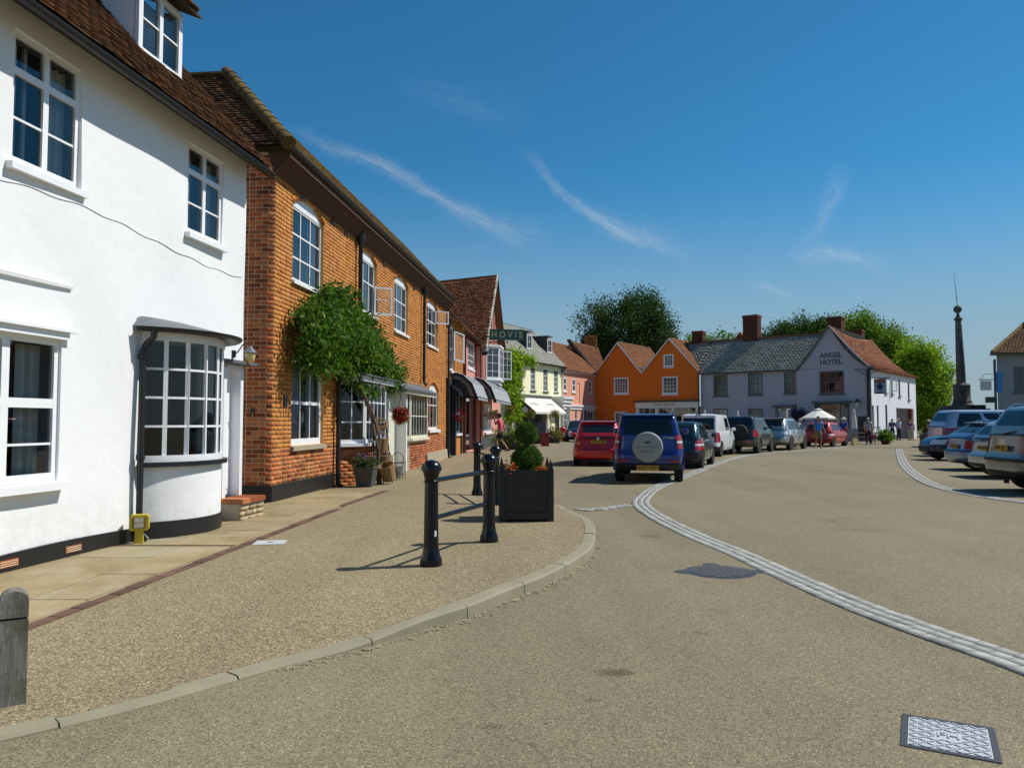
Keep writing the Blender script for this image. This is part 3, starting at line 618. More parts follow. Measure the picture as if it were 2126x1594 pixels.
def voussoirs(x0, x1, spring, crown, h=.11, n=None, proud=.012):
    hw = (x1 - x0) / 2; rr = (hw * hw + (crown - spring) ** 2) / (2 * (crown - spring)); m, cz = (x0 + x1) / 2, crown - rr; a0 = math.asin(hw / rr); n = n or int(2 * a0 * rr / .078); A = []
    for k in range(n):
        b0, b1 = -a0 + 2 * a0 * (k + .06) / n, -a0 + 2 * a0 * (k + .94) / n; P = [(m + q * math.sin(b), cz + q * math.cos(b)) for q, b in ((rr, b0), (rr, b1), (rr + h, b1), (rr + h, b0))]
        y = -proud - random.uniform(0, .003); A.append([(P[0][0], y, P[0][1]), (P[1][0], y, P[1][1]), (P[1][0], .1, P[1][1]), (P[0][0], .1, P[0][1]), (P[3][0], y, P[3][1]), (P[2][0], y, P[2][1]), (P[2][0], .1, P[2][1]), (P[3][0], .1, P[3][1])])
    return np.array(A)
def arch_board(root, x0, x1, spring, crown, y=.05, mat=None, dep=.03):
    hw = (x1 - x0) / 2; rr = (hw * hw + (crown - spring) ** 2) / (2 * (crown - spring)); m, cz = (x0 + x1) / 2, crown - rr; a0 = math.asin(hw / rr)
    poly = [(x0, spring - .02), (x1, spring - .02)] + [(m + rr * math.sin(b), cz + rr * math.cos(b)) for b in np.linspace(a0, -a0, 14)]
    return MB().prism(poly, y, y + dep, lambda a, b, h: (a, h, b)).build('arch_board', mat or M['white_paint'], root)
def chimney(root, x, y, z0, z1, w, d, mat=None, pots=0):
    ch = MB().bb(x - w / 2, x + w / 2, y - d / 2, y + d / 2, z0, z1 - .2).build('chimney', M['brick_dark'], root); A = []
    for (p, q, fx) in ((x - w / 2, x + w / 2, 0), (y - d / 2, y + d / 2, 1)):
        for sgn in (-1, 1):
            H = brick_hexes(p, q, z0, z1 - .2, [], depth=.0, proud=.004)
            o = H.copy()
            if fx == 0: o[..., 1] = (y + sgn * d / 2) + sgn * (-H[..., 1]); 
            else: o[..., 0] = (x + sgn * w / 2) + sgn * (-H[..., 1]); o[..., 1] = H[..., 0]
            A.append(o)
    tag(link('brick_courses', boxes_mesh('brick_courses', np.concatenate(A), mat or M['brick_dark']), ch), kind='stuff')
    cb = MB().bb(x - w / 2 - .05, x + w / 2 + .05, y - d / 2 - .05, y + d / 2 + .05, z1 - .2, z1 - .06).bb(x - w / 2 - .02, x + w / 2 + .02, y - d / 2 - .02, y + d / 2 + .02, z1 - .06, z1); cb.build('chimney_cap', mat or M['brick_dark'], ch)
    for k in range(pots): MB().lathe([(.11, z1), (.10, z1 + .3), (.125, z1 + .32), (.125, z1 + .36), (.09, z1 + .36)], (x + (k - (pots - 1) / 2) * .35, y, 0), 12).build('chimney_pot', M['tile_orange'], ch, True)
    return ch
# ================================================================== WHITE HOUSE (nearest on the left)
A_d = (.14204, .98986)
A = house('white_house', (-4.56, 6.94), A_d, 'white rendered house with brown tiled roof and bow window, nearest on the left')
W1 = (-.04, .87, 3.82, 5.07); W2 = (2.84, 3.72, 3.88, 5.06); W3 = (-.62, .68, .88, 2.26); WD = (3.80, 4.30, .40, 2.22)
wall(A, 'wall', -5, 4.37, 0, 5.32, [W1, W2, W3, WD, (1.98, 3.52, 1.0, 2.44)], M['white_wall'], .24, .16, .014)
wall(A, 'end_wall', 0, 6, 0, 11, [], M['white_wall'], 0, .25, 0, fn=lambda x, yy, z: (4.37 - yy, x, z), top=lambda x: 5.52 + 1.12 * x)
for (w, tr, sp) in ((W1, 4.70, True), (W2, 4.70, True)):
    m = (w[0] + w[1]) / 2
    window(A, *w, y=.03, cols=1, rows=1, fw=.055, mullions=(m,), transoms=(tr,), mw=.07, rowz=(w[2] + (tr - w[2]) * .5,), sill=(.07, .075, .05))
    room(A, *w, y=.24, dep=1.0)
    curtain(A, w[0] + .02, w[0] + .24, w[2] + .03, w[3] - .05, .19, 3); curtain(A, w[1] - .3, w[1] - .03, w[2] + .03, w[3] - .05, .19, 3); MB().bb(m - .10, m - .06, .2, .23, w[2], w[3]).build('blind_edge', M['curtain'], A)
window(A, *W3, y=.03, cols=1, rows=1, fw=.06, mullions=(.02,), transoms=(1.63,), mw=.09, rowz=(1.24,), sill=(.10, .085, .06))
room(A, *W3, y=.24, dep=1.6, mat=M['room']); curtain(A, .32, .62, .9, 2.2, .20, 3); curtain(A, -.6, -.35, .9, 2.2, .20, 3)
M['red_cloth'] = plain('red_cloth', (.30, .02, .03), .8); M['green_cloth'] = plain('green_cloth', (.03, .12, .05), .8)
MB().lathe([(.02, 1.02), (.13, 1.03), (.155, 1.09), (.10, 1.17), (.02, 1.2)], (-.22, .62, 0), 16).lathe([(.05, .7), (.05, 1.02)], (-.22, .62, 0), 10).build('table_lamp', M['red_cloth'], A, True)
# pelmet over the ground-floor window and short moulding above
MB().hexa([(-.75, -.11, 2.33), (.80, -.11, 2.33), (.76, .0, 2.33), (-.75, .0, 2.33), (-.75, -.11, 2.36), (.80, -.11, 2.36), (.76, .0, 2.40), (-.75, .0, 2.40)]).bb(-.70, .70, -.07, .0, 2.26, 2.33).build('pelmet', M['white_paint'], A)
MB().hexa([(-1.2, -.05, 2.76), (.78, -.035, 2.78), (.78, .01, 2.78), (-1.2, .01, 2.76), (-1.2, -.06, 2.80), (.78, -.04, 2.81), (.78, .01, 2.83), (-1.2, .01, 2.83)]).build('moulding', M['white_wall'], A)
# the thin wavy line where the plaster coats meet
M['crack'] = plain('plaster_joint', (.52, .53, .54), .9)
pts = [(x, -.004 - .014 * (math.sin(x * 1.3 + .4) * math.sin((3.68 + .05 * math.sin(x * 1.9)) * 1.1 + 1) + .5 * math.sin(x * 3.1 + 8.4)) * -1, 3.60 + .06 * math.sin((x + .5) * 1.15) + .012 * math.sin(x * 9)) for x in np.arange(-4.6, 4.36, .07)]
MB().tube(pts, .0045, 5).build('plaster_joint', M['crack'], A)
# black plinth with air bricks
for a, b in ((-5, 1.93), (3.6, 3.78)):
    pl = MB(); n = max(1, int((b - a) / .2)); xs = np.linspace(a, b, n + 1)
    for p, q in zip(xs[:-1], xs[1:]):
        h0, h1 = [.262 + .012 * math.sin(v * 2.1) for v in (p, q)]; pl.hexa([(p, -.022, -.05), (q, -.022, -.05), (q, .02, -.05), (p, .02, -.05), (p, -.020, h0), (q, -.020, h1), (q, .02, h1), (p, .02, h0)])
    pl.build('plinth', M['black_paint'], A)
for k, x in enumerate((.89, .06)):
    o = MB().bb(x - .115, x + .115, -.030, .0, .148, .215).build('air_brick', M['brick_red'], A)
    for r in range(3): MB().bb(x - .10, x + .10, -.035, -.0305, .156 + r * .02, .164 + r * .02).build('slat', M['mortar_grey'], o)
# bow window
bx0, bx1, bp = 1.95, 3.56, .44; hw = (bx1 - bx0) / 2; br = (hw * hw + bp * bp) / (2 * bp); bc = (bx0 + bx1) / 2; a0 = math.asin(hw / br)
def bow(u, off=0.0): a = -a0 + 2 * a0 * u; r_ = br + off; return bc + r_ * math.sin(a), -(r_ * math.cos(a) - (br - bp))
def bow_fn(x, yy, z): u = (x - bx0) / (bx1 - bx0); p = bow(u, -yy); return (p[0], p[1], z)
def bow_band(name, z0, z1, off, mat, inner=-.12, par=A, n=28, zf=None):
    mb = MB()
    for i in range(n + 1):
        u = i / n; a, b = bow(u, off), bow(u, inner); d0, d1 = zf(u) if zf else (z0, z1); mb.v += [(a[0], a[1], d0), (a[0], a[1], d1), (b[0], b[1], d1), (b[0], b[1], d0)]
    for i in range(n):
        for k in range(4): mb.f.append((i * 4 + k, i * 4 + (k + 1) % 4, i * 4 + 4 + (k + 1) % 4, i * 4 + 4 + k)); mb.m.append(0)
    mb.f += [(0, 1, 2, 3), (n * 4 + 3, n * 4 + 2, n * 4 + 1, n * 4)]; mb.m += [0, 0]; return mb.build(name, mat, par, True)
bow_band('bow_wall', .1, .93, .0, M['white_wall']); bow_band('bow_plinth', 0, .30, .014, M['black_paint'])
bow_band('bow_sill', .93, .985, .07, M['gutter_black'])
bw_ = bow_band('bow_window', .985, 1.06, .012, M['white_paint'], -.06)
bow_band('head', 2.40, 2.50, .02, M['white_paint'], -.06, bw_)
NP = 7
for i in range(NP + 1):
    u = i / NP; a = -a0 + 2 * a0 * u; p = bow(u, -.02); rm = Matrix.Rotation(-a, 3, 'Z'); wdt = .075 if i in (0, NP) else .034
    MB().box((p[0], p[1], 1.73), (wdt, .05, 1.34), rm).build('glazing_bar', M['white_paint'], bw_)
for z in (1.40, 1.735, 2.07): bow_band('glazing_bar', z - .013, z + .013, -.004, M['white_paint'], -.036, bw_, 14)
for i in range(NP):
    for z0, z1 in ((1.06, 1.387), (1.413, 1.722), (1.748, 2.057), (2.083, 2.40)):
        p, q = bow((i + .02) / NP, -.022), bow((i + .98) / NP, -.022); MB().quad((p[0], p[1], z0), (q[0], q[1], z0), (q[0], q[1], z1), (p[0], p[1], z1)).build('pane', M['glass'], bw_)
room(A, 1.98, 3.52, 1.0, 2.44, .02, 2.2, M['dark']); MB().lathe([(.02, 1.0), (.12, 1.01), (.14, 1.06), (.02, 1.14)], (2.2, .3, 0), 14).build('lamp_shade', M['red_cloth'], A, True)
for k, (c_, wd) in enumerate(((3.3, .16), (3.46, .1))): curtain(A, c_ - wd, c_, 1.03, 2.42, -.02, 3)
# lead roof of the bow, gutter and downpipe
mb = MB(); n = 26
for i in range(n + 1):
    u = -.04 + 1.08 * i / n; a, b = bow(u, .16), bow(u, .10); zt = 2.53; mb.v += [(a[0], a[1], 2.50), (a[0], a[1], 2.545), (b[0] * .35 + bc * .65 if False else (b[0] - bc) * .96 + bc, .012, 2.70 - .03 * abs(u - .5))]
for i in range(n): mb.f += [(i * 3, i * 3 + 3, i * 3 + 4, i * 3 + 1), (i * 3 + 1, i * 3 + 4, i * 3 + 5, i * 3 + 2), (i * 3 + 2, i * 3 + 5, i * 3 + 3, i * 3)]; mb.m += [0] * 3
mb.build('bow_roof', M['lead'], A, True)
gutter(A, [(*bow(-.02 + 1.04 * i / 24, .19), 2.535) for i in range(25)], .045, name='bow_gutter')
mb = MB(); p = bow(.06, .19); mb.tube([(p[0], p[1], 2.5), (p[0], p[1] + .01, 2.42), (1.90, -.09, 2.33), (1.88, -.07, 2.26), (1.88, -.07, .32), (1.88, -.09, .2), (1.90, -.16, .12)], .036, 12)
for z in (2.2, 1.05, .3): mb.lathe([(.048, z - .03), (.05, z), (.048, z + .03)], (1.88, -.07, 0), 12)
mb.build('downpipe', M['gutter_black'], A, True)
# front door, flat hood, step
D_ = MB().bb(3.86, 4.25, .12, .16, .42, 2.18).build('door', M['white_paint'], A)
for a, b, c, d in ((3.90, 4.03, 1.45, 2.1), (4.08, 4.21, 1.45, 2.1), (3.90, 4.03, .95, 1.36), (4.08, 4.21, .95, 1.36), (3.90, 4.21, .5, .88)): MB().bb(a, b, .112, .12, c, d).build('door_panel', M['white_paint'], D_)
MB().bb(3.90, 3.94, .07, .12, 1.02, 1.10).build('letter_plate', M['gutter_black'], D_)
MB().bb(3.78, 3.86, -.03, .14, .38, 2.22).bb(4.25, 4.33, -.03, .14, .38, 2.22).bb(3.86, 4.25, -.03, .14, 2.18, 2.26).build('door_frame', M['white_paint'], A)
MB().hexa([(3.70, -.20, 2.27), (4.42, -.20, 2.27), (4.42, .02, 2.27), (3.70, .02, 2.27), (3.70, -.20, 2.31), (4.42, -.20, 2.31), (4.42, .02, 2.34), (3.70, .02, 2.34)]).build('door_hood', M['lead'], A)
st = MB().bb(3.72, 4.37, -.34, .14, .0, .33).build('door_step', M['mortar_pale'], A)
H = brick_hexes(3.71, 4.38, .08, .33, []); H[..., 1] -= .345; pieces('brick', 'brick_course', H, M['brick_red'] if False else plain('buff_brick', (.40, .30, .17), .9, .25, 20, .4, 50, island=.25), st, -np.arange(len(H)))
for k in range(3): MB().bb(3.70 + k * .225, 3.70 + k * .225 + .217, -.38, .12, .335, .40).build('tread', M['brick_red'], st)
# eaves board, gutter, roof, dormer
MB().hexa([(-5, -.30, 5.09), (4.47, -.30, 5.09), (4.47, .0, 5.30), (-5, .0, 5.30), (-5, -.30, 5.20), (4.47, -.30, 5.20), (4.47, .0, 5.42), (-5, .0, 5.42)]).build('eaves', plain('brown_eaves_board', (.10, .085, .06), .8, .3, 8), A)
gutter(A, [(x, -.36, 5.14) for x in np.linspace(-5, 4.47, 12)], .06)
rv = Vector((0, 1, 1.12)).normalized(); sl = 5.6
roof(A, (-5, -.38, 5.17), (1, 0, 0), rv, 9.5, sl, M['tile'], parts=300, mask=lambda a, b: not (7.42 < a < 8.42 and b > 1.28), jit=.008, lift=.016)
MB().hexa([(4.40, -.36, 5.12), (4.50, -.36, 5.12), (4.50, 3.4, 9.35), (4.40, 3.4, 9.35), (4.40, -.36, 5.19), (4.50, -.36, 5.19), (4.50, 3.4, 9.42), (4.40, 3.4, 9.42)]).build('verge', M['tile'], A)
dx0, dx1, dy0, dz0, dz1 = 2.46, 3.42, .48, 6.08, 7.06
dm = MB().hexa([(dx0, dy0 + .05, dz0 - .1), (dx0 + .04, dy0 + .05, dz0 - .1), (dx0 + .04, 2.3, dz0 - .1), (dx0, 2.3, dz0 - .1), (dx0, dy0 + .05, dz1), (dx0 + .04, dy0 + .05, dz1), (dx0 + .04, 2.3, dz1 + .3), (dx0, 2.3, dz1 + .3)]).hexa([(dx1 - .04, dy0 + .05, dz0 - .1), (dx1, dy0 + .05, dz0 - .1), (dx1, 2.3, dz0 - .1), (dx1 - .04, 2.3, dz0 - .1), (dx1 - .04, dy0 + .05, dz1), (dx1, dy0 + .05, dz1), (dx1, 2.3, dz1 + .3), (dx1 - .04, 2.3, dz1 + .3)]).build('dormer', M['white_wall'], A)
window(dm, dx0, dx1, dz0, dz1, y=dy0, cols=1, rows=2, fw=.085, mullions=((dx0 + dx1) / 2,), mw=.075, dep=.07, name='dormer_window'); 
MB().hexa([(dx0 - .03, dy0 - .09, dz0 - .06), (dx1 + .05, dy0 - .09, dz0 - .06), (dx1 + .05, dy0 + .1, dz0 - .06), (dx0 - .03, dy0 + .1, dz0 - .06), (dx0 - .03, dy0 - .09, dz0 - .02), (dx1 + .05, dy0 - .09, dz0 - .02), (dx1 + .05, dy0 + .1, dz0 - .005), (dx0 - .03, dy0 + .1, dz0 - .005)]).build('dormer_sill', M['white_paint'], dm)
MB().quad((dx0 + .04, dy0 + .3, dz0), (dx1 - .04, dy0 + .3, dz0), (dx1 - .04, dy0 + .3, dz1), (dx0 + .04, dy0 + .3, dz1)).build('blind', M['net'], dm)
for s_ in (-1, 1):
    x = dx0 - .012 if s_ < 0 else dx1 + .012
    MB().hexa([(x - .01, dy0 - .02, dz0 - .07), (x + .01, dy0 - .02, dz0 - .07), (x + .01, 2.2, dz0 + 1.86), (x - .01, 2.2, dz0 + 1.86), (x - .01, dy0 - .02, dz0 + .07), (x + .01, dy0 - .02, dz0 + .07), (x + .01, 2.2, dz0 + 2.0), (x - .01, 2.2, dz0 + 2.0)]).build('lead_flashing', M['lead'], dm)
P = tiles((dx0 - .16, dy0 - .24, dz1 + .03), (1, 0, 0), Vector((0, 1, .36)).normalized(), dx1 - dx0 + .32, 2.1, th=.022, jit=.01, lift=.02)
rd = MB().hexa([(dx0 - .14, dy0 - .2, dz1), (dx1 + .14, dy0 - .2, dz1), (dx1 + .14, 2.4, dz1 + .9), (dx0 - .14, 2.4, dz1 + .9), (dx0 - .14, dy0 - .2, dz1 + .035), (dx1 + .14, dy0 - .2, dz1 + .035), (dx1 + .14, 2.4, dz1 + .94), (dx0 - .14, 2.4, dz1 + .94)]).build('dormer_roof', plain('brown_batten', (.06, .045, .03), .9), dm)
pieces('tile', 'tile_courses', P, M['tile'], dm, -P.mean(1)[:, 1], 60)
# lantern on the wall
L = empty('wall_lantern', tuple(to_world(A, (4.06, -.02, 2.42))), A.rotation_euler.z, 'small black wall lantern with amber glass above the white front door', 'lantern')
MB().tube([(0, .02, 0), (0, -.05, .02), (.02, -.12, .13), (.06, -.19, .16), (.09, -.2, .11)], .010, 8).lathe([(.035, -.05), (.035, .05)], (0, .01, 0), 10).build('bracket', M['gutter_black'], L, True)
MB().lathe([(.015, .12), (.03, .10), (.085, .03), (.095, .02), (.09, .015)], (.09, -.2, 0), 14).build('cap', M['lead'], L, True)
tq = NT('amber_glass'); tq.col((.62, .50, .20)).set(.15, 0, .6); M['amber'] = tq.m
MB().lathe([(.07, .02), (.072, -.03), (.055, -.10), (.02, -.135), (.004, -.14)], (.09, -.2, 0), 14).build('glass_bowl', M['amber'], L, True)
# hydrant marker at the foot of the downpipe
hp = to_world(A, (1.74, -.17, 0)); HY = empty('hydrant_marker', (hp[0], hp[1], float(zp(hp[0], hp[1])) + .01), A.rotation_euler.z - R(62), 'small yellow hydrant marker post standing at the foot of the white house wall', 'marker post')
M['yellow'] = plain('weathered_yellow_paint', (.56, .42, .03), .75, .25, 9, .3, 40); M['plate_pale'] = plain('scratched_plate', (.52, .50, .38), .7, .3, 30)
MB().hexa([(-.045, -.03, 0), (.045, -.03, 0), (.045, .03, 0), (-.045, .03, 0), (-.04, -.03, .16), (.04, -.03, .16), (.04, .03, .16), (-.04, .03, .16)]).build('post', M['yellow'], HY)
hh = MB().prism([(-.085, .15), (.085, .15), (.10, .17), (.10, .30), (.08, .325), (-.08, .325), (-.10, .30), (-.10, .17)], -.045, .045, lambda x, y_, h: (x, h, y_)).build('head', M['yellow'], HY)
MB().bb(-.075, .075, -.052, -.046, .175, .30).build('rim', plain('brown_rust', (.25, .17, .04), .8), hh); MB().bb(-.045, .045, -.057, -.0525, .243, .292).build('number_plate', M['plate_pale'], hh); MB().bb(-.045, .045, -.057, -.0525, .183, .236).build('number_plate', M['plate_pale'], hh)
# ================================================================== ORANGE BRICK HOUSE
B_d = (.09573, .99541)
Bh = house('brick_house', (-3.98, 12.79), B_d, 'long orange brick house with white arched windows and mossy eaves')
UP = [(.79, 2.41, 3.98, 5.36, 5.58), (4.85, 6.30, 4.04, 5.32, 5.52), (8.10, 9.72, 3.96, 5.34, 5.54), (12.40, 14.18, 4.0, 5.34, 5.54)]
G1 = (.84, 2.50, 1.03, 2.62); G4 = (12.72, 14.42, 1.20, 2.52, 2.76); DR = (6.45, 8.35, .10, 2.30)
holes = [(a, b, c, d) for a, b, c, d, e in UP] + [G1, G4[:4], DR, (3.45, 5.65, 1.0, 2.32), (8.75, 11.35, .99, 2.30)]
arches = [(a, b, d, e) for a, b, c, d, e in UP] + [(G4[0], G4[1], G4[3], G4[4])]
wall(Bh, 'wall', 0, 15.95, 0, 6.0, [(a, b, c, e - .03) for a, b, c, d, e in UP] + [G1, (*G4[:3], G4[4] - .03)] + holes[6:], M['mortar'], .2)
wall(Bh, 'side_wall', 0, 5, 0, 6.0, [], M['mortar_grey'], .1, fn=lambda x, yy, z: (yy + .0005, 5 - x, z))
H = brick_hexes(0, 15.95, .40, 5.98, holes, arches=arches)
Vv = np.concatenate([voussoirs(a, b, d, e) for a, b, c, d, e in UP] + [voussoirs(*G4[:2], G4[3], G4[4])])
H2 = brick_hexes(.0, 2.4, .40, 5.98, [], proud=.003)           # side wall facing the camera
S2 = H2.copy(); S2[..., 0] = H2[..., 1] + .001 ; S2[..., 1] = H2[..., 0] 
low = H.mean(1)[:, 2] < 1.02
wv = to_world(Bh, H.mean(1)); near = -np.linalg.norm(wv - np.array([0, 0, 1.45]), axis=1)
pieces('brick', 'brick_course', H[low], M['brick_red'], Bh, near[low], 60)
pieces('brick', 'brick_course', np.concatenate([H[~low], Vv]), M['brick'], Bh, np.r_[near[~low], np.full(len(Vv), -40)], 100)
pieces('brick', 'brick_course', S2, M['brick_red'], Bh, -S2.mean(1)[:, 1], 140)
def arched_window(root, w, cols, rowz, **k):
    a, b, c, d, e = w; o = window(root, a, b, c, d, y=.06, cols=cols, rows=1, rowz=rowz, fw=.055, bw=.03, sill=(.06, .07, .04), **k); arch_board(root, a, b, d, e, .045); return o
for i, w in enumerate(UP):
    a, b, c, d, e = w; dz = d - c
    if i == 1: arched_window(Bh, w, 1, (c + dz * .60,), colx=(a + (b - a) * .36, a + (b - a) * .68))
    else: arched_window(Bh, w, 3, (c + dz * .33, c + dz * .64))
    room(Bh, a, b, c, d, .2, 1.1, M['room'])
    curtain(Bh, b - .5, b - .06, c + .05, d - .05, .155, 5, M['net'] if i else M['blind']); curtain(Bh, a + .06, a + .34, c + .05, d - .05, .155, 4, M['net'])
    if i == 0:
        bl = MB()
        for z in np.arange(c + .1, c + .62, .032): bl.box(((a + b) / 2 - .15, .165, z), (1.05, .022, .004), Matrix.Rotation(R(35), 3, 'X'))
        tag(bl.build('blind', M['blind'], Bh), kind='stuff')
# the open casement of the second upper window
a, b, c, d, e = UP[1]; hx = a + (b - a) * .68
oc = window(Bh, 0, .48, c + .06, c + (d - c) * .60, y=0, cols=1, rows=1, rowz=(c + .45,), fw=.045, bw=.022, dep=.035, name='open_casement', fn=lambda x, yy, z: (b - .05 + .60 * x - yy * .8, .05 - x * .80 - yy * .6, z))
oc['label'] = 'white casement standing wide open'
a, b, c, d, e = UP[3]; oc = window(Bh, 0, .55, c + (d - c) * .66, d, y=0, cols=1, rows=1, fw=.04, dep=.03, name='open_casement', fn=lambda x, yy, z: (b - .05 - yy + .55 * x, .05 - x * .75, z))
# ground-floor sash window
o = window(Bh, *G1, y=.05, cols=3, rows=1, fw=.09, bw=.025, transoms=(1.80,), mw=.06, sill=(.07, .09, .05), sillm=M['stone_block']); room(Bh, *G1, .2, 1.3, M['room']); curtain(Bh, G1[0] + .12, G1[0] + .7, 1.1, 2.5, .17, 7, M['net']); curtain(Bh, G1[1] - .5, G1[1] - .1, 1.1, 2.5, .17, 5, M['net'])
o = window(Bh, G4[0], G4[1], G4[2], G4[3], y=.05, cols=3, rows=1, rowz=(2.02,), fw=.06, bw=.03, sill=(.08, .1, .08)); arch_board(Bh, *G4[:2], G4[3], G4[4], .045); room(Bh, *G4[:4], .2, 1.2, M['dark'])
# white canted bay window
def bay(root, x0, x1, cant, proj, z0, z1, cols, rowz, mat, name='bay_window', roomm=None, fw=.06, glass=None, side_cols=2):
    """a canted bay: left cant, front, right cant, each a framed window on its own line"""
    segs = [((x0, 0), (x0 + cant, -proj)), ((x0 + cant, -proj), (x1 - cant, -proj)), ((x1 - cant, -proj), (x1, 0))]; first = None
    for k, (p, q) in enumerate(segs):
        v = Vector((q[0] - p[0], q[1] - p[1])); Ln = v.length; v /= Ln; n = Vector((-v.y, v.x)) 
        fn = (lambda p, v, n: (lambda x, yy, z: (p[0] + v.x * x + n.x * yy, p[1] + v.y * x + n.y * yy, z)))(p, v, n)
        o = window(first or root, 0, Ln, z0, z1, y=0, cols=cols if k == 1 else side_cols, rows=1, rowz=rowz, fw=fw, bw=.026, mat=mat, name=name if k == 0 else 'bay_light', fn=fn, dep=.06, glass=glass); first = first or o
    poly = [(x0 - .04, .05), (x0 - .04, 0), (x0 + cant - .04, -proj - .07), (x1 - cant + .04, -proj - .07), (x1 + .04, 0), (x1 + .04, .05)]
    MB().prism(poly, z0 - .07, z0 - .002).build('sill', mat, first)
    return first
bay(Bh, 3.40, 6.05, .48, .46, 1.0, 2.30, 5, (1.45, 1.88), M['white_paint'], side_cols=2)
MB().prism([(3.47, .05), (3.47, 0), (3.92, -.40), (5.55, -.40), (5.98, 0), (5.98, .05)], .1, .93).build('bay_base', M['mortar'], Bh)
Hb = brick_hexes(3.9, 5.56, .1, .93, []); Hb[..., 1] -= .405; Hc = brick_hexes(0, .6, .1, .93, []); k_ = Hc.copy(); cv = Vector((.45, -.40)).normalized(); k_[..., 0] = 3.47 + Hc[..., 0] * cv.x + (-Hc[..., 1]) * cv.y; k_[..., 1] = Hc[..., 0] * cv.y - (-Hc[..., 1]) * cv.x
tag(link('brick_course', boxes_mesh('brick_course', np.concatenate([Hb, k_]), M['brick_red']), Bh), kind='stuff')
room(Bh, 3.45, 5.65, 1.0, 2.32, .0, 1.6, M['dark']); curtain(Bh, 4.0, 5.5, 1.88, 2.26, -.33, 14, M['net'], amp=.015)
MB().bb(3.3, 6.2, -.58, .03, 2.31, 2.42).build('fascia', M['white_paint'], Bh); MB().hexa([(3.25, -.66, 2.425), (6.25, -.66, 2.425), (6.25, .02, 2.425), (3.25, .02, 2.425), (3.25, -.66, 2.45), (6.25, -.66, 2.45), (6.25, .02, 2.62), (3.25, .02, 2.62)]).build('bay_roof', M['lead'], Bh)
# cream doorway under the lead pent roof, second bay
MB().bb(6.45, 8.35, .0, .05, .1, 2.3).build('door_surround', M['cream_paint'], Bh); dd = MB().bb(6.85, 7.75, -.02, .0, .16, 2.1).build('door', M['cream_paint'], Bh)
for q in ((6.93, 7.27, 1.2, 2.0), (7.33, 7.67, 1.2, 2.0), (6.93, 7.27, .3, 1.05), (7.33, 7.67, .3, 1.05)): MB().bb(q[0], q[1], -.03, -.02, q[2], q[3]).build('door_panel', M['cream_paint'], dd)
for x in (6.42, 8.32): MB().bb(x, x + .13, -.30, .05, .1, 2.3).build('door_post', M['white_paint'], Bh)
bay(Bh, 8.60, 11.45, .30, .30, .99, 2.28, 6, (1.62,), M['cream_paint'], side_cols=1); MB().prism([(8.65, .05), (8.65, 0), (8.93, -.26), (11.12, -.26), (11.4, 0), (11.4, .05)], .1, .92).build('bay_base', M['mortar_grey'], Bh)
Hb = brick_hexes(8.93, 11.12, .1, .92, []); Hb[..., 1] -= .265; tag(link('brick_course', boxes_mesh('brick_course', Hb, M['brick_red']), Bh), kind='stuff')
room(Bh, 8.75, 11.35, .99, 2.3, .0, 1.6, M['room_warm']); curtain(Bh, 8.95, 9.5, 1.02, 1.6, -.12, 1, M['room_warm'], amp=0)
MB().hexa([(6.25, -.50, 2.31), (11.9, -.46, 2.31), (11.9, .02, 2.36), (6.25, .02, 2.36), (6.25, -.50, 2.38), (11.9, -.46, 2.36), (11.9, .02, 2.60), (6.25, .02, 2.60)]).build('pent_roof', M['lead'], Bh)
MB().bb(6.3, 11.85, -.42, -.38, 2.22, 2.308).build('fascia', M['cream_paint'], Bh)
# plinths, pipes, gutter, roof
MB().bb(-.03, 3.12, -.03, .05, -.05, .40).build('plinth', M['black_paint'], Bh); MB().bb(-.03, .05, .05, 2.5, -.05, .40).build('plinth', M['black_paint'], Bh)
MB().hexa([(12.3, -.10, 0), (15.9, -.10, 0), (15.9, .05, 0), (12.3, .05, 0), (12.3, -.06, .42), (15.9, -.06, .46), (15.9, .05, .46), (12.3, .05, .42)]).build('plinth', M['stone_block'], Bh)
MB().bb(3.12, 12.3, -.008, .05, -.05, .41).build('base_course', M['mortar_grey'], Bh); Hb = brick_hexes(3.13, 12.28, .1, .41, [(3.4, 6.05, 0, 1), (6.45, 8.35, 0, 1), (8.6, 11.45, 0, 1)]); Hb[..., 1] -= .012; tag(link('brick_course', boxes_mesh('brick_course', Hb, M['brick_red']), Bh), kind='stuff')
downpipe(Bh, 4.60, 2.62, 5.72, -.10, .048, top=(4.60, -.28, 5.95)); downpipe(Bh, 3.18, .12, 2.5, -.09, .048, False); downpipe(Bh, 11.55, 2.62, 5.72, -.10, .045, top=(11.55, -.28, 5.95)); downpipe(Bh, 15.98, .12, 5.3, -.09, .045)
MB().hexa([(-.1, -.26, 5.86), (16, -.26, 5.86), (16, -.012, 5.60), (-.1, -.012, 5.60), (-.1, -.27, 5.97), (16, -.27, 5.97), (16, .1, 5.97), (-.1, .1, 5.97)]).bb(-.14, 16.0, -.30, -.272, 5.86, 6.02).build('eaves', plain('shaded_brick_eaves', (.075, .034, .018), .85, .3, 8), Bh)  # brick-brown eaves with the soffit's shadow put into the colour
gutter(Bh, [(x, -.32, 6.02) for x in np.linspace(-.2, 16.0, 20)], .065)
rv = Vector((0, 1, 1.06)).normalized(); fl_ = 3.1
roof(Bh, (-.30, -.34, 6.0), (1, 0, 0), rv, 16.4, fl_, M['tile_moss'], mask=lambda a, b: a > b * rv.y, poly=[(0, 0), (16.4, 0), (16.4, fl_), (fl_ * rv.y, fl_)], jit=.010, lift=.018, deck=M['dark'])
rh = Vector((1, 0, 1.06)).normalized()
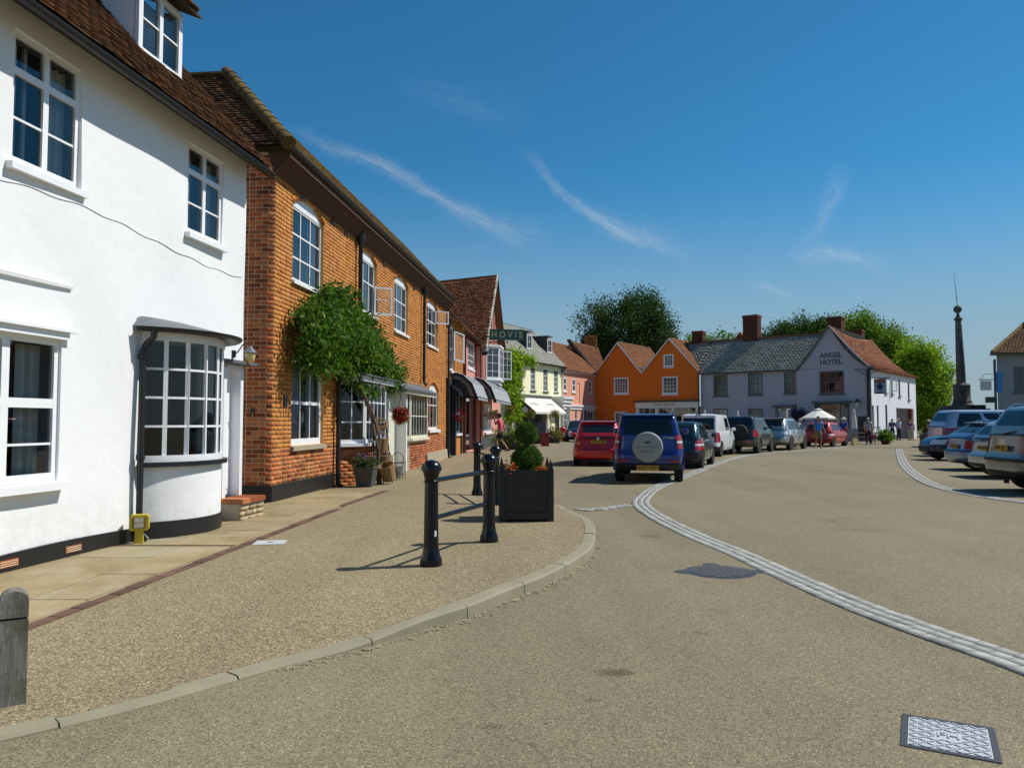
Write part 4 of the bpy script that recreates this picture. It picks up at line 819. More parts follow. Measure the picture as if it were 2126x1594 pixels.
roof(Bh, (-.30, 8, 6.0), (0, -1, 0), rh, 8.34, fl_, M['tile'], mask=lambda a, b: a < 8.34 - b * rh.x, poly=[(0, 0), (8.34, 0), (8.34 - fl_ * rh.x, fl_), (0, fl_)], jit=.008, lift=.018, parts=200)
mb = MB()   # half-round hip tiles
hp0, hp1 = Vector((-.30, -.34, 6.03)), Vector((-.30 + fl_ * rv.y, -.34 + fl_ * rv.y, 6.03 + fl_ * rv.z)); n = 12
hpr = bpy.data.objects.new('hip_ridge', None); bpy.data.objects.remove(hpr)
for k in range(n):
    a_, b_ = hp0.lerp(hp1, k / n), hp0.lerp(hp1, (k + 1.12) / n); MB().tube([a_, b_], [.125, .105], 10).build('hip_tile', M['tile_moss'], Bh, True)
MB().bb(1.7, 16.1, 1.75, 5, 8.22, 8.26).build('roof_ridge', M['tile_moss'], Bh)
wall(Bh, 'far_end_wall', -.0, 5, 0, 10, [], M['mortar'], 0, .3, fn=lambda x, yy, z: (15.95 - yy, x, z), top=lambda x: min(6.2 + 1.06 * x, 8.2))
chimney(Bh, 16.9, 3.4, 5.5, 9.35, .8, .75, pots=0)
# small fittings on the front
for x, z, w, h, m in ((.46, 1.72, .12, .2, 'black_frame'),): MB().bb(x, x + w, -.03, .0, z, z + h).build('name_plaque', M[m], Bh)
MB().bb(-.035, .0, .30, .36, 1.6, 1.68).build('doorbell', M['black_frame'], Bh)
for k, x in enumerate((1.2, 2.9, 3.8, 6.9, 10.4)):
    MB().box((x, -.018, 5.62 - .02 * k), (.30, .012, .035), Matrix.Rotation(R(45), 3, 'Y')).box((x, -.026, 5.62 - .02 * k), (.30, .012, .035), Matrix.Rotation(R(-45), 3, 'Y')).build('wall_tie', M['gutter_black'], Bh)
# ================================================================== THE REST OF THE STREET
def row(s, off=0.0): return (-3.98 + B_d[0] * s + B_d[1] * off, 12.79 + B_d[1] * s - B_d[0] * off)
def slope(root, p0, p1, up, L, mat, out, tw=.2, g=.12, name=None, poly=None, mask=None, **k):
    """tiled slope from eaves p0 -> p1 (local xyz), `up` = direction up the slope; u is flipped so that the tiles face `out`"""
    p0, p1, up = Vector(p0), Vector(p1), Vector(up).normalized(); u = (p1 - p0).normalized(); Lu = (p1 - p0).length
    if u.cross(up).dot(Vector(out)) < 0: p0, u = p1, -u; fl = True
    else: fl = False
    if fl and mask: m0 = mask; mask = lambda a, b: m0(Lu - a, b)
    if fl and poly: poly = [(Lu - a, b) for a, b in poly][::-1]
    return roof(root, p0, u, up, Lu, L, mat, tw, g, mask=mask, poly=poly, **k)
# ---- narrow brick shop
C = house('brick_shop', row(15.95), B_d, 'narrow low brick shop with a dark glazed front beside the long brick house')
wc = (.62, 1.72, 3.42, 5.16)
wall(C, 'wall', 0, 3.95, 0, 5.5, [wc, (.05, 3.9, .05, 3.0)], M['mortar'], .2); H = brick_hexes(0, 3.95, 3.0, 5.45, [wc]); tag(link('brick_course', boxes_mesh('brick_course', H, M['brick']), C), kind='stuff')
window(C, *wc, y=.05, cols=2, rows=2, fw=.08, sill=(.12, .1, .1)); room(C, *wc)
window(C, 0, .5, 3.9, 5.05, y=0, cols=1, rows=1, fw=.06, name='open_casement', fn=lambda x, yy, z: (1.68 + .6 * x - yy, -x * .75, z - .25 * x))
for x0, x1 in ((.0, .16), (1.75, 2.0), (3.3, 3.42)): MB().bb(x0, x1, -.06, .12, .05, 3.05).build('pilaster', M['black_frame'], C)
MB().bb(0, 3.95, -.05, .12, 2.86, 3.1).build('fascia', M['black_frame'], C)
window(C, .16, 1.0, .62, 2.86, y=.04, cols=1, rows=1, fw=.05, mat=M['white_paint']); MB().bb(.16, 1.0, .03, .08, .1, .6).build('stall_riser', M['black_frame'], C); window(C, 1.05, 1.74, .15, 2.7, y=.10, cols=1, rows=1, fw=.07, mat=M['black_frame'], name='shop_door')
window(C, 2.0, 3.3, 1.0, 2.86, y=.02, cols=2, rows=1, fw=.07, mat=plain('pale_blue_paint', (.45, .52, .62), .5), sill=(.08, .1, .05), sillm=M['white_paint']); MB().bb(2.0, 3.3, .0, .1, .1, .92).build('stall_riser', M['brick'], C); MB().bb(3.42, 3.95, .03, .08, .1, 2.86).build('door', plain('grey_door', (.30, .31, .30), .6), C)
room(C, .1, 3.9, .05, 3.0, .2, 2.0, M['dark']); MB().bb(.3, 1.6, .5, .9, .9, 1.2).build('window_display', M['room_warm'], C)
slope(C, (0, -.25, 5.47), (3.95, -.25, 5.47), (0, 1, .9), 2.4, M['tile'], (0, -1, 1)); gutter(C, [(0, -.3, 5.46), (3.95, -.3, 5.46)], .06)
# ---- pink gabled house
D = house('pink_gabled_house', row(19.9), B_d, 'tall pink house with red timbers, a steep brown tiled gable and white oriel')
wd = (.85, 2.75, 3.82, 5.02); ex, ax, rx_, ez, az = 3.05, 7.3, 11.6, 5.0, 9.05
wall(D, 'wall', 0, ex, 0, 5.25, [wd, (.1, 3.0, .2, 2.5)], M['pink'], .15, y=-.08); window(D, *wd, y=-.05, cols=4, rows=4, fw=.08, bw=.035, sill=(.12, .09, .08)); room(D, *wd, .07)
MB().bb(.0, 3.05, -.1, .02, 5.05, 5.2).build('plate', M['timber_red'], D)
for x in (0, 2.95): MB().bb(x, x + .12, -.12, .02, .1, 5.05).build('timber_post', M['timber_red'], D)
wg = [(4.6, 7.6, .95, 2.35), (3.5, 4.1, .3, 2.3)]
wall(D, 'gable_wall', ex, rx_, 0, 9.2, wg, M['pink'], .15, .25, y=-.3, top=lambda x: ez + (az - ez) * min((x - ex) / (ax - ex), (rx_ - x) / (rx_ - ax)) - .02)
for x in np.arange(ex + .02, rx_, .62):
    zt = ez + (az - ez) * min((x + .06 - ex) / (ax - ex), (rx_ - x - .06) / (rx_ - ax)) - .08
    if not 5.0 < x < 7.7: MB().bb(x, x + .13, -.33, -.28, 2.9, max(zt, 3.0)).build('timber_stud', M['timber_red'], D)
    elif zt > 5.4: MB().bb(x, x + .13, -.33, -.28, 5.35, zt).build('timber_stud', M['timber_red'], D)
MB().bb(ex, rx_, -.36, -.28, 2.72, 2.9).build('timber_rail', M['timber_red'], D); MB().bb(ex, ex + .14, -.36, -.05, .2, 5.0).build('timber_post', M['timber_red'], D)
wall(D, 'side_wall', -.3, .2, 0, 5.2, [], M['pink'], .05, fn=lambda x, yy, z: (ex + yy - .01, x, z))
window(D, *wg[0], y=-.27, cols=5, rows=2, fw=.14, bw=.05, sill=(.42, .1, .1)); room(D, *wg[0], -.1, 1.2, M['room']); MB().bb(3.5, 4.1, -.2, -.14, .3, 2.3).build('door', M['timber_red'], D)
MB().bb(ex, rx_, -.33, -.27, -.1, .75).build('plinth', plain('dark_grey_plinth', (.05, .055, .05), .85), D)
# oriel window on the gable
ob = bay(D, 5.05, 7.65, .60, .62, 3.55, 5.15, 4, (3.95, 4.35, 4.75), M['white_paint'], 'oriel_window', fw=.09); 
for o in [ob] + list(ob.children):
    if o == ob: o.location.y = -.31
MB().prism([(5.0, -.3), (5.6, -.98), (7.1, -.98), (7.7, -.3)], 5.155, 5.26).build('oriel_roof', M['white_paint'], D); MB().prism([(5.1, -.3), (5.65, -.9), (7.05, -.9), (7.6, -.3)], 3.3, 3.47).build('oriel_base', M['white_paint'], D)
MB().prism([(5.2, -.302), (5.75, -.78), (6.95, -.78), (7.5, -.302)], 3.5, 5.15).build('oriel_room', M['net'], D)
window(D, 0, .55, 3.62, 5.1, y=0, cols=2, rows=4, fw=.05, name='open_casement', fn=lambda x, yy, z: (7.0 + .6 * x - yy, -.95 - x * .75, z))
def sagf(P): P = P.copy(); P[..., 2] -= .45 * np.clip((P[..., 1] + .6) / 5, 0, 1) ** .8 * np.clip((P[..., 0] - ex + .3) / (ax - ex), 0, 1); return P
up = Vector((ax - ex, 0, az - ez)); SL = up.length
roof(D, (ex - .12, 8.5, ez - .08), (0, -1, 0), up.normalized(), 9.15, SL + .1, M['tile_red'], tw=.17, g=.115, sag=sagf, jit=.012, lift=.02, poly=[(0, 0), (9.1, 0), (9.1, SL - .5), (0, SL - 1.0)], deck_off=.5)
MB().hexa([(ax, -.6, az), (ax, 8.5, az - .8), (rx_ + .2, 8.5, ez - .3), (rx_ + .2, -.6, ez - .1), (ax, -.6, az + .06), (ax, 8.5, az - .74), (rx_ + .2, 8.5, ez - .24), (rx_ + .2, -.6, ez - .04)]).build('far_slope', M['tile_red'], D)
for (x0, z0, x1, z1) in ((ex - .14, ez - .12, ax, az), (rx_ + .2, ez - .1, ax, az)): MB().hexa([(x0, -.66, z0 - .1), (x1, -.66, z1 - .12), (x1, -.60, z1 - .12), (x0, -.60, z0 - .1), (x0, -.66, z0 + .06), (x1, -.66, z1 + .06), (x1, -.60, z1 + .06), (x0, -.60, z0 + .06)]).build('bargeboard', M['cream_paint'] if x0 < 5 else M['black_frame'], D)
slope(D, (-.0, -.35, 5.15), (3.1, -.35, 5.15), (0, 1, 1), 2.0, M['tile_red'], (0, -1, 1)); gutter(D, [(0, -.4, 5.16), (ex, -.4, 5.16)], .06)
MB().lathe([(.02, -.02), (.06, 0), (.09, .12), (.03, .16)], (ex - .05, -.62, 4.72), 10).build('bell_lamp', M['white_paint'], D, True)
# ---- black striped awnings
M['awn_black'] = plain('black_awning_cloth', (.018, .019, .022), .7, .2); M['awn_white'] = plain('white_awning_cloth', (.58, .60, .62), .75, .08); M['awn_grey'] = plain('faded_awning_cloth', (.16, .18, .20), .7, .15)
def barrel_awning(s0, s1, label, proj=1.0, zt=3.4, zb=2.42, off=.05):
    r0 = empty('barrel_awning', (*row(s0, off), 0), math.atan2(B_d[1], B_d[0]), label, 'awning', 'black striped barrel awnings'); L = s1 - s0
    prof = [(0, zt), (-.42 * proj, zt - .12), (-.78 * proj, zt - .45), (-proj, zb)]
    for k in range(2): MB().quad((0, *prof[k]), (L, *prof[k]), (L, *prof[k + 1]), (0, *prof[k + 1])).build('canopy', M['awn_grey'], r0)
    mb = MB(); n = int(L / .13)
    for i in range(n):
        a, b = L * i / n, L * (i + 1) / n; mb.quad((a, *prof[2]), (b, *prof[2]), (b, *prof[3]), (a, *prof[3]), i % 2); m = (a + b) / 2; y, z = prof[3]
        mb.add([(a, y, z), (b, y, z), (b, y, z - .09), (m, y - .004, z - .125), (a, y, z - .09)], [(0, 1, 2, 3, 4)], i % 2)
    mb.build('striped_valance', [M['awn_black'], M['awn_white']], r0)
    for x in (0, L):
        e = MB(); hub = (-.02, zb + .05); N = 12; arc = []
        for i in range(N + 1):
            t_ = i / N; j = min(int(t_ * 3), 2); q = t_ * 3 - j; arc.append((prof[j][0] + (prof[j + 1][0] - prof[j][0]) * q, prof[j][1] + (prof[j + 1][1] - prof[j][1]) * q))
        for ring, (f0, f1) in enumerate(((.0, .28), (.28, .42), (.42, .72), (.72, .86), (.86, 1))):
            for i in range(N):
                P = [(hub[0] + (p[0] - hub[0]) * f, hub[1] + (p[1] - hub[1]) * f) for p, f in ((arc[i], f0), (arc[i + 1], f0), (arc[i + 1], f1), (arc[i], f1))]; e.quad(*[(x, y, z) for y, z in P], ring % 2)
        e.build('end_panel', [M['awn_black'], M['awn_grey']], r0)
        for i in (0, 4, 8, 12): MB().tube([(x, *hub), (x, *arc[i])], .012, 6).build('rib', M['black_frame'], r0)
        MB().tube([(x - .01 if x == 0 else x + .01, *p) for p in arc], .014, 6).build('edge_piping', M['awn_white'], r0)
    MB().tube([(0, -proj, zb), (L, -proj, zb)], .018, 6).build('front_bar', M['black_frame'], r0)
barrel_awning(17.0, 20.0, 'black striped barrel awning over the narrow brick shop, nearer of the two'); barrel_awning(20.9, 27.6, 'longer black striped barrel awning under the oriel of the pink gabled house', .95, 3.42, 2.42, .35)
# ---- hanging bread sign
M['sign_green'] = plain('green_enamel', (.012, .105, .085), .35, .1); M['gold'] = plain('gilt_letter', (.62, .52, .26), .35, .15)
HS = empty('projecting_sign', (-1.05, 36.0, 5.55), R(9), 'long green projecting shop sign reading HOVIS in gilt letters', 'sign')
MB().bb(0, 1.62, -.05, .05, -.25, .25).build('board', M['sign_green'], HS); text('lettering', 'H O V I S', .40, M['gold'], HS, frame((.81, -.056, -.01), (1, 0, 0), (0, 0, 1)), extrude=.012, bold=.008, sx=.93)
MB().tube([(-.4, .0, .05), (.0, 0, .05)], .02, 6).tube([(-.35, 0, -.45), (.7, 0, -.27)], .018, 6).tube([(-.3, 0, -.36), (.5, 0, -.36)], .018, 6).build('bracket', M['black_frame'], HS); MB().lathe([(.01, .0), (.05, -.04), (.08, -.14), (.02, -.16)], (.85, 0, -.26), 10).build('lamp', M['white_paint'], HS, True)
# ---- red diamond ice-cream signs
def heart(root, M4, size, mat, dep=.006):
    def curve(k): return [(k * 16 * math.sin(t_) ** 3 / 17, k * (13 * math.cos(t_) - 5 * math.cos(2 * t_) - 2 * math.cos(3 * t_) - math.cos(4 * t_)) / 17) for t_ in np.linspace(0, 2 * math.pi, 40)]
    for k in (1.0, .58):
        mb = MB(); mb.tube([M4 @ Vector((x * size, y * size, dep)) for x, y in curve(k)], size * .10, 6, caps=False); mb.build('heart_emblem', mat, root, True)
M['sign_red'] = plain('red_enamel', (.36, .008, .018), .4, .1)
IC = empty('ice_cream_sign', (-2.02, 29.8, 1.72), R(-8), 'red diamond ice-cream sign with white heart swirl outside the narrow brick shop', 'sign')
MB().prism([(-.04, -.30), (.28, -.02), (.04, .28), (-.28, .02)], -.03, .03, lambda x, y, h: (x, h, y)).build('panel', M['sign_red'], IC)
heart(IC, frame((-.05, -.032, .06), (.86, 0, .5), (-.5, 0, .86)), .085, M['white_paint']); text('lettering', "Wall's", .09, M['white_paint'], IC, frame((.05, -.034, -.09), (.86, 0, .5), (-.5, 0, .86)), extrude=.002); MB().tube([(-.1, .05, -.2), (-.25, .5, -.25)], .015, 6).tube([(.0, .04, .0), (-.36, .0, .02)], .014, 6).build('bracket', M['black_frame'], IC)
I2 = empty('ice_cream_sign', (-.86, 33.6, 1.78), R(-6), 'cream and yellow ice-cream flag sign with brown oval in front of the pink house', 'sign')
M['sign_cream'] = plain('peach_sign', (.55, .36, .24), .5); M['sign_yellow'] = plain('yellow_sign', (.60, .44, .04), .5); M['sign_brown'] = plain('brown_sign', (.30, .05, .01), .5)
MB().prism([(-.25, -.22), (.25, -.20), (.25, .22), (-.25, .10)], -.02, .02, lambda x, y, h: (x, h, y)).build('panel', M['sign_cream'], I2); MB().prism([(-.25, .10), (.25, .22), (.25, .12), (-.1, .09)], -.026, -.021, lambda x, y, h: (x, h, y)).build('band', M['sign_yellow'], I2)
MB().tube([(.13 * math.cos(a) + .05, -.026, .08 * math.sin(a) - .03) for a in np.linspace(0, 2 * math.pi, 20)], .018, 6, caps=False).build('oval_emblem', M['sign_brown'], I2); MB().tube([(-.25, 0, -.05), (-.42, .02, -.02)], .014, 6).build('bracket', M['black_frame'], I2)
# ---- cream house with slate roof
E_d = (.447, .894)
Ec = house('cream_house', (-1.79, 53.3), E_d, 'cream stucco house with slate roof, two dark dormers and a cream shop awning')
o4 = 4.0; ew = [(o4 + a, o4 + a + .85, 3.92, 5.66) for a in (.85, 3.24, 5.65, 7.78)]; sh = (o4 + .55, o4 + 6.3, .25, 3.1)
wall(Ec, 'wall', 0, 13.6, 0, 6.1, ew + [sh], M['cream'], .18)
for w in ew:
    window(Ec, *w, y=.05, cols=3, rows=4, fw=.06, bw=.04, mat=M['white_paint'], glass=M['far_glass'], sill=(.08, .1, .1), sillm=M['black_frame']); 
    MB().bb(w[0] - .0, w[1], .0, .045, w[3] - .12, w[3] - .002).build('blind_box', M['black_frame'], Ec)
MB().bb(0, 13.6, -.04, .0, 6.0, 6.12).build('cornice', M['cream_paint'], Ec); gutter(Ec, [(0, -.32, 6.1), (13.75, -.32, 6.1)], .09); MB().hexa([(0, -.3, 6.05), (13.7, -.3, 6.05), (13.7, .0, 6.05), (0, .0, 6.05), (0, -.3, 6.15), (13.7, -.3, 6.15), (13.7, .1, 6.3), (0, .1, 6.3)]).build('eaves', M['black_frame'], Ec)
slope(Ec, (-.1, -.32, 6.12), (13.75, -.32, 6.12), (0, 1, 1.05), 4.6, M['slate'], (0, -1, 1), .28, .2, jit=.003, lift=.006); 
for dx in (o4 + 4.0, o4 + 8.0):
    dm_ = MB().hexa([(dx, .75, 7.15), (dx + 1.0, .75, 7.15), (dx + 1.0, 2.6, 7.15), (dx, 2.6, 7.15), (dx, .75, 8.5), (dx + 1.0, .75, 8.5), (dx + 1.0, 2.6, 8.62), (dx, 2.6, 8.62)]).build('dormer', M['black_frame'], Ec)
    window(dm_, dx + .04, dx + .96, 7.25, 8.42, y=.68, cols=2, rows=2, fw=.08, mat=M['white_paint'], glass=M['far_glass'], name='dormer_window'); MB().bb(dx - .06, dx + 1.06, .6, 2.7, 8.62, 8.69).build('dormer_roof', M['lead'], dm_)
room(Ec, *sh, .2, 2.5, M['dark'])
for x in (o4 + .6, o4 + 1.0, o4 + 2.2, o4 + 3.6, o4 + 5.0, o4 + 6.2): MB().bb(x, x + .09, .02, .1, .2, 3.1).build('shop_frame', plain('brown_shop_paint', (.10, .07, .045), .6) if x < o4 + .7 else bpy.data.materials['brown_shop_paint'], Ec)
for x0, x1 in ((1.1, 2.2), (2.3, 3.6), (3.7, 5.0), (5.1, 6.2)): MB().quad((o4 + x0, .07, .7), (o4 + x1, .07, .7), (o4 + x1, .07, 3.0), (o4 + x0, .07, 3.0)).build('pane', M['far_glass'], Ec)
MB().bb(o4 + .5, o4 + 6.4, .0, .1, .2, .7).build('stall_riser', bpy.data.materials['brown_shop_paint'], Ec); MB().bb(o4 + .45, o4 + 7.0, -.2, .0, 3.35, 3.55).build('shop_cornice', M['grey_frame'], Ec)
MB().bb(o4 - .05, o4 + .52, -.06, .05, .1, 3.1).build('pilaster', M['cream_paint'], Ec); MB().bb(o4 + 6.35, o4 + 7.0, -.06, .05, .1, 3.1).build('pilaster', M['cream_paint'], Ec)
AW = empty('shop_awning', tuple(to_world(Ec, (o4 + .9, -.05, 0))), Ec.rotation_euler.z, 'plain cream canvas awning with faint grey lettering on the cream house', 'awning'); M['canvas'] = plain('cream_canvas', (.74, .72, .64), .8, .06); M['faint'] = plain('faint_grey_print', (.50, .50, .47), .8)
for k in range(2):
    x0, x1 = k * 2.95, k * 2.95 + 2.86; MB().hexa([(x0, 0, 3.38), (x1, 0, 3.38), (x1, -1.45, 2.22), (x0, -1.45, 2.22), (x0, 0, 3.40), (x1, 0, 3.40), (x1, -1.45, 2.24), (x0, -1.45, 2.24)]).bb(x0, x1, -1.47, -1.45, 2.06, 2.24).build('canopy', M['canvas'], AW)
    lt = MB()
    for i in range(9): lt.box((x0 + .7 + i * .17, -.72, 2.835), (.07, .02, .28), Matrix.Rotation(R(-52), 3, 'X') @ Matrix.Rotation(R(random.choice((0, 0, 18, -18))), 3, 'Y'))
    tag(lt.build('faint_lettering', M['faint'], AW), kind='stuff')
MB().tube([(0, -1.45, 2.1), (5.8, -1.45, 2.1)], .025, 6).build('front_bar', M['black_frame'], AW)
RS = empty('round_sign', tuple(to_world(Ec, (o4 + .75, -.7, 2.35))), R(0), 'round white hanging sign beside the cream shop awning', 'sign'); MB().lathe([(.27, -.03), (.27, .03)], (0, 0, 0), 24, axis='Y').build('disc', M['black_frame'], RS, True); MB().lathe([(.22, -.045), (.22, -.031)], (0, 0, 0), 24, axis='Y').build('face', M['white_paint'], RS, True); MB().tube([(-.5, .0, .32), (.05, 0, .32)], .02, 6).tube([(0, 0, .26), (0, 0, .33)], .015, 6).build('bracket', M['black_frame'], RS)
# portico
px = o4 + 7.35
MB().bb(px, px + 2.2, -1.1, .0, 3.35, 3.55).bb(px + .1, px + 2.1, -1.0, .0, 3.05, 3.35).bb(px + .2, px + 2.0, -.9, .0, 2.75, 3.05).build('portico_hood', M['white_paint'], Ec)
for x in (px + .35, px + 1.85): MB().lathe([(.20, .1), (.20, .25), (.15, .3), (.14, 2.5), (.19, 2.6), (.21, 2.75)], (x, -.75, 0), 16).build('column', M['white_paint'], Ec, True)
MB().bb(px + .6, px + 1.6, .0, .04, .2, 2.5).build('door', M['grey_frame'], Ec); MB().tube([(13.45, -.15, 5.95), (13.45, -.08, 5.3), (13.45, -.08, .1)], .06, 8).build('downpipe', M['cream_paint'], Ec, True); MB().bb(13.3, 13.6, -.25, -.0, 5.6, 5.9).build('rain_hopper', M['grey_frame'], Ec)
# ---- salmon house
Fs = house('salmon_house', (4.3, 65.5), (.447, .894), 'salmon pink two-storey house with orange tiled roof between cream house and orange gables')
fw_ = [(.2, .95, 4.05, 5.3), (2.2, 3.0, 4.05, 5.3), (6.15, 6.95, 4.05, 5.3)]; fg = [(.1, 1.5, .7, 2.5), (2.75, 3.4, .9, 2.5), (5.7, 7.4, .7, 2.5)]
wall(Fs, 'wall', 0, 7.9, 0, 5.8, fw_ + fg, M['pink2'], .18)
for w in fw_: window(Fs, *w, y=.02, cols=1, rows=2, fw=.14, bw=.08, glass=M['far_glass'], sill=(.08, .08, .05))
for w in fg: window(Fs, *w, y=.02, cols=3 if w[1] - w[0] > 1 else 1, rows=2, fw=.11, bw=.05, glass=M['far_glass'])
room(Fs, 0, 7.9, .5, 5.4, .3, 1.0, M['dark']); MB().bb(0, 7.9, -.16, .0, 2.8, 2.98).bb(0, 7.9, -.08, .0, 2.55, 2.8).build('shop_fascia', M['white_paint'], Fs); MB().bb(4.9, 5.5, -.03, .02, .15, 2.5).build('door', M['black_frame'], Fs); MB().bb(4.75, 4.9, -.06, .02, .1, 2.6).build('door_post', M['white_paint'], Fs)
MB().bb(-.02, 8.0, -.22, .0, 5.76, 5.9).build('eaves', M['white_paint'], Fs); slope(Fs, (-.2, -.3, 5.88), (8.3, -.3, 5.88), (0, 1, .95), 4.3, M['tile_orange'], (0, -1, 1), .2, .14)
MB().bb(3.9, 3.93, -.03, .0, 3.05, 4.9).bb(3.4, 3.9, -.03, .0, 4.87, 4.9).build('cable_run', M['timber_red'], Fs)
# the cross wing behind it: a tiled slope with a dark verge
T = [Vector(D_) for D_ in ((5.45, 72.5, 9.15), (8.75, 78.0, 9.0), (8.7, 75.4, 5.7))]
u_ = (T[1] - T[0]).normalized(); dn = (T[2] - T[0]); v_ = (dn - u_ * dn.dot(u_)).normalized(); Lv_ = abs(dn.dot(v_)); Lu_ = (T[1] - T[0]).length; sx_ = dn.dot(u_)
Fw = empty('tiled_cross_wing', (0, 0, 0), 0, 'orange tiled roof wing with dark verge and brick chimney rising behind the salmon house', 'house')
o_ = T[0] + v_ * Lv_; Pm = lambda a, b: (a > sx_ * (Lv_ - b) / Lv_ - .1)
roof(Fw, o_, u_, -v_, Lu_, Lv_, M['tile_orange'], .2, .14, mask=Pm, poly=[(sx_, 0), (Lu_, 0), (Lu_, Lv_), (0, Lv_)])
MB().hexa([T[0] + Vector((-.25, -.05, -.1)), T[2] + Vector((-.35, -.1, -.1)), T[2] + Vector((.05, .0, -.1)), T[0] + Vector((.1, 0, -.1)), T[0] + Vector((-.25, -.05, .1)), T[2] + Vector((-.35, -.1, .1)), T[2] + Vector((.05, 0, .1)), T[0] + Vector((.1, 0, .1))]).build('verge', M['black_frame'], Fw)
MB().hexa([(4.6, 73, 0), (9.5, 76.0, 0), (7.8, 80, 0), (4, 79, 0), (5.45, 72.7, 9.0), (8.75, 78.0, 8.6), (7.8, 80, 5), (4, 79, 5)]).build('wall', M['pink2'], Fw)
chimney(Fw, 8.0, 77.8, 7.5, 10.15, 1.1, .9, M['brick'])
# ---- orange double-gabled gallery
O_d = (.8229, -.5682)
Og = house('orange_gallery', (7.8, 72.5), O_d, 'deep orange gallery with twin gables, white windows and a pale shopfront')
def zt(x): return 5.88 + (2.88 * (1 - abs(x - 2.45) / 2.45) if x < 4.9 else 2.95 * (1 - abs(x - 7.55) / 2.7))
oh = [(2.0, 3.5, 4.02, 5.54), (6.8, 8.27, 3.88, 5.48), (6.95, 7.9, 6.33, 7.45), (2.05, 3.3, .9, 2.4)]
wall(Og, 'wall', 0, 10.25, 0, 8.9, oh + [(4.4, 10.1, .3, 2.72)], M['orange'], .18, .35, top=zt)
for w, c_, r_ in zip(oh, (5, 4, 3, 4), (5, 4, 4, 4)): window(Og, *w, y=.0, cols=c_, rows=r_, fw=.13, bw=.035, glass=M['far_glass'], sill=(.1, .08, .06)); room(Og, *w, .25, .5, M['net'])
MB().bb(4.25, 10.2, -.2, .02, 2.72, 3.22).build('fascia', M['white_paint'], Og); MB().bb(4.1, 10.3, -.45, .0, 3.25, 3.36).build('fascia_hood', M['black_frame'], Og)
text('lettering', 'ANGEL GALLERY', .24, M['grey_frame'], Og, frame((7.1, -.215, 2.97), (1, 0, 0), (0, 0, 1)), extrude=.006, sx=1.1)
for x in (4.4, 6.25, 7.8, 10.0): MB().bb(x - .1, x + .12, -.1, .05, .2, 2.72).build('pilaster', M['white_paint'], Og)
for x0, x1 in ((4.52, 6.15), (6.37, 7.7), (7.92, 9.9)): window(Og, x0, x1, .8, 2.72, y=.02, cols=3, rows=1, fw=.05, bw=.03, glass=M['glass']); MB().bb(x0, x1, .0, .06, .2, .78).build('stall_riser', M['white_paint'], Og)
room(Og, 4.4, 10.1, .3, 2.72, .2, 1.5, M['room']); MB().bb(5, 9.6, .6, .8, 1.9, 2.5).build('picture_display', M['room_warm'], Og)
for (x0, x1, cx_) in ((0, 4.9, 2.45), (4.85, 10.25, 7.55)):
    za = zt(cx_); up_ = Vector((cx_ - x1, 0, za - 5.88)).normalized(); LL = math.hypot(cx_ - x1, za - 5.88)
    slope(Og, (x1 + .05, -.18, 5.9), (x1 + .05, 7, 5.9), up_, LL + .05, M['tile_orange'], (1, 0, 1), .2, .14)
    upl = Vector((cx_ - x0, 0, za - 5.88)).normalized(); slope(Og, (x0 - .05, -.18, 5.9), (x0 - .05, 7, 5.9), upl, LL + .05, M['tile_orange'], (-1, 0, 1), .2, .14)
    for xa in (x0, x1): MB().hexa([(xa, -.22, 5.78), (cx_, -.22, za - .08), (cx_, -.15, za - .08), (xa, -.15, 5.78), (xa, -.22, 5.92), (cx_, -.22, za + .06), (cx_, -.15, za + .06), (xa, -.15, 5.92)]).build('bargeboard', M['white_paint'], Og)
    for k in range(16): MB().tube([(cx_, -.2 + k * .45, za + .04), (cx_, -.2 + k * .45 + .46, za + .04)], .1, 8).build('ridge_tile', M['tile_orange'], Og, True)
MB().hexa([(4.3, .3, 5.95), (5.5, .3, 5.95), (5.5, 6, 6.3), (4.3, 6, 6.3), (4.3, .3, 6.45), (5.5, .3, 6.45), (5.5, 6, 6.6), (4.3, 6, 6.6)]).build('valley_gutter', M['white_paint'], Og)
chimney(Og, 8.9, 3.5, 7.4, 9.75, 1.0, .8); MB().tube([(10.2, -.1, 5.8), (10.2, -.1, .2)], .05, 8).build('downpipe', M['black_frame'], Og, True)
# ---- hotel
H_d = (.7703, -.6377)
Ht = house('hotel', (16.4, 66.9), H_d, 'pale lilac hotel with slate roof and lettered front gable', 'hotel')
hw_ = [(1.18, 2.48, 3.66, 5.48), (4.25, 5.52, 3.70, 5.50), (7.28, 8.33, 3.74, 5.5)]; hl = [(1.14, 2.45, .9, 2.6), (4.23, 5.5, .9, 2.58), (6.75, 7.75, .2, 2.5)]
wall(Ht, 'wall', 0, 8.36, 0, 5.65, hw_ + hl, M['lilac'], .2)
hg = [(10.15, 12.0, 3.62, 5.42)]; gl, gr_, ga = 8.36, 13.95, 10.95
def zh(x): t_ = abs(x - ga) / (2.6 if x < ga else 3.0); t_ = min(t_, 1); return 5.55 + 3.42 * (1 - t_) ** 1.12
wall(Ht, 'gable_wall', gl, gr_, 0, 9, hg + [(9.9, 12.2, .7, 2.9)], M['lilac'], .2, .22, y=-.25, top=zh)
for w in hw_ + hl[:2]: window(Ht, *w, y=.04, cols=3, rows=4, fw=.09, bw=.04, mat=M['grey_frame'], glass=M['glass'], sill=(.08, .1, .08)); room(Ht, *w, .22, .7, M['net'])
window(Ht, *hg[0], y=-.2, cols=3, rows=2, fw=.12, bw=.05, mat=M['grey_frame'], mullions=(10.62, 11.55), sill=(.35, .1, .1)); room(Ht, *hg[0], .0, .9, M['dark'])
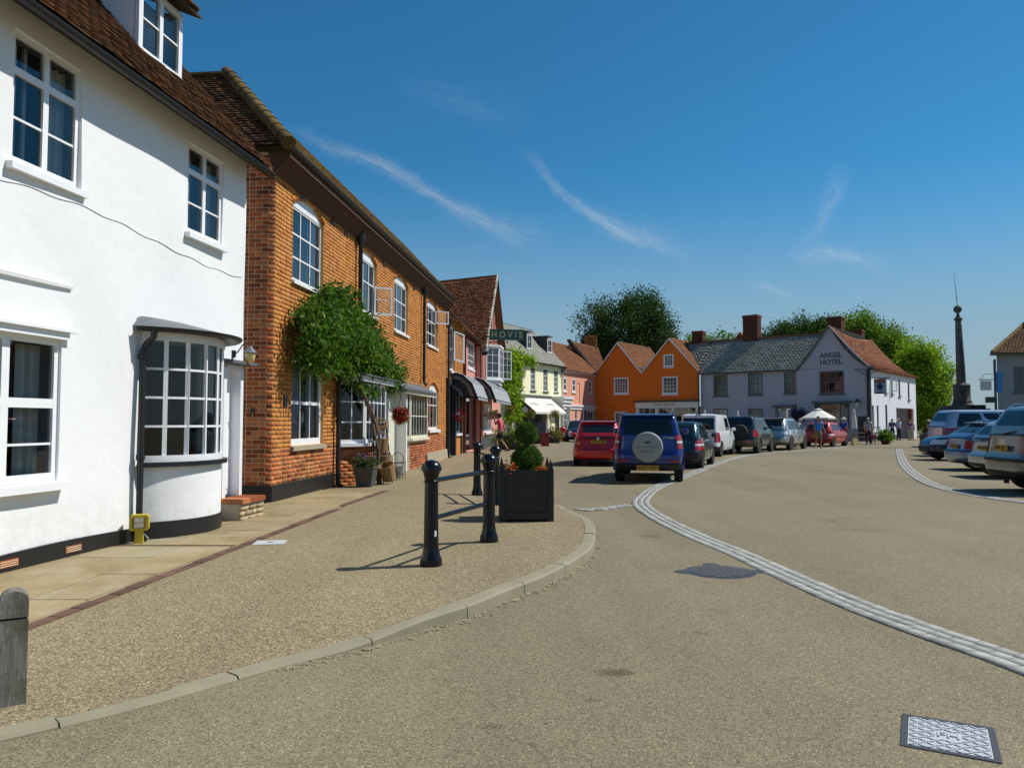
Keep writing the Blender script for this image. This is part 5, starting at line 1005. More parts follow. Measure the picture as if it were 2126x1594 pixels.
MB().bb(gl, gr_, -.27, -.252, 5.7, 5.74).build('string_course', M['lilac'], Ht)
text('lettering', 'ANGEL', .56, M['grey_frame'], Ht, frame((11.05, -.262, 6.62), (1, 0, 0), (0, 0, 1)), extrude=.008, bold=.02, sx=.95); text('lettering', 'HOTEL', .56, M['grey_frame'], Ht, frame((11.05, -.262, 6.08), (1, 0, 0), (0, 0, 1)), extrude=.008, bold=.02, sx=.95)
bb_ = bay(Ht, 9.75, 12.35, .5, .5, .85, 2.85, 4, (1.85, 2.4), M['grey_frame'], 'bay_window', fw=.08); bb_.location.y = -.25; MB().prism([(9.5, -.25), (10.1, -.95), (12.0, -.95), (12.6, -.25)], 2.9, 3.06).build('bay_roof', M['grey_frame'], Ht); MB().prism([(9.8, -.25), (10.25, -.7), (11.85, -.7), (12.3, -.25)], .0, .78).build('bay_base', M['lilac'], Ht); room(Ht, 9.9, 12.2, .7, 2.9, -.2, 1.2, M['curtain'])
MB().bb(6.4, 8.3, -.5, .02, 2.68, 2.82).build('porch_hood', M['grey_frame'], Ht); MB().bb(6.45, 6.65, -.35, .0, .1, 2.68).bb(7.85, 8.05, -.35, .0, .1, 2.68).build('porch_post', M['lilac'], Ht); MB().bb(6.8, 7.7, .02, .07, .1, 2.45).build('door', M['curtain'], Ht)
MB().bb(12.95, 13.6, -.27, -.24, .1, 1.9).build('cellar_door', M['black_frame'], Ht)
slope(Ht, (-.3, -.25, 5.62), (10.9, -.25, 5.62), (0, 1, 1.0), 4.4, M['slate'], (0, -1, 1), .3, .21, jit=.004, lift=.006); MB().hexa([(-3.2, 2.7, 8.62), (10.6, 2.7, 8.62), (10.6, 3.0, 8.62), (-3.2, 3.0, 8.62), (-3.2, 2.75, 8.8), (10.6, 2.75, 8.8), (10.6, 2.95, 8.8), (-3.2, 2.95, 8.8)]).build('ridge', M['tile_orange'], Ht)
slope(Ht, (-4.5, -.25 + .3, 5.9), (-.3, .05, 5.9), (0, 1, 1.0), 4.0, M['slate'], (0, -1, 1), .3, .21, jit=.004, lift=.006)
gutter(Ht, [(0, -.3, 5.62), (8.3, -.3, 5.62)], .07)
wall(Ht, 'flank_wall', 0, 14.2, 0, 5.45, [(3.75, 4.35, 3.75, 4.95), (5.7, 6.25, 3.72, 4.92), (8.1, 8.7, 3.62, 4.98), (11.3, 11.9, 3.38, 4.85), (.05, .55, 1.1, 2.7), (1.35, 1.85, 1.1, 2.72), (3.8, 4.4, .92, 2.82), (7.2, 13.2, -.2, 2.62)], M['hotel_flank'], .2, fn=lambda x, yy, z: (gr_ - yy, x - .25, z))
for a, b, c, d in ((3.75, 4.35, 3.75, 4.95), (5.7, 6.25, 3.72, 4.92), (8.1, 8.7, 3.62, 4.98), (11.3, 11.9, 3.38, 4.85), (.05, .55, 1.1, 2.7), (1.35, 1.85, 1.1, 2.72), (3.8, 4.4, .92, 2.82)):
    window(Ht, a, b, c, d, y=.05, cols=2, rows=4, fw=.05, bw=.03, mat=M['grey_frame'], glass=M['far_glass'], fn=lambda x, yy, z: (gr_ - yy, x - .25, z)); MB().bb(gr_ - .02, gr_ + .1, a - .35, b - .15, c - .1, c - .002).build('sill', M['grey_frame'], Ht)
window(Ht, 0, .5, 3.9, 4.9, y=0, cols=1, rows=2, fw=.06, name='open_casement', fn=lambda x, yy, z: (gr_ + x * .9, 5.4 + .2 * x - yy, z))
MB().quad((gr_ - 1.8, 6.9, .0), (gr_ - 1.8, 13, .0), (gr_ - 1.8, 13, 2.7), (gr_ - 1.8, 6.9, 2.7)).quad((gr_ - .2, 6.95, 2.63), (gr_ - 1.8, 6.95, 2.63), (gr_ - 1.8, 13, 2.63), (gr_ - .2, 13, 2.63)).build('porch_lining', M['hotel_flank'], Ht); MB().bb(gr_ - 1.79, gr_ - 1.7, 8.0, 9.2, .1, 2.1).build('porch_door', M['white_paint'], Ht); MB().bb(gr_ - .3, gr_ - .0, 12.2, 12.6, 0, 2.62).build('porch_post', M['timber_red'], Ht)
MB().bb(gr_ - .03, gr_ + .03, -.2, 6.9, -.1, .42).build('plinth', M['grey_frame'], Ht); MB().quad((gr_, 13.95, 0), (gr_ - 6, 13.95, 0), (gr_ - 6, 13.95, 8), (gr_, 13.95, 5.4)).build('end_wall', M['hotel_flank'], Ht)
# swept red roof over the flank with hipped end
def swp(P): P = P.copy(); t_ = np.clip((P[..., 0] - ga) / 3.25, 0, 1); P[..., 2] -= .75 * np.sin(math.pi * t_) * .75; P[..., 2] -= .4 * np.sin(np.clip((P[..., 1]) / 13, 0, 1) * math.pi) * (1 - t_); return P
zb_ = 5.35; upf = Vector((ga - gr_ - .25, 0, 8.97 - zb_)); LF = upf.length; yE = 14.3
p_mask = lambda a, b: a < 14.7 - b * .55
P = tiles((gr_ + .25, -.5, zb_), (0, 1, 0), upf.normalized(), 14.8, LF, .2, .14, mask=p_mask, jit=.012); 
if np.cross((0, 1, 0), np.array(upf.normalized()))[2] < 0: pass
rf = MB().grid(lambda u, v: tuple(swp(np.array([[gr_ + .25 + upf.x * v, -.5 + (14.7 - LF * v * .55) * u, zb_ + upf.z * v - .03]]))[0]), 14, 10).build('flank_roof', M['tile_red'], Ht, True); tag(link('tile_courses', boxes_mesh('tile_courses', swp(P), M['tile_orange'] if False else M['tile_red']), rf), kind='stuff')
MB().grid(lambda u, v: tuple(swp(np.array([[gr_ + .25 + upf.x * v, 14.2 - LF * v * .55, zb_ + upf.z * v - .03]]))[0] + np.array([-(u) * 6.5 * (1 - v) , 0, 0])), 2, 8).build('hip_end', M['tile_red'], Ht, True)
MB().grid(lambda u, v: (ga - 2.7 * v, -.5 + 10 * u, 8.95 - 3.42 * (1 - (1 - v) ** 1.12) if v > 0 else 8.95), 4, 10).build('left_slope', M['slate'], Ht, True)
pr = [(x, zh(x)) for x in np.linspace(gl - .1, gr_ + .25, 40)]
for (xa, za_), (xb, zb2) in zip(pr[:-1], pr[1:]): pass
MB().add([(x, y, z + dz) for x, z in pr for y, dz in ((-.5, -.10), (-.5, .05), (-.26, .05), (-.26, -.10))], [(i * 4 + k, i * 4 + (k + 1) % 4, i * 4 + 4 + (k + 1) % 4, i * 4 + 4 + k) for i in range(len(pr) - 1) for k in range(4)]).build('bargeboard', M['grey_frame'], Ht)
chimney(Ht, 3.45, 3.0, 8.2, 10.75, 1.3, .9); chimney(Ht, 9.8, 5.4, 7.5, 10.3, 1.1, 1.0); chimney(Ht, 10.2, 10.0, 7.0, 9.6, 1.0, .9)
MB().hexa([(1.7, 3.0, 8.6), (2.9, 3.0, 8.6), (2.9, 6, 8.6), (1.7, 6, 8.6), (2.3, 3.0, 9.4), (2.31, 3.0, 9.4), (2.31, 6, 9.4), (2.3, 6, 9.4)]).build('roof_gablet', M['tile_orange'], Ht)
MB().tube([(gr_ - .15, -.33, 5.5), (gr_ - .15, -.33, .2)], .07, 8).build('downpipe', M['black_frame'], Ht, True)
# ================================================================== PLANTS
def leaf_mat(name, stops, trans=.35, rough=.7):
    t = NT(name); t.n.remove(t.b); c = t.ramp(t.geo.outputs['Random Per Island'], stops)
    c = t.mix(t.math('MULTIPLY', t.math('SUBTRACT', t.noise(.7, 3), .5), 2.0, True), c, t.mix(1.0, c, (1.3, 1.22, .9), 'MULTIPLY'))
    pb = t.node('ShaderNodeBsdfPrincipled'); t.l.new(c, pb.inputs['Base Color']); pb.inputs['Roughness'].default_value = rough; pb.inputs['Specular IOR Level'].default_value = .15
    tl = t.node('ShaderNodeBsdfTranslucent'); t.l.new(t.mix(1.0, c, (1.3, 1.5, .7), 'MULTIPLY'), tl.inputs[0]); mx = t.node('ShaderNodeMixShader'); mx.inputs[0].default_value = trans
    t.l.new(pb.outputs[0], mx.inputs[1]); t.l.new(tl.outputs[0], mx.inputs[2]); t.l.new(mx.outputs[0], t.n['Material Output'].inputs[0]); return t.m
M['leaf_dark'] = leaf_mat('dark_leaf', [(0, (.020, .042, .011)), (.5, (.044, .084, .020)), (1, (.078, .122, .032))], .28)
M['leaf_mid'] = leaf_mat('mid_green_leaf', [(0, (.04, .085, .010)), (.5, (.10, .18, .02)), (1, (.18, .27, .035))], .38)
M['leaf_lime'] = leaf_mat('lime_leaf', [(0, (.09, .15, .010)), (.5, (.21, .32, .022)), (1, (.36, .46, .05))], .4)
M['leaf_wist'] = leaf_mat('climber_leaf', [(0, (.020, .055, .008)), (.45, (.055, .125, .014)), (.85, (.10, .19, .022)), (1, (.20, .25, .05))], .35, .6)
M['leaf_box'] = leaf_mat('box_leaf', [(0, (.022, .055, .007)), (.5, (.055, .115, .013)), (1, (.11, .19, .028))], .25, .6)
M['bark'] = plain('bark', (.085, .068, .05), .95, .3, 9, .7, 22, bdist=.02)
def leaves(C, sig, per, size, asp=.55, up=.35, droop=0.0):
    """leaf quads round clump centres C (n, 3)"""
    C = np.repeat(np.asarray(C, float), per, 0); n = len(C); s_ = np.asarray(sig, float); P = C + RNG.normal(0, 1, (n, 3)) * s_
    N = RNG.normal(0, 1, (n, 3)); N[:, 2] += up * 2; N /= np.linalg.norm(N, axis=1)[:, None]; A = RNG.normal(0, 1, (n, 3)); A[:, 2] -= droop * 2; A -= N * (A * N).sum(1)[:, None]; A /= np.linalg.norm(A, axis=1)[:, None]; B_ = np.cross(N, A)
    L = (size * RNG.uniform(.6, 1.4, n))[:, None]; w = L * asp * .5
    return np.stack([P, P + A * L * .45 + B_ * w + N * L * .06, P + A * L, P + A * L * .5 - B_ * w], 1)
def crown_pts(c, r, n, inner=.35, seed=1, rough=.25, flat=-.9):
    g = np.random.default_rng(seed); d = g.normal(0, 1, (n * 3, 3)); d /= np.linalg.norm(d, axis=1)[:, None]; d = d[d[:, 2] > flat][:n]
    ph = g.uniform(0, 6.28, 8); w = 1 + rough * (np.sin(3 * d[:, 0] * 2 + ph[0]) * np.sin(4 * d[:, 1] + ph[1]) + .7 * np.sin(6 * d[:, 2] + ph[2] + 3 * d[:, 0]))
    rad = (inner + (1 - inner) * g.uniform(0, 1, len(d)) ** .45) * w; return np.asarray(c) + d * rad[:, None] * np.asarray(r)
def tree(name, base, c, r, mat, label, group=None, clumps=150, per=90, leaf=.34, sig=.55, trunk=.4, seed=1, inner=.35, rough=.25, flat=-.9):
    root = empty(name, base, 0, label, 'tree', group); b = np.array(base, float); c = np.array(c, float) - b; P = crown_pts(c, r, clumps, inner, seed, rough, flat)
    Q = leaves(P, sig, per, leaf); link('crown', quads_mesh('crown', Q, mat), root)
    tb = MB(); tb.tube([(0, 0, -.2), (0.1, 0, c[2] * .3), (c[0] * .6, c[1] * .6, c[2] * .62), tuple(c * [1, 1, .95])], [trunk, trunk * .8, trunk * .6, trunk * .3], 9); tb.build('trunk', M['bark'], root, True)
    g = random.Random(seed); lb = MB()
    for k in range(12):
        e = P[g.randrange(len(P))]; st = np.array([c[0] * .5, c[1] * .5, c[2] * g.uniform(.4, .7)]); m = (st + e) / 2 + np.array([0, 0, g.uniform(.2, .8)]); lb.tube([st, m, e], [trunk * .4, trunk * .22, .03], 6)
    tag(lb.build('limbs', M['bark'], root, True), kind='stuff'); return root
tree('broad_tree', (14.6, 96, 0), (14.6, 96, 11.6), (6.2, 5.3, 5.6), M['leaf_dark'], 'large dark round-headed tree rising behind the orange gables', clumps=300, per=210, leaf=.27, sig=.62, trunk=.6, seed=4, rough=.10, inner=.35)
tree('leafy_tree', (41.0, 88, 0), (40.4, 88, 8.4), (5.0, 4.2, 5.2), M['leaf_mid'], 'tall bright green tree behind the chimneys of the hotel', clumps=300, per=200, leaf=.28, sig=.58, seed=7, rough=.12, inner=.3)
tree('lime_tree', (40.6, 76, 0), (40.3, 76, 4.6), (2.7, 2.4, 4.6), M['leaf_lime'], 'yellow-green tree growing to the ground at the end of the hotel', clumps=230, per=190, leaf=.24, sig=.46, trunk=.22, seed=9, rough=.15, inner=.3)
for k, (px_, py_2, top, rx2) in enumerate(((32.4, 92, 12.9, 2.9), (35.6, 93, 13.6, 3.0), (38.4, 94, 13.8, 2.8))):
    tree('yew_tree', (px_, py_2, 0), (px_, py_2, top - 3.2), (rx2, 2.4, 3.4), M['leaf_dark'], ['dark rounded tree behind the slate roof, leftmost of three', 'dark rounded tree behind the slate roof, middle of three', 'dark rounded tree behind the hotel gable, rightmost of three'][k], 'dark trees behind the hotel', clumps=120, per=170, leaf=.27, sig=.48, trunk=.25, seed=20 + k, rough=.12)
for k, px_ in enumerate((25.2, 28.6, 31.4)):
    tree('hedge_tree', (px_, 108, 0), (px_, 108, 11.3 + .3 * (k % 2)), (2.1, 1.6, 2.1), M['leaf_mid'], ['small green treetop beside the brick chimney right of the gables', 'small green treetop above the slate ridge, middle one', 'small green treetop above the slate ridge, rightmost one'][k], 'treetops above the slate ridge', clumps=40, per=70, leaf=.36, sig=.45, trunk=.2, seed=30 + k)
# far hedge and wooded skyline closing the view on the right
P = np.stack([RNG.uniform(-120, 320, 900), 185 + RNG.normal(0, 4, 900), RNG.uniform(0, 3.0, 900)], 1); tag(link('distant_wood', quads_mesh('distant_wood', leaves(P, (1.3, 1.0, .5), 16, 1.2, .7), M['leaf_mid'])), 'far-off belt of trees along the horizon', 'wood', kind='stuff')
P = np.stack([RNG.uniform(38.5, 46, 160), 69 + RNG.normal(0, .5, 160), RNG.uniform(.1, 1.9, 160)], 1); hg_ = tag(link('garden_hedge', quads_mesh('garden_hedge', leaves(P, .28, 45, .2), M['leaf_dark'])), 'dark clipped hedge below the yellow-green tree beside the hotel', 'hedge')
# ---- climber on the brick house
WI = empty('climbing_wisteria', tuple(to_world(Bh, (3.35, -.16, .1))), Bh.rotation_euler.z, 'bushy green wisteria on a twisted trunk against the orange brick house', 'climber')
tk = MB(); tk.tube([(.72, -.55, 0), (.62, -.52, .35), (.66, -.55, .75), (.52, -.50, 1.1), (.50, -.42, 1.5), (.30, -.30, 1.95), (.05, -.16, 2.4), (-.2, -.08, 3.0)], [.042, .035, .033, .028, .03, .033, .028, .018], 9); tk.tube([(.80, -.58, 0), (.60, -.56, .5), (.70, -.56, 1.0), (.42, -.46, 1.6), (.1, -.3, 2.1)], [.035, .032, .03, .028, .02], 8); tk.build('trunk', plain('pale_twisted_bark', (.15, .115, .08), .95, .4, 14, .7, 30, bdist=.02), WI, True)
br_ = MB()
for e in ((-2.0, -.12, 2.75), (-1.2, -.2, 3.3), (1.4, -.3, 2.95), (2.6, -.25, 2.6), (.5, -.25, 3.3), (-.6, -.2, 3.5)): br_.tube([(-.1, -.1, 2.4), ((e[0] - .1) * .5, -.16, (e[2] + 2.6) / 2), e], [.03, .022, .012], 6)
tag(br_.build('branches', M['bark'], WI, True), kind='stuff')
C = []; g = np.random.default_rng(5)
while len(C) < 380:
    x, z = g.uniform(-2.9, 3.5), g.uniform(2.2, 4.1)
    # outline: tall at the left, trailing away to the right
    top = np.interp(x, [-2.9, -2.2, -1.2, -.2, .6, 1.8, 3.0, 3.5], [3.15, 3.5, 3.9, 3.72, 3.5, 3.15, 2.85, 2.6]); bot = np.interp(x, [-2.9, -2.2, -1.2, 0, 1.0, 2.0, 3.5], [2.45, 2.40, 2.65, 2.25, 2.05, 2.25, 2.3])
    if bot < z < top:
        dep = .12 + .46 * math.sin(math.pi * min(max((z - bot) / (top - bot), 0.05), .95)) * g.uniform(.35, 1); C.append((x, -dep + .08, z))
S_ = []
for _ in range(46):     # straggling shoots at the edge
    x = g.uniform(-2.8, 3.1); top = np.interp(x, [-2.9, -2.2, -1.2, -.2, .6, 1.8, 3.0, 3.5], [3.15, 3.5, 3.9, 3.72, 3.5, 3.15, 2.85, 2.6]); bot = np.interp(x, [-2.9, -2.2, -1.2, 0, 1.0, 2.0, 3.5], [2.45, 2.40, 2.65, 2.25, 2.05, 2.25, 2.3]); up_ = g.random() < .55
    z0 = top if up_ else bot; dx_, dz_ = g.uniform(-.25, .35), (g.uniform(.05, .32) if up_ else -g.uniform(.1, .35))
    for q in np.linspace(0, 1, 6): S_.append((x + dx_ * q, -.12 - .25 * g.random() - .1 * q, z0 + dz_ * q))
Q = np.concatenate([leaves(C, (.14, .10, .12), 52, .11, .36, .35, .5), leaves(S_, .035, 9, .11, .34, .3, .5)]); Q[..., 1] = np.minimum(Q[..., 1], .12); tag(link('foliage', quads_mesh('foliage', Q, M['leaf_wist']), WI), kind='stuff')
# ---- creeper on the corner of the cream house
CR = empty('wall_creeper', tuple(to_world(Ec, (3.6, -.2, .2))), Ec.rotation_euler.z, 'bright green creeper climbing the corner of the cream house beside the oriel', 'climber'); C = []
for _ in range(260):
    z = g.uniform(1.6, 6.6); w = .55 + .25 * math.sin(z * 1.7) + (.5 if z > 6.0 else 0) + (.4 if 3 < z < 4 else 0); C.append((g.uniform(-w * 1.6, w), g.uniform(-.45, .1), z - .2))
for _ in range(40): C.append((g.uniform(.3, 3.0), -.3, g.uniform(5.8, 6.1)))
tag(link('foliage', quads_mesh('foliage', leaves(C, .16, 26, .2, .6, .2, .4), M['leaf_lime']), CR), kind='stuff'); MB().tube([(-.2, .1, -.1), (-.25, 0, 2), (-.1, .05, 5)], [.06, .05, .02], 7).build('stem', M['bark'], CR, True)
# ================================================================== STREET FURNITURE
def bollard(x, y, label, h=1.0):
    z = float(zp(x, y)); r0 = empty('iron_bollard', (x, y, z), 0, label, 'bollard', 'black iron bollards on the pavement')
    MB().lathe([(.106, 0), (.109, .02), (.103, .04), (.106, .055), (.098, .075), (.086, .10), (.076, .15), (.071, .2), (.065, .78), (.073, .785), (.075, .80), (.065, .81), (.069, .84), (.082, .885), (.097, .90), (.099, .92), (.087, .955), (.06, .985), (.012, 1.0), (.001, 1.0)], (0, 0, 0), 28).build('post', M['iron_gloss'], r0, True); return r0
b1 = bollard(-.77, 7.40, 'black iron bollard with a white paper label, nearest to the camera'); b2 = bollard(-.262, 8.85, 'black iron bollard with domed cap directly in front of the black planter')
b3 = bollard(-.66, 14.63, 'slim-looking black iron bollard farthest from the camera, left of the topiary'); b4 = bollard(-.28, 13.1, 'black iron bollard hidden behind the near one, just left of the topiary')
MB().bb(-.006, .006, -.0, .0, 0, 0)
st_ = MB().bb(.048, .052, -.06, -.052, .26, .31); stk = MB().grid(lambda u, v: (.0705 * math.cos(-1.0 + .3 * u), .0705 * math.sin(-1.0 + .3 * u), .28 + .055 * v), 4, 1).build('paper_label', M['white_paint'], b1)
def rail(p, q, label):
    p, q = Vector(p), Vector(q); r0 = empty('rail_pair', p, 0, label, 'rail', 'rails between the bollards'); v = q - p
    for zf in (.80, .44):
        a_, b_ = v.normalized() * .07, v - v.normalized() * .07; a_.z += zf; b_.z += zf - v.z + v.z; MB().tube([a_, b_], .024, 12).build('bar', M['iron_gloss'], r0, True)
        for e, s_ in ((a_, 1), (b_, -1)): MB().tube([e - v.normalized() * .002 * s_, e + v.normalized() * .03 * s_], .034, 12).build('socket', M['iron_gloss'], r0, True)
rail(b1.location, b2.location, 'pair of black iron rails joining the two nearest bollards'); rail(b4.location, b3.location, 'pair of black iron rails joining the two farther bollards')
# ---- planter with topiary
PX, PY = .19, 11.02; pz = float(zp(PX, PY)); M['planter'] = plain('black_planter_paint', (.0085, .0085, .010), .45, .25, 6, .1, 40)
PL = empty('timber_planter', (PX, PY, pz), R(1.5), 'square black panelled planter with pointed corner posts on the pavement end', 'planter'); hw = .37
for sx in (-1, 1):
    for sy in (-1, 1):
        x, y = sx * (hw - .035), sy * (hw - .035); MB().bb(x - .04, x + .04, y - .04, y + .04, 0, .70).add([(x - .04, y - .04, .70), (x + .04, y - .04, .70), (x + .04, y + .04, .70), (x - .04, y + .04, .70), (x, y, .86)], [(0, 1, 4), (1, 2, 4), (2, 3, 4), (3, 0, 4)]).build('corner_post', M['planter'], PL)
for k in range(4):
    a = k * math.pi / 2; rm = Matrix.Rotation(a, 3, 'Z'); mb = MB(); mb.box(rm @ Vector((0, -hw + .045, .36)), (hw * 2 - .15, .03, .60), rm).box(rm @ Vector((0, -hw + .025, .665)), (hw * 2 - .15, .05, .07), rm).box(rm @ Vector((0, -hw + .025, .075)), (hw * 2 - .15, .05, .09), rm); mb.build('panel', M['planter'], PL)
MB().bb(-hw + .06, hw - .06, -hw + .06, hw - .06, .55, .62).build('soil', plain('potting_soil', (.03, .022, .015), .95), PL)
TP = empty('topiary_bush', (PX + .02, PY - .02, pz + .60), 0, 'box topiary of two clipped green balls on a stem growing in the black planter', 'topiary')
def ball(name, c, r, n, size, par, mat):
    d = RNG.normal(0, 1, (n, 3)); d /= np.linalg.norm(d, axis=1)[:, None]; P = np.array(c) + d * (r * (RNG.uniform(.74, 1.0, n) ** .5 * (1 + .07 * np.sin(5 * d[:, 0] + 2) * np.sin(4 * d[:, 2]) + .03 * RNG.normal(0, 1, n))))[:, None]
    return link(name, quads_mesh(name, leaves(P, .006, 4, size, .6, .1), mat), par)
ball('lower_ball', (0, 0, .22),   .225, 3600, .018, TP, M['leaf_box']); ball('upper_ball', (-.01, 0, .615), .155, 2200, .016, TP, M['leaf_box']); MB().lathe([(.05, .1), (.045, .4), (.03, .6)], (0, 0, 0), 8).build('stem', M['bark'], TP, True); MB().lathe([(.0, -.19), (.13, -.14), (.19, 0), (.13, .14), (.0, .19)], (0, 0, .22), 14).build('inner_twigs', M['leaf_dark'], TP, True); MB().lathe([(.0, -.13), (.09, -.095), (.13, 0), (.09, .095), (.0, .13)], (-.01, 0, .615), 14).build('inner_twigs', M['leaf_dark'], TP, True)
M['petal_orange'] = plain('orange_petal', (.62, .10, .015), .6, .3, 60, island=.35); M['petal_red'] = plain('red_petal', (.42, .012, .03), .6, .3, 60, island=.4); M['petal_purple'] = plain('purple_petal', (.10, .03, .16), .6, .3, 60, island=.4)
def flowers(name, loc, C, sig, label, petal, par_leaf=None, n=45, size=.03, cat='flowers', lsize=.04):
    r0 = empty(name, loc, 0, label, cat); tag(link('foliage', quads_mesh('foliage', leaves(C, sig, n, lsize, .5, .3), par_leaf or M['leaf_mid']), r0), kind='stuff'); tag(link('petals', quads_mesh('petals', leaves(np.asarray(C) + [0, 0, sig * .8], sig, n, size, .9, .6), petal), r0), kind='stuff'); return r0
flowers('bedding_flowers', (PX - .2, PY - .22, pz + .62), [(x, y, .045 + .03 * math.sin(x * 40)) for x in (-.10, -.04, .03) for y in (-.06, .03, .14, .25)], .035, 'orange bedding flowers at the left of the black planter', M['petal_orange']); flowers('bedding_flowers', (PX + .23, PY - .22, pz + .62), [(x, y, .04) for x in (-.08, 0, .06) for y in (-.06, .03, .12)], .032, 'orange bedding flowers at the right of the black planter', M['petal_orange'])
# ---- weathered timber post in the corner
t = NT('weathered_oak'); n_ = t.noise(3.5, 6, .7, t.scaled((3, 3, .5))); c = t.ramp(n_, [(.3, (.07, .062, .05)), (.5, (.21, .19, .16)), (.7, (.36, .34, .30))]); c = t.mix(t.math('MULTIPLY', t.math('SUBTRACT', t.noise(6, 5, .65), .48), 4, True), c, (.085, .095, .035)); t.col(c).set(.95, 0, .15).bump(t.noise(30, 6, .7, t.scaled((3, 3, .35))), .6, .01); M['oak'] = t.m
wx, wy = -2.565, 4.02; WP = empty('timber_post', (wx, wy, float(zp(wx, wy))), R(32), 'weathered grey oak post with rounded top and dark groove at the bottom left', 'post'); s_ = .066
def post_block(z0, z1, dome):
    prof = [(-s_, z0), (s_, z0), (s_, z1)] + ([(s_ * math.cos(a), z1 + .055 * math.sin(a)) for a in np.linspace(.15, math.pi - .15, 9)] if dome else []) + [(-s_, z1)]
    return MB().prism(prof, -s_, s_, lambda x, z, h: (x, h, z))
post_block(-.1, .425, False).build('shaft', M['oak'], WP); post_block(.437, .515, True).build('head', M['oak'], WP); MB().bb(-s_ + .008, s_ - .008, -s_ + .008, s_ - .008, .42, .44).build('groove', M['dark'], WP)
# ---- pots, basket stand and hanging basket at the brick house
def atB(x, off, z=None): p = to_world(Bh, (x, -off, 0)); return (p[0], p[1], float(zp(p[0], p[1])) + .012 if z is None else z)
M['wicker'] = plain('wicker', (.33, .205, .085), .8, .35, 60, .8, 90, bdist=.01); M['zinc'] = plain('zinc', (.38, .40, .42), .4, .2, 12, metal=.6); M['wire'] = plain('dark_wire', (.03, .028, .025), .5)
def wicker_basket(name, loc, rz, r0, r1, h, label, tilt=0, handle=True, legs=False):
    r = empty(name, loc, rz, label, 'basket', 'wicker baskets on the stand'); r.rotation_euler = (tilt, 0, rz); b = MB(); N = 18
    for k in range(int(h / .022)):
        f = k / max(1, int(h / .022) - 1); rad = r0 + (r1 - r0) * f; b.tube([(rad * (1 + .03 * (-1) ** (i + k)) * math.cos(6.283 * i / N), rad * (1 + .03 * (-1) ** (i + k)) * math.sin(6.283 * i / N), f * h) for i in range(N + 1)], .012, 5, caps=False)
    b.lathe([(.001, .005), (r0 * .98, .006)], (0, 0, 0), 16, cap=False); b.build('woven_body', M['wicker'], r, True); w = MB()
    for i in range(12): a = 6.283 * i / 12; w.tube([(r0 * math.cos(a), r0 * math.sin(a), 0), (r1 * 1.04 * math.cos(a), r1 * 1.04 * math.sin(a), h)], .008, 5)
    tag(w.build('stakes', M['wicker'], r, True), kind='stuff')
    if handle: MB().tube([(r1 * math.cos(a), 0, h + r1 * .9 * math.sin(a)) for a in np.linspace(0, math.pi, 12)], .011, 6).build('handle', M['wicker'], r, True)
    return r
p = atB(3.38, .62); ZP = empty('tapered_planter', p, Bh.rotation_euler.z, 'dark grey tapered square planter with green plants by the twisted trunk', 'planter'); mb = MB(); mb.hexa([(-.15, -.15, 0), (.15, -.15, 0), (.15, .15, 0), (-.15, .15, 0), (-.21, -.21, .38), (.21, -.21, .38), (.21, .21, .38), (-.21, .21, .38)]); mb.build('tub', plain('slate_grey_tub', (.07, .075, .078), .5, .15, 6), ZP)
for k in range(4):
    rm = Matrix.Rotation(k * math.pi / 2, 3, 'Z'); MB().box(rm @ Vector((0, -.208, .385)), (.44, .03, .04), rm).build('rim', bpy.data.materials['slate_grey_tub'], ZP)
flowers('pot_plant', (p[0], p[1], p[2] + .40), [(x, y, z) for x in (-.13, 0, .13) for y in (-.13, 0, .13) for z in (.02, .12)], .06, 'leafy bedding plants with purple flowers in the dark tapered planter', M['petal_purple'], M['leaf_box'], 30, .03, 'plant', .07)
p = atB(4.25, .72); LS = empty('ladder_stand', p, Bh.rotation_euler.z - R(62), 'black ladder-shaped stand carrying wicker baskets against the bay window', 'stand'); 
for sx in (-1, 1): MB().tube([(sx * .22, -.10, 0), (sx * .13, .16, 1.28)], .014, 8).build('leg', M['wire'], LS, True); MB().tube([(sx * .2, .42, 0), (sx * .13, .16, 1.28)], .012, 8).build('leg', M['wire'], LS, True)
for z in (.3, .62, .95, 1.26): f = z / 1.28; MB().tube([(-.22 + .09 * f, -.10 + .26 * f, z), (.22 - .09 * f, -.10 + .26 * f, z)], .011, 6).build('rung', M['wire'], LS, True)
def onS(x, y, z): c_, s__ = math.cos(LS.rotation_euler.z), math.sin(LS.rotation_euler.z); return (p[0] + c_ * x - s__ * y, p[1] + s__ * x + c_ * y, p[2] + z)
wicker_basket('wicker_basket', onS(-.02, .10, 1.20), .3, .13, .16, .13, 'shallow oval wicker basket on top of the black stand', R(30), False); wicker_basket('wicker_basket', onS(.0, .0, .66), 0, .11, .145, .30, 'narrow wicker basket hanging at the middle of the black stand'); wicker_basket('wicker_basket', onS(.02, -.08, .33), 0, .13, .16, .26, 'round wicker basket with handle on the lower rung of the stand'); bt = wicker_basket('wicker_basket', onS(.10, -.30, .10), -.4, .13, .17, .34, 'largest wicker basket tipped forward at the foot of the stand', R(26), False)
for k in range(2): MB().tube([(.08 - .16 * k, -.1, .02), (.1 - .2 * k, -.16, -.10)], .012, 5).build('foot', M['wicker'], bt, True)
p = atB(5.2, .72); WS = empty('wire_plant_stand', p, .4, 'wire stand with arched handles holding zinc pails beside the baskets', 'stand')
for dx in (-.14, .12): MB().tube([(dx + .15 * math.cos(a), 0, .40 + .22 * math.sin(a)) for a in np.linspace(0, math.pi, 14)], .009, 6).build('handle', M['wire'], WS, True)
for sx in (-.29, -.02, .27):
    for sy in (-.12, .12): MB().tube([(sx, sy, 0), (sx, sy * .9, .42)], .008, 5).build('leg', M['wire'], WS, True)
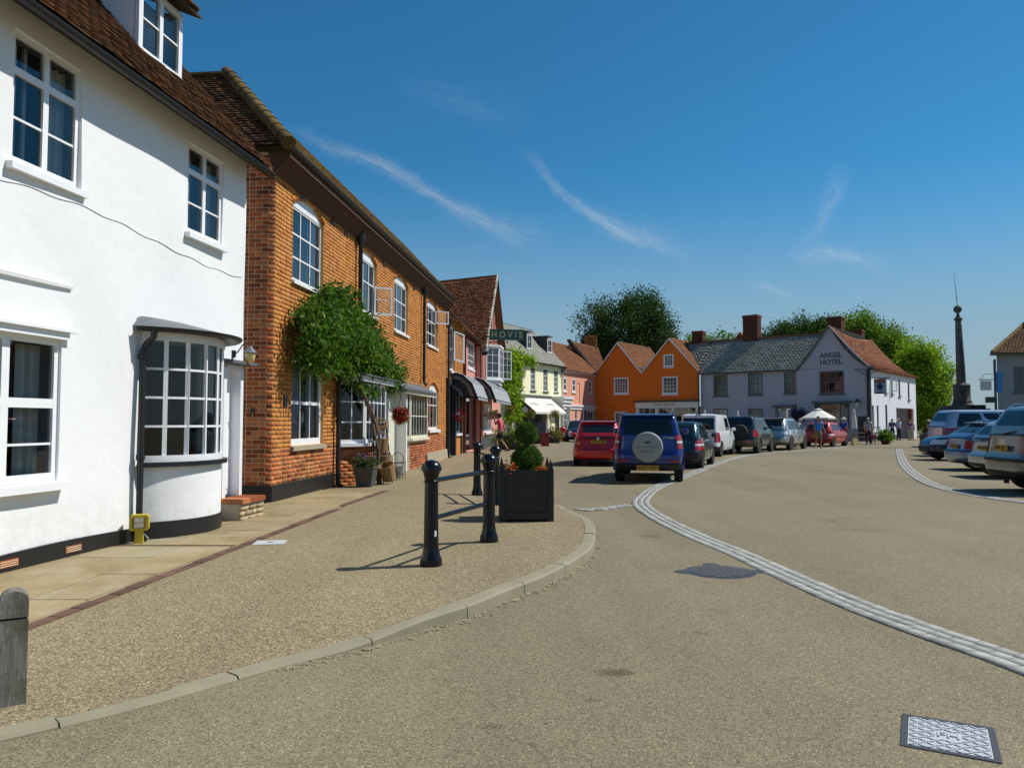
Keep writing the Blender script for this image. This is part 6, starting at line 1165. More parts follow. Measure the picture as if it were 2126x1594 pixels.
for z in (.12, .38): MB().tube([(-.29, -.12, z), (.27, -.12, z), (.27, .12, z), (-.29, .12, z), (-.29, -.12, z)], .008, 5).build('hoop', M['wire'], WS, True)
for k, (dx, lb_) in enumerate(((-.13, 'zinc pail at the left in the wire stand'), (.14, 'zinc pail at the right in the wire stand'))): c_, s__ = math.cos(.4), math.sin(.4); zz = empty('zinc_pail', (p[0] + c_ * dx, p[1] + s__ * dx, p[2] + .02), 0, 'small ' + lb_ + ' by the doorway', 'pail', 'zinc pails'); MB().lathe([(.08, 0), (.115, .26), (.12, .27), (.11, .27), (.075, .02)], (0, 0, 0), 18, cap=False).build('body', M['zinc'], zz, True)
q = to_world(Bh, (6.35, -.62, 1.62)); HB = empty('hanging_basket', tuple(q), 0, 'round hanging basket of crimson flowers by the cream doorway', 'hanging basket'); Cb = []
for _ in range(90): d = RNG.normal(0, 1, 3); d /= np.linalg.norm(d); Cb.append(d * .17 * RNG.uniform(.6, 1) * [1, 1, 1.15])
tag(link('petals', quads_mesh('petals', leaves(Cb, .03, 26, .045, .9, .2), M['petal_red']), HB), kind='stuff'); tag(link('foliage', quads_mesh('foliage', leaves(Cb, .035, 8, .05, .5, .2), M['leaf_mid']), HB), kind='stuff')
for k in range(3): a = k * 2.09; MB().tube([(.15 * math.cos(a), .15 * math.sin(a), .1), (0, 0, .45)], .005, 5).build('chain', M['wire'], HB)
MB().tube([(0, 0, .45), (0, 0, .6), (-.25, .05, .62), (-.5, .1, .62)], .012, 6).build('bracket', M['wire'], HB, True); MB().lathe([(.01, .62), (.05, .6), (.06, .5), (.03, .48)], (.0, -.02, .12), 10).build('lamp_hood', M['gutter_black'], HB, True)
# ---- in front of the cream shop
def ground(x, y): return (x, y, float(zg(x, y)) + .004)
AB = empty('pavement_sign', ground(1.72, 40.2), R(-6), 'dark red pavement sign with arched top in front of the cream shop', 'pavement sign'); MB().prism([(-.2, 0), (.2, 0), (.2, .55), (.14, .68), (-.14, .68), (-.2, .55)], -.03, .03, lambda x, z, h: (x, h + (.68 - z) * -.12, z)).build('board', M['sign_red'], AB); MB().prism([(-.12, .12), (.14, .12), (.1, .5), (-.1, .5)], -.045, -.033, lambda x, z, h: (x, h + (.68 - z) * -.12, z)).build('picture', M['sign_brown'], AB); MB().prism([(-.2, 0), (.2, 0), (.2, .55), (.14, .68), (-.14, .68), (-.2, .55)], .0, .03, lambda x, z, h: (x, h + (.68 - z) * .3, z)).build('rear_board', M['sign_red'], AB)
MN = empty('menu_board', ground(1.62, 42.6), R(8), 'grey chalk menu board on a post behind the red pavement sign', 'menu board'); MB().bb(-.22, .26, -.02, .02, .55, 1.25).build('board', plain('chalk_grey', (.09, .09, .09), .8, .4, 9), MN); MB().bb(.26, .34, -.03, .03, .5, 1.25).build('leaflet_rack', M['white_paint'], MN); MB().tube([(0, .03, 0), (0, .03, 1.2)], .025, 6).build('post', M['wire'], MN)
RB = empty('red_bin', ground(3.38, 51.5), 0, 'bright red cylindrical bin beside the white column of the portico', 'bin'); MB().lathe([(.19, 0), (.21, .1), (.21, .62), (.19, .66), (.21, .70), (.21, .88), (.15, .95), (.02, .97)], (0, 0, 0), 18).build('body', plain('red_plastic', (.48, .012, .015), .4), RB, True); MB().bb(.02, .15, -.214, -.205, .36, .55).build('sticker', M['white_paint'], RB)
GT = [((-.2, 36.6), .55, 'low tuft of green plants in a trough beside the pink house', 'petal_purple', 'leaf_lime'), ((.55, 43.5), .7, 'mixed shrubs in troughs at the left of the cream shop', 'petal_purple', 'leaf_mid'), ((1.05, 44.4), .6, 'purple flowers in troughs in front of the cream shop window', 'petal_purple', 'leaf_dark'), ((2.25, 46.5), .6, 'red flowers in pots right of the pavement sign', 'petal_red', 'leaf_mid')]
for (x, y), w, lab, pt_, lf in GT:
    z = float(zg(x, y)); flowers('trough_plants', (x, y, z + .32), [(dx, dy, dz) for dx in np.linspace(-w, w, 7) for dy in (-.1, .1) for dz in (.05, .3 + .15 * math.sin(dx * 7))], .12, lab, M[pt_], M[lf], 26, .06, 'plant', .14); tr_ = empty('plant_trough', (x, y, z), 0, 'timber trough under the ' + lab.split(' in ')[0], 'trough', 'troughs along the shops'); MB().hexa([(-w, -.18, 0), (w, -.18, 0), (w, .18, 0), (-w, .18, 0), (-w - .04, -.21, .32), (w + .04, -.21, .32), (w + .04, .21, .32), (-w - .04, .21, .32)]).build('box', M['bark'], tr_)
hb2 = [(-.2, 50.5, 2.2, 'hanging basket at the left of the cream shopfront'), (1.25, 52.6, 2.0, 'hanging basket under the cream awning'), (3.25, 58.6, 2.1, 'hanging basket beside the portico column')]
for x, y, z, lab in hb2: fb = flowers('hanging_basket', (x, y, z), [(dx, dy, dz) for dx in (-.16, 0, .16) for dy in (-.1, .1) for dz in (-.12, .06)], .10, 'green ' + lab, M['petal_red'], M['leaf_mid'], 30, .05, 'hanging basket', .1); MB().tube([(0, 0, .1), (0, 0, .5), (-.4, .2, .5)], .012, 5).build('bracket', M['wire'], fb)
# ---- hotel forecourt
M['parasol'] = plain('off_white_parasol', (.76, .74, .68), .85, .05)
def closed_parasol(x, y, h, label):
    r0 = empty('closed_parasol', ground(x, y), 0, label, 'parasol', 'furled parasols outside the hotel'); MB().lathe([(.16, .9 + .1), (.17, 1.05), (.13, 1.7), (.07, h - .25), (.085, h - .2), (.04, h - .05), (.01, h)], (0, 0, 0), 10).build('furled_canopy', M['parasol'], r0, True); MB().tube([(0, 0, 0), (0, 0, 1.1)], .025, 6).lathe([(.25, 0), (.25, .06)], (0, 0, 0), 10).build('pole', M['bark'], r0)
for x, y, h, lab in ((14.0, 56.0, 2.35, 'furled white parasol in front of the orange gallery end, leftmost'), (16.4, 56.0, 2.3, 'furled white parasol above the dark green off-roader'), (19.8, 55.6, 2.3, 'furled white parasol above the silver off-roader'), (23.2, 52.3, 2.35, 'furled cream parasol beside the hotel cellar door, rightmost')): closed_parasol(x, y, h, lab)
OP = empty('open_parasol', ground(19.55, 49.2), 0, 'large open white parasol outside the hotel behind the man in blue', 'parasol'); N = 8; mb = MB(); ring = [(1.05 * math.cos(6.283 * k / N + .2), 1.05 * math.sin(6.283 * k / N + .2)) for k in range(N)]
mb.add([(x, y, 1.72) for x, y in ring] + [(x * .18, y * .18, 2.22) for x, y in ring] + [(x, y, 1.62) for x, y in ring], [(k, (k + 1) % N, N + (k + 1) % N, N + k) for k in range(N)] + [(2 * N + k, 2 * N + (k + 1) % N, (k + 1) % N, k) for k in range(N)]); mb.build('canopy', M['parasol'], OP); MB().add([(x * .24, y * .24, 2.24) for x, y in ring] + [(0, 0, 2.33)], [(k, (k + 1) % N, N) for k in range(N)]).build('vent_cap', M['parasol'], OP); MB().tube([(0, 0, 0), (0, 0, 2.4)], .025, 8).build('pole', M['bark'], OP)
M['bench_wood'] = plain('picnic_table_wood', (.24, .15, .06), .8, .25, 12)
PT = empty('picnic_table', ground(23.3, 51.2), R(-35), 'brown timber picnic table outside the hotel corner', 'picnic table')
for k in range(5): MB().bb(-.85, .85, -.36 + k * .148, -.36 + k * .148 + .13, .70, .74).build('table_board', M['bench_wood'], PT)
for sy in (-1, 1): MB().bb(-.85, .85, sy * .72 - .12, sy * .72 + .12, .42, .46).build('seat', M['bench_wood'], PT); 
for sx in (-.6, .6):
    MB().bb(sx - .03, sx + .03, -.78, .78, .36, .42).build('cross_beam', M['bench_wood'], PT)
    for sy in (-1, 1): MB().tube([(sx, sy * .62, 0), (sx, sy * .25, .7)], .045, 4).build('leg', M['bench_wood'], PT)
SB = empty('tub_shrub', ground(24.4, 50.5), 0, 'dark green shrub in a tub beside the picnic table', 'shrub'); tag(link('foliage', quads_mesh('foliage', leaves([(RNG.normal(0, .25), RNG.normal(0, .25), .3 + RNG.uniform(0, .5)) for _ in range(40)], .1, 30, .14), M['leaf_mid']), SB), kind='stuff'); MB().lathe([(.22, 0), (.28, .3)], (0, 0, 0), 12).build('tub', M['timber_red'], SB)
CB = empty('yellow_bag', ground(21.25, 47.9), R(20), 'pale yellow shopping bag standing beside the man in the white hat', 'bag'); MB().hexa([(-.18, -.1, 0), (.18, -.1, 0), (.18, .1, 0), (-.18, .1, 0), (-.2, -.06, .42), (.2, -.06, .42), (.2, .06, .42), (-.2, .06, .42)]).build('body', plain('pale_yellow_bag', (.62, .54, .24), .6), CB); MB().tube([(.1 * math.cos(a), 0, .42 + .12 * math.sin(a)) for a in np.linspace(0, math.pi, 8)], .012, 5).build('handle', M['bench_wood'], CB)
pu = tuple(to_world(Ht, (8.6, -.55, 2.0))); flb = flowers('hanging_basket', pu, [(dx, dy, dz) for dx in (-.4, -.15, .15, .4) for dy in (-.12, .12) for dz in (-.3, 0, .2)], .14, 'wide hanging basket of dark purple flowers on the hotel front', M['petal_purple'], M['leaf_dark'], 30, .09, 'hanging basket', .1)
LN = empty('wall_lantern', tuple(to_world(Ht, (13.0, -.30, 2.55))), Ht.rotation_euler.z, 'square black lantern with pale glass on the hotel gable wall', 'lantern'); MB().hexa([(-.14, -.34, 0), (.14, -.34, 0), (.14, -.06, 0), (-.14, -.06, 0), (-.19, -.39, .38), (.19, -.39, .38), (.19, -.01, .38), (-.19, -.01, .38)]).build('glass_box', M['net'], LN); MB().add([(-.22, -.42, .39), (.22, -.42, .39), (.22, .02, .39), (-.22, .02, .39), (0, -.2, .68)], [(0, 1, 4), (1, 2, 4), (2, 3, 4), (3, 0, 4), (3, 2, 1, 0)]).build('cap', M['black_frame'], LN)
for sx in (-1, 1): MB().tube([(sx * .15, -.35, 0), (sx * .2, -.4, .39)], .018, 5).build('corner_bar', M['black_frame'], LN)
# swinging inn sign on a tall post bracket
SG = empty('inn_sign', tuple(to_world(Ht, (13.75, -.55, 0))), Ht.rotation_euler.z + R(22), 'painted inn sign with blue figure hanging from an iron bracket at the hotel corner', 'sign'); MB().tube([(0, 0, .1), (0, 0, 5.4)], .05, 8).build('post', M['gutter_black'], SG); MB().tube([(0, 0, 4.75), (1.6, 0, 4.75)], .04, 6).tube([(-.9, 0, 5.4), (1.5, 0, 5.4)], .03, 6).tube([(0, 0, 4.9), (.8, 0, 5.4)], .025, 6).tube([(0, 0, 4.9), (-.7, 0, 5.4)], .025, 6).build('bracket', M['gutter_black'], SG)
MB().bb(.45, 1.25, -.04, .04, 3.55, 4.68).build('panel', plain('sign_sky', (.30, .38, .40), .6, .3, 6), SG)
for (a, b, c_, m) in (((.5, 1.2), (4.35, 4.66), .045, plain('sign_brown_figures', (.26, .12, .07), .6, .6, 9)), ((.55, 1.15), (3.58, 3.68), .045, M['black_frame'])): MB().bb(a[0], a[1], -c_, -.0405, b[0], b[1]).build('painted_band', m, SG)
MB().prism([(.55, 3.95), (.7, 3.85), (1.0, 3.85), (1.15, 3.95), (.98, 4.25), (.85, 4.38), (.72, 4.25)], -.05, -.0405, lambda x, z, h: (x, h, z)).build('blue_robe', plain('sign_blue', (.012, .03, .13), .6), SG)
for x in (.62, 1.08): MB().bb(x - .05, x + .05, -.054, -.0505, 3.92, 4.02).build('white_sleeve', M['white_paint'], SG)
# ---- stone market cross
t = NT('old_weathered_stone'); c = t.ramp(t.noise(2.6, 6, .7), [(.3, (.065, .06, .055)), (.55, (.13, .12, .11)), (.75, (.22, .21, .19))]); t.col(c).set(.9, 0, .2).bump(t.noise(12, 6, .7), .6, .03); M['stone'] = t.m
MC = empty('market_cross', (26.35, 45, 0), 0, 'tall dark stone column with ball finial and thin spike on stepped base', 'monument'); MC.rotation_euler = (0, R(-1.2), 0)
for k, (r_, z0, z1) in enumerate(((2.3, 0, .8), (1.85, .8, 1.55), (1.4, 1.55, 2.2), (1.18, 2.2, 2.42))): MB().prism([(r_ * math.cos(a + .39), r_ * math.sin(a + .39)) for a in np.linspace(0, 2 * math.pi, 8, endpoint=False)], z0, z1).build('step', M['stone'], MC)
MB().lathe([(.62, 2.42), (.58, 2.5), (.50, 2.58), (.52, 2.66), (.47, 2.72), (.46, 3.5), (.48, 3.58), (.42, 3.66), (.30, 3.72)], (0, 0, 0), 8).build('pedestal', M['stone'], MC, True); MB().lathe([(.25, 3.72), (.25, 4.2), (.215, 5.6), (.17, 7.2), (.145, 7.3)], (0, 0, 0), 16).build('shaft', M['stone'], MC, True)
MB().lathe([(.145, 7.3), (.17, 7.34), (.17, 7.40), (.23, 7.46), (.24, 7.52), (.14, 7.56), (.12, 7.65), (.075, 7.75), (.08, 7.86)], (0, 0, 0), 14).build('capital', M['stone'], MC, True); MB().lathe([(.01, 7.83)] + [(.225 * math.sin(a), 8.06 - .225 * math.cos(a)) for a in np.linspace(.15, 3.0, 12)] + [(.01, 8.285)], (0, 0, 0), 18).build('ball_finial', M['stone'], MC, True); MB().tube([(0, 0, 8.2), (-.03, 0, 8.7), (-.12, 0, 10.3)], [.022, .018, .006], 6).tube([(-.1, 0, 8.72), (.06, 0, 8.72)], .012, 5).build('spike', M['gutter_black'], MC)
# ---- house at the right edge
RH = house('grey_corner_house', (25.35, 40.2), (1, 0), 'grey rendered house with brown hipped roof at the right edge'); rw_ = [(.85, 2.2, 3.0, 4.35), (.85, 2.4, .9, 2.35)]
wall(RH, 'wall', 0, 12, 0, 5.05, rw_, M['grey_render'], .18); wall(RH, 'flank_wall', 0, 8, 0, 5.05, [], M['grey_render'], .1, fn=lambda x, yy, z: (yy + (8 - x) * .8, 8 - x, z))
for w in rw_: window(RH, *w, y=.02, cols=4, rows=4, fw=.07, bw=.03, mat=M['grey_frame'], glass=M['far_glass'], sill=(.08, .1, .06)); room(RH, *w, .2, .5)
rv = Vector((0, 1, .58)).normalized(); slope(RH, (-.5, -.45, 5.02), (12, -.45, 5.02), rv, 4.55, M['tile'], (0, -1, 1), .18, .13, mask=lambda a, b: a > b * rv.y * 1.19, poly=[(0, 0), (12.5, 0), (12.5, 4.55), (4.55 * rv.y * 1.19, 4.55)]); MB().add([(-.5, -.45, 5.0), (6.2, 8.4, 5.0), (4.6, 3.5, 7.3)], [(0, 2, 1)]).build('hip_slope', M['tile'], RH)
for k in range(12): a_, b_ = Vector((-.5, -.45, 5.05)).lerp(Vector((4.2, 3.5, 7.35)), k / 12), Vector((-.5, -.45, 5.05)).lerp(Vector((4.2, 3.5, 7.35)), (k + 1.1) / 12); MB().tube([a_, b_], .10, 8).build('hip_tile', M['tile_moss'], RH, True)
MB().bb(-.35, 12, -.35, .0, 4.92, 5.03).build('eaves', M['grey_frame'], RH); chimney(RH, 4.6, 3.0, 6.0, 8.3, .7, .7)
BN = empty('corner_banner', (25.0, 39.9, 0), 0, 'bright blue vertical banner on a dark post at the corner of the grey house', 'banner'); MB().tube([(.05, 0, 0), (.05, 0, 4.7)], .06, 8).build('post', M['black_frame'], BN); MB().bb(.0, .42, -.03, .03, 3.0, 4.05).build('cloth', plain('blue_banner', (.05, .22, .52), .7, .2, 6), BN); MB().bb(-.42, .05, -.12, .12, 2.45, 2.75).build('green_box', plain('dark_green_box', (.025, .05, .03), .6), BN)
S3 = empty('hanging_board', (24.6, 40.0, 0), 0, 'small pale hanging sign board on an iron arm left of the blue banner', 'sign'); MB().tube([(-.35, 0, 3.65), (.4, 0, 3.65)], .025, 5).tube([(-.25, 0, 3.65), (.0, 0, 3.95), (.4, 0, 3.95)], .014, 5).build('bracket', M['black_frame'], S3); MB().bb(-.25, .3, -.03, .03, 3.1, 3.58).build('board', M['net'], S3)
# ================================================================== CARS
def paint(name, c, metal=.25, rough=.28):
    t = NT(name); t.col(t.mix(t.noise(.6, 2), mul(c, .96), mul(c, 1.04))).set(rough, metal, .5, .8); t.b.inputs['Coat Roughness'].default_value = .04; return t.m
tq = NT('car_window'); tq.col((.012, .016, .017)).set(.04, 0, .55); M['auto_glass'] = tq.m
M['plastic'] = plain('black_car_plastic', (.014, .014, .015), .6, .2, 9, .1, 90); M['rubber'] = plain('tyre_rubber', (.012, .012, .012), .85, .2, 20, .2, 60); M['alloy'] = plain('alloy_rim', (.55, .56, .58), .3, .1, 6, metal=.8)
M['lamp_red'] = plain('red_lamp_lens', (.33, .008, .012), .18, .25, 14, spec=.6, coat=.5); M['lamp_amber'] = plain('amber_lens', (.42, .14, .03), .2, .2, 14); M['lamp_clear'] = plain('clear_lamp_lens', (.70, .72, .74), .12, .2, 14, spec=.7, coat=.6); M['plate_yellow'] = plain('yellow_number_plate', (.58, .33, .015), .5, .08); M['chrome'] = plain('chrome_trim', (.65, .66, .68), .15, .05, metal=1); M['underbody'] = plain('dark_underbody', (.008, .008, .008), .9)
def sgp(v, p): return math.copysign(abs(v) ** p, v)
class Car:
    def __init__(s, name, loc, heading, label, col, L=3.9, w=.85, H=1.5, sill=.26, belt=.95, yr0=.10, yr1=.45, yf1=2.2, yf0=2.9, hood=.80, wr=.66, r=.31, ax=(.70, 3.1), lower=None, gh_p=.20, p=.30, group='cars parked round the square', cat='car', bumper=None, rake=.0, tail=.09):
        s.__dict__.update(locals()); del s.__dict__['s']
        s.root = empty(name, loc, -R(heading), label, cat, group); s.paint = col
        s.build_body()
    def zb(s, y): return s.belt + (s.hood - s.belt) * max(0, min(1, (y - s.yf0 + .25) / (s.L - s.yf0 + .25))) ** 1.3
    def body(s, a, v, k=1.0, dz=0.0):
        wv = s.w * np.interp(v, [0, .12, .40, .62, .9, 1], [.94, .985, 1.0, .995, .965, .935]); y0 = np.interp(v, [0, .08, .22, .42, .52, 1], [.10, .03, .0, .0, s.tail * .6, s.tail + .02]); y1 = s.L - np.interp(v, [0, .1, .3, .55, .8, 1], [.12, .04, .0, .02, .10, .30])
        c, sn = math.cos(a), math.sin(a); pp = s.p if sn < 0 else s.p + .12; x = wv * sgp(c, pp) * k; yc, hl = (y0 + y1) / 2, (y1 - y0) / 2; y = yc + hl * sgp(sn, pp) * (1 if k == 1 else .5 + .5 * k)
        return Vector((x, y, s.sill + (s.zb(y) - s.sill) * v + dz))
    def gh(s, a, v, k=1.0, dz=0.0):
        c, sn = math.cos(a), math.sin(a); e = v ** 1.15; wb = s.w * .925; x = (wb + (s.wr - wb) * v ** 1.25) * sgp(c, s.gh_p) * k; y0 = s.yr0 + (s.yr1 - s.yr0) * v ** 1.5; y1 = s.yf0 + (s.yf1 - s.yf0) * v ** 1.1
        yc, hl = (y0 + y1) / 2, (y1 - y0) / 2; y = yc + hl * sgp(sn, s.gh_p + (.06 if sn > 0 else 0)) * (1 if k == 1 else .35 + .65 * k); zt_ = s.H - .075; zb_ = s.zb(max(y, 0)) - .02
        return Vector((x, y, zb_ + (zt_ - zb_) * v + dz))
    def shell(s, fn, vs, extra, n=72, bottom=True):
        A = [2 * math.pi * (i + .5) / n for i in range(n)]
        # cluster samples towards the corners evenly by arc length of the superellipse
        rings = [[fn(a, v) for a in A] for v in vs] + [[fn(a, vs[-1], k, dz) for a in A] for k, dz in extra]
        mb = MB(); mb.v = [tuple(q) for r_ in rings for q in r_]; m = len(rings)
        mb.f = [(j * n + i, j * n + (i + 1) % n, (j + 1) * n + (i + 1) % n, (j + 1) * n + i) for j in range(m - 1) for i in range(n)]; mb.f += [tuple(range((m - 1) * n, m * n))]
        if bottom: mb.f += [tuple(range(n - 1, -1, -1))]
        mb.m = [0] * len(mb.f); return mb
    def build_body(s):
        me = s.shell(s.body, [0, .05, .12, .22, .32, .42, .50, .60, .75, .88, .96, 1], [(.93, .018), (.75, .035), (.4, .045)]).mesh('body', [s.paint, M['underbody']], True)
        tmp = bpy.data.objects.new('tmp', me); TS.collection.objects.link(tmp); cb = MB()
        for ya in s.ax:
            for sx in (-1, 1): cb.lathe([(s.r + .055, -.22), (s.r + .055, .22)], (sx * s.w, ya, s.r), 28, axis='X', mi=1)
        cm = cb.mesh('cut', [s.paint, M['underbody']]); co = bpy.data.objects.new('cut', cm); TS.collection.objects.link(co)
        bm = tmp.modifiers.new('b', 'BOOLEAN'); bm.object = co; bm.operation = 'DIFFERENCE'; bm.solver = 'EXACT'; bm.use_self = False
        out = evaluated(tmp); bpy.data.objects.remove(tmp); bpy.data.objects.remove(co)
        out.name = 'body'; out.set_sharp_from_angle(angle=R(32)); s.bo = link('body', out, s.root)
        s.cab = s.shell(s.gh, [0, .15, .35, .55, .75, .9, 1], [(.94, .03), (.78, .06), (.4, .073)], bottom=False).build('cabin', s.paint, s.root, True)
        MB().bb(-s.w * .85, s.w * .85, .25, s.L - .25, s.sill - .06, s.sill + .02).build('underbody', M['underbody'], s.root)
    def patch(s, name, fn, A, V, mat, off=.006, par=None, smooth=True):
        """a panel lying on the car's surface; A angles, V heights (top and bottom may vary along A)"""
        nu, nv = len(A) - 1, len(V) - 1; mb = MB(); e = 1e-3
        for v in V:
            for i, a in enumerate(A):
                vv = v(i / nu) if callable(v) else v; q = fn(a, vv); t1 = fn(a + e, vv) - fn(a - e, vv); t2 = fn(a, min(vv + e, 1.0)) - fn(a, max(vv - e, 0)); n = t1.cross(t2)
                n = n.normalized() if n.length > 1e-12 else Vector((0, -1, 0)); mb.v.append(tuple(q + n * off))
        mb.f = [(j * (nu + 1) + i, j * (nu + 1) + i + 1, (j + 1) * (nu + 1) + i + 1, (j + 1) * (nu + 1) + i) for j in range(nv) for i in range(nu)]; mb.m = [0] * len(mb.f); return mb.build(name, mat, par or s.root, smooth)
    def rear(s, fx, p): return -math.acos(max(-1, min(1, sgp(fx, 1 / p))))      # angle on the tail for a lateral fraction
    def front(s, fx, p): return math.acos(max(-1, min(1, sgp(fx, 1 / p))))
    def side(s, fy, sx, p): a = math.asin(max(-1, min(1, sgp(fy, 1 / p)))); return a if sx > 0 else math.pi - a
    def gy(s, y): return (y - (s.yr0 + s.yf0) / 2) / ((s.yf0 - s.yr0) / 2)
    def wheels(s, rimm=None, spokes=5):
        for ya in s.ax:
            for sx in (-1, 1):
                wx = sx * (s.w - .115); o = MB().lathe([(s.r * .62, -.10), (s.r * .93, -.105), (s.r, -.08), (s.r, .08), (s.r * .93, .105), (s.r * .62, .10)], (0, 0, 0), 28, axis='X').build('wheel', M['rubber'], s.root, True, (wx, ya, s.r)); rm = MB()
                rm.lathe([(s.r * .63, sx * .06), (s.r * .66, sx * .085), (s.r * .60, sx * .10), (s.r * .57, sx * .06)], (0, 0, 0), 24, axis='X'); rm.lathe([(.055, sx * .04), (.05, sx * .095)], (0, 0, 0), 12, axis='X')
                for k in range(spokes): a = 6.283 * k / spokes; rm.box((sx * .075, math.cos(a) * s.r * .34, math.sin(a) * s.r * .34), (.03, s.r * .55, .055), Matrix.Rotation(a, 3, 'X'))
                rm.build('rim', rimm or M['alloy'], o); MB().lathe([(s.r * .62, sx * .02), (.01, sx * .02)], (0, 0, 0), 20, axis='X', cap=False).build('brake_disc', M['underbody'], o)
    def rear_glass(s, v0=.10, v1=.90, fx=.84, mat=None): s.patch('rear_window', s.gh, [s.rear(f, s.gh_p) for f in np.linspace(-fx, fx, 13)], [v0, (v0 + v1) / 2, v1], mat or M['auto_glass'])
    def windscreen(s, fx=.88): s.patch('windscreen', s.gh, [s.front(f, s.gh_p + .06) for f in np.linspace(fx, -fx, 13)], [.06, .3, .6, .9], M['auto_glass'])
    def side_glass(s, ys, v0=.10, v1=.86, top=None):
        for sx in (-1, 1):
            for a, b in ys:
                A = [s.side(s.gy(y), sx, s.gh_p) for y in (np.linspace(a, b, 7) if sx > 0 else np.linspace(b, a, 7))]; s.patch('side_window', s.gh, A, [v0, (v0 + v1) / 2, v1], M['auto_glass'])
    def tail_lamps(s, f0=.76, f1=1.0, v0=.5, v1=.95, mat=None, wrap=.0, mid=None):
        for sx in (-1, 1):
            A = [s.rear(sx * f, s.p) for f in np.linspace(f0, .995, 6)]
            if wrap: A += [s.side(-1 + wrap * q, sx, s.p) for q in (.35, .7, 1.0)]
            if sx < 0: A = A[::-1]
            o = s.patch('tail_lamp', s.body, A, [v0, (v0 + v1) / 2, v1], mat or M['lamp_red'], .012)
            if mid: s.patch('lamp_lens', s.body, A[1:-1], [v0 + (v1 - v0) * mid[0], v0 + (v1 - v0) * mid[1]], M['lamp_clear'], .017, o)
    def head_lamps(s, f0=.55, v0=.62, v1=.9, round_=False):
        for sx in (-1, 1):
            if round_:
                q = s.body(s.front(sx * .68, s.p + .12), .72); MB().lathe([(.01, .05), (.09, .045), (.12, .02), (.12, -.06)], tuple(q), 18, axis='Y').build('headlamp', M['lamp_clear'], s.root, True); q = s.body(s.front(sx * .68, s.p + .12), .38); MB().lathe([(.01, .04), (.06, .03), (.07, -.04)], tuple(q), 14, axis='Y').build('fog_lamp', M['lamp_clear'], s.root, True)
            else:
                A = [s.front(sx * f, s.p + .12) for f in np.linspace(f0, .99, 6)]; A = A[::-1] if sx > 0 else A; s.patch('headlamp', s.body, A, [v0, (v0 + v1) / 2, v1], M['lamp_clear'], .012)
    def band(s, name, v0, v1, mat, off=.015, f=.985, rear=True):
        A = [s.rear(q, s.p) for q in np.linspace(-f, f, 25)] if rear else [s.front(q, s.p + .12) for q in np.linspace(f, -f, 25)]; return s.patch(name, s.body, A, list(np.linspace(v0, v1, 5)), mat, off)
    def side_band(s, name, v0, v1, mat, off=.012):
        for sx in (-1, 1):
            for a, b in (((s.ax[0] + s.r + .09), (s.ax[1] - s.r - .09)),):
                g_ = lambda y: (y - s.L / 2) / (s.L / 2); ys = np.linspace(a, b, 9) if sx > 0 else np.linspace(b, a, 9); s.patch(name, s.body, [s.side(g_(y), sx, s.p) for y in ys], [v0, v1], mat, off)
    def plate(s, txt, z, y=None, x=0.0, w=.52, h=.115, front=False):
        y = y if y is not None else -.02; o = MB().bb(x - w / 2, x + w / 2, y - .012, y, z - h / 2, z + h / 2).build('number_plate', M['plate_yellow'] if not front else M['white_paint'], s.root)
        text('lettering', txt, h * .86, M['plastic'], o, frame((x, y - .0135, z), (1, 0, 0), (0, 0, 1)), extrude=.0015, bold=.002, sx=1.02)
    def mirrors(s, mat=None):
        for sx in (-1, 1):
            y = s.yf0 - .35; MB().lathe([(.02, -.10), (.075, -.07), (.085, 0), (.07, .06), (.02, .09)], (0, 0, 0), 10, axis='X').build('door_mirror', mat or s.paint, s.root, True, (sx * (s.w + .08), y, s.belt + .08))
    def handles(s, ys, z):
        for sx in (-1, 1):
            for y in ys: MB().bb(sx * s.w * .985 - .015, sx * s.w * .985 + .015, y - .09, y + .09, z - .014, z + .014).build('door_handle', s.paint, s.root)
    def door_lines(s, ys):
        for sx in (-1, 1):
            for y in ys:
                a = s.side((y - s.L / 2) / (s.L / 2), sx, s.p); P = [s.body(a, v) + Vector((sx * .002, 0, 0)) for v in np.linspace(.08, 1, 8)]; MB().tube(P, .006, 4).build('door_gap', M['underbody'], s.root)
    def rails(s, mat, z=None, y0=None, y1=None):
        for sx in (-1, 1):
            z_ = s.H + .03; ya, yb = y0 or s.yr1 + .1, y1 or s.yf1 - .2; MB().tube([(sx * (s.wr - .04), ya, s.H - .05), (sx * (s.wr - .06), ya + .12, z_), (sx * (s.wr - .06), yb - .12, z_), (sx * (s.wr - .04), yb, s.H - .05)], .02, 6).build('roof_rail', mat, s.root, True)
    def arches(s, mat, wd=.07):
        for ya in s.ax:
            for sx in (-1, 1):
                mb = MB(); N = 16; V = []
                for i in range(N + 1):
                    a = math.pi * (-.04 + 1.08 * i / N)
                    for rr, ox in ((s.r + .05, -.06), (s.r + .05, .025), (s.r + .05 + wd, .02), (s.r + .05 + wd, -.06)): V.append((sx * (s.w + ox), ya + rr * math.cos(a), s.r + rr * math.sin(a)))
                mb.add(V, [(i * 4 + k, i * 4 + (k + 1) % 4, i * 4 + 4 + (k + 1) % 4, i * 4 + 4 + k) for i in range(N) for k in range(4)]); mb.build('arch_trim', mat, s.root, True)
    def mudflaps(s):
        for sx in (-1, 1): MB().bb(sx * (s.w - .22), sx * (s.w - .02), s.ax[0] - s.r - .08, s.ax[0] - s.r - .06, .12, .36).build('mudflap', M['underbody'], s.root)
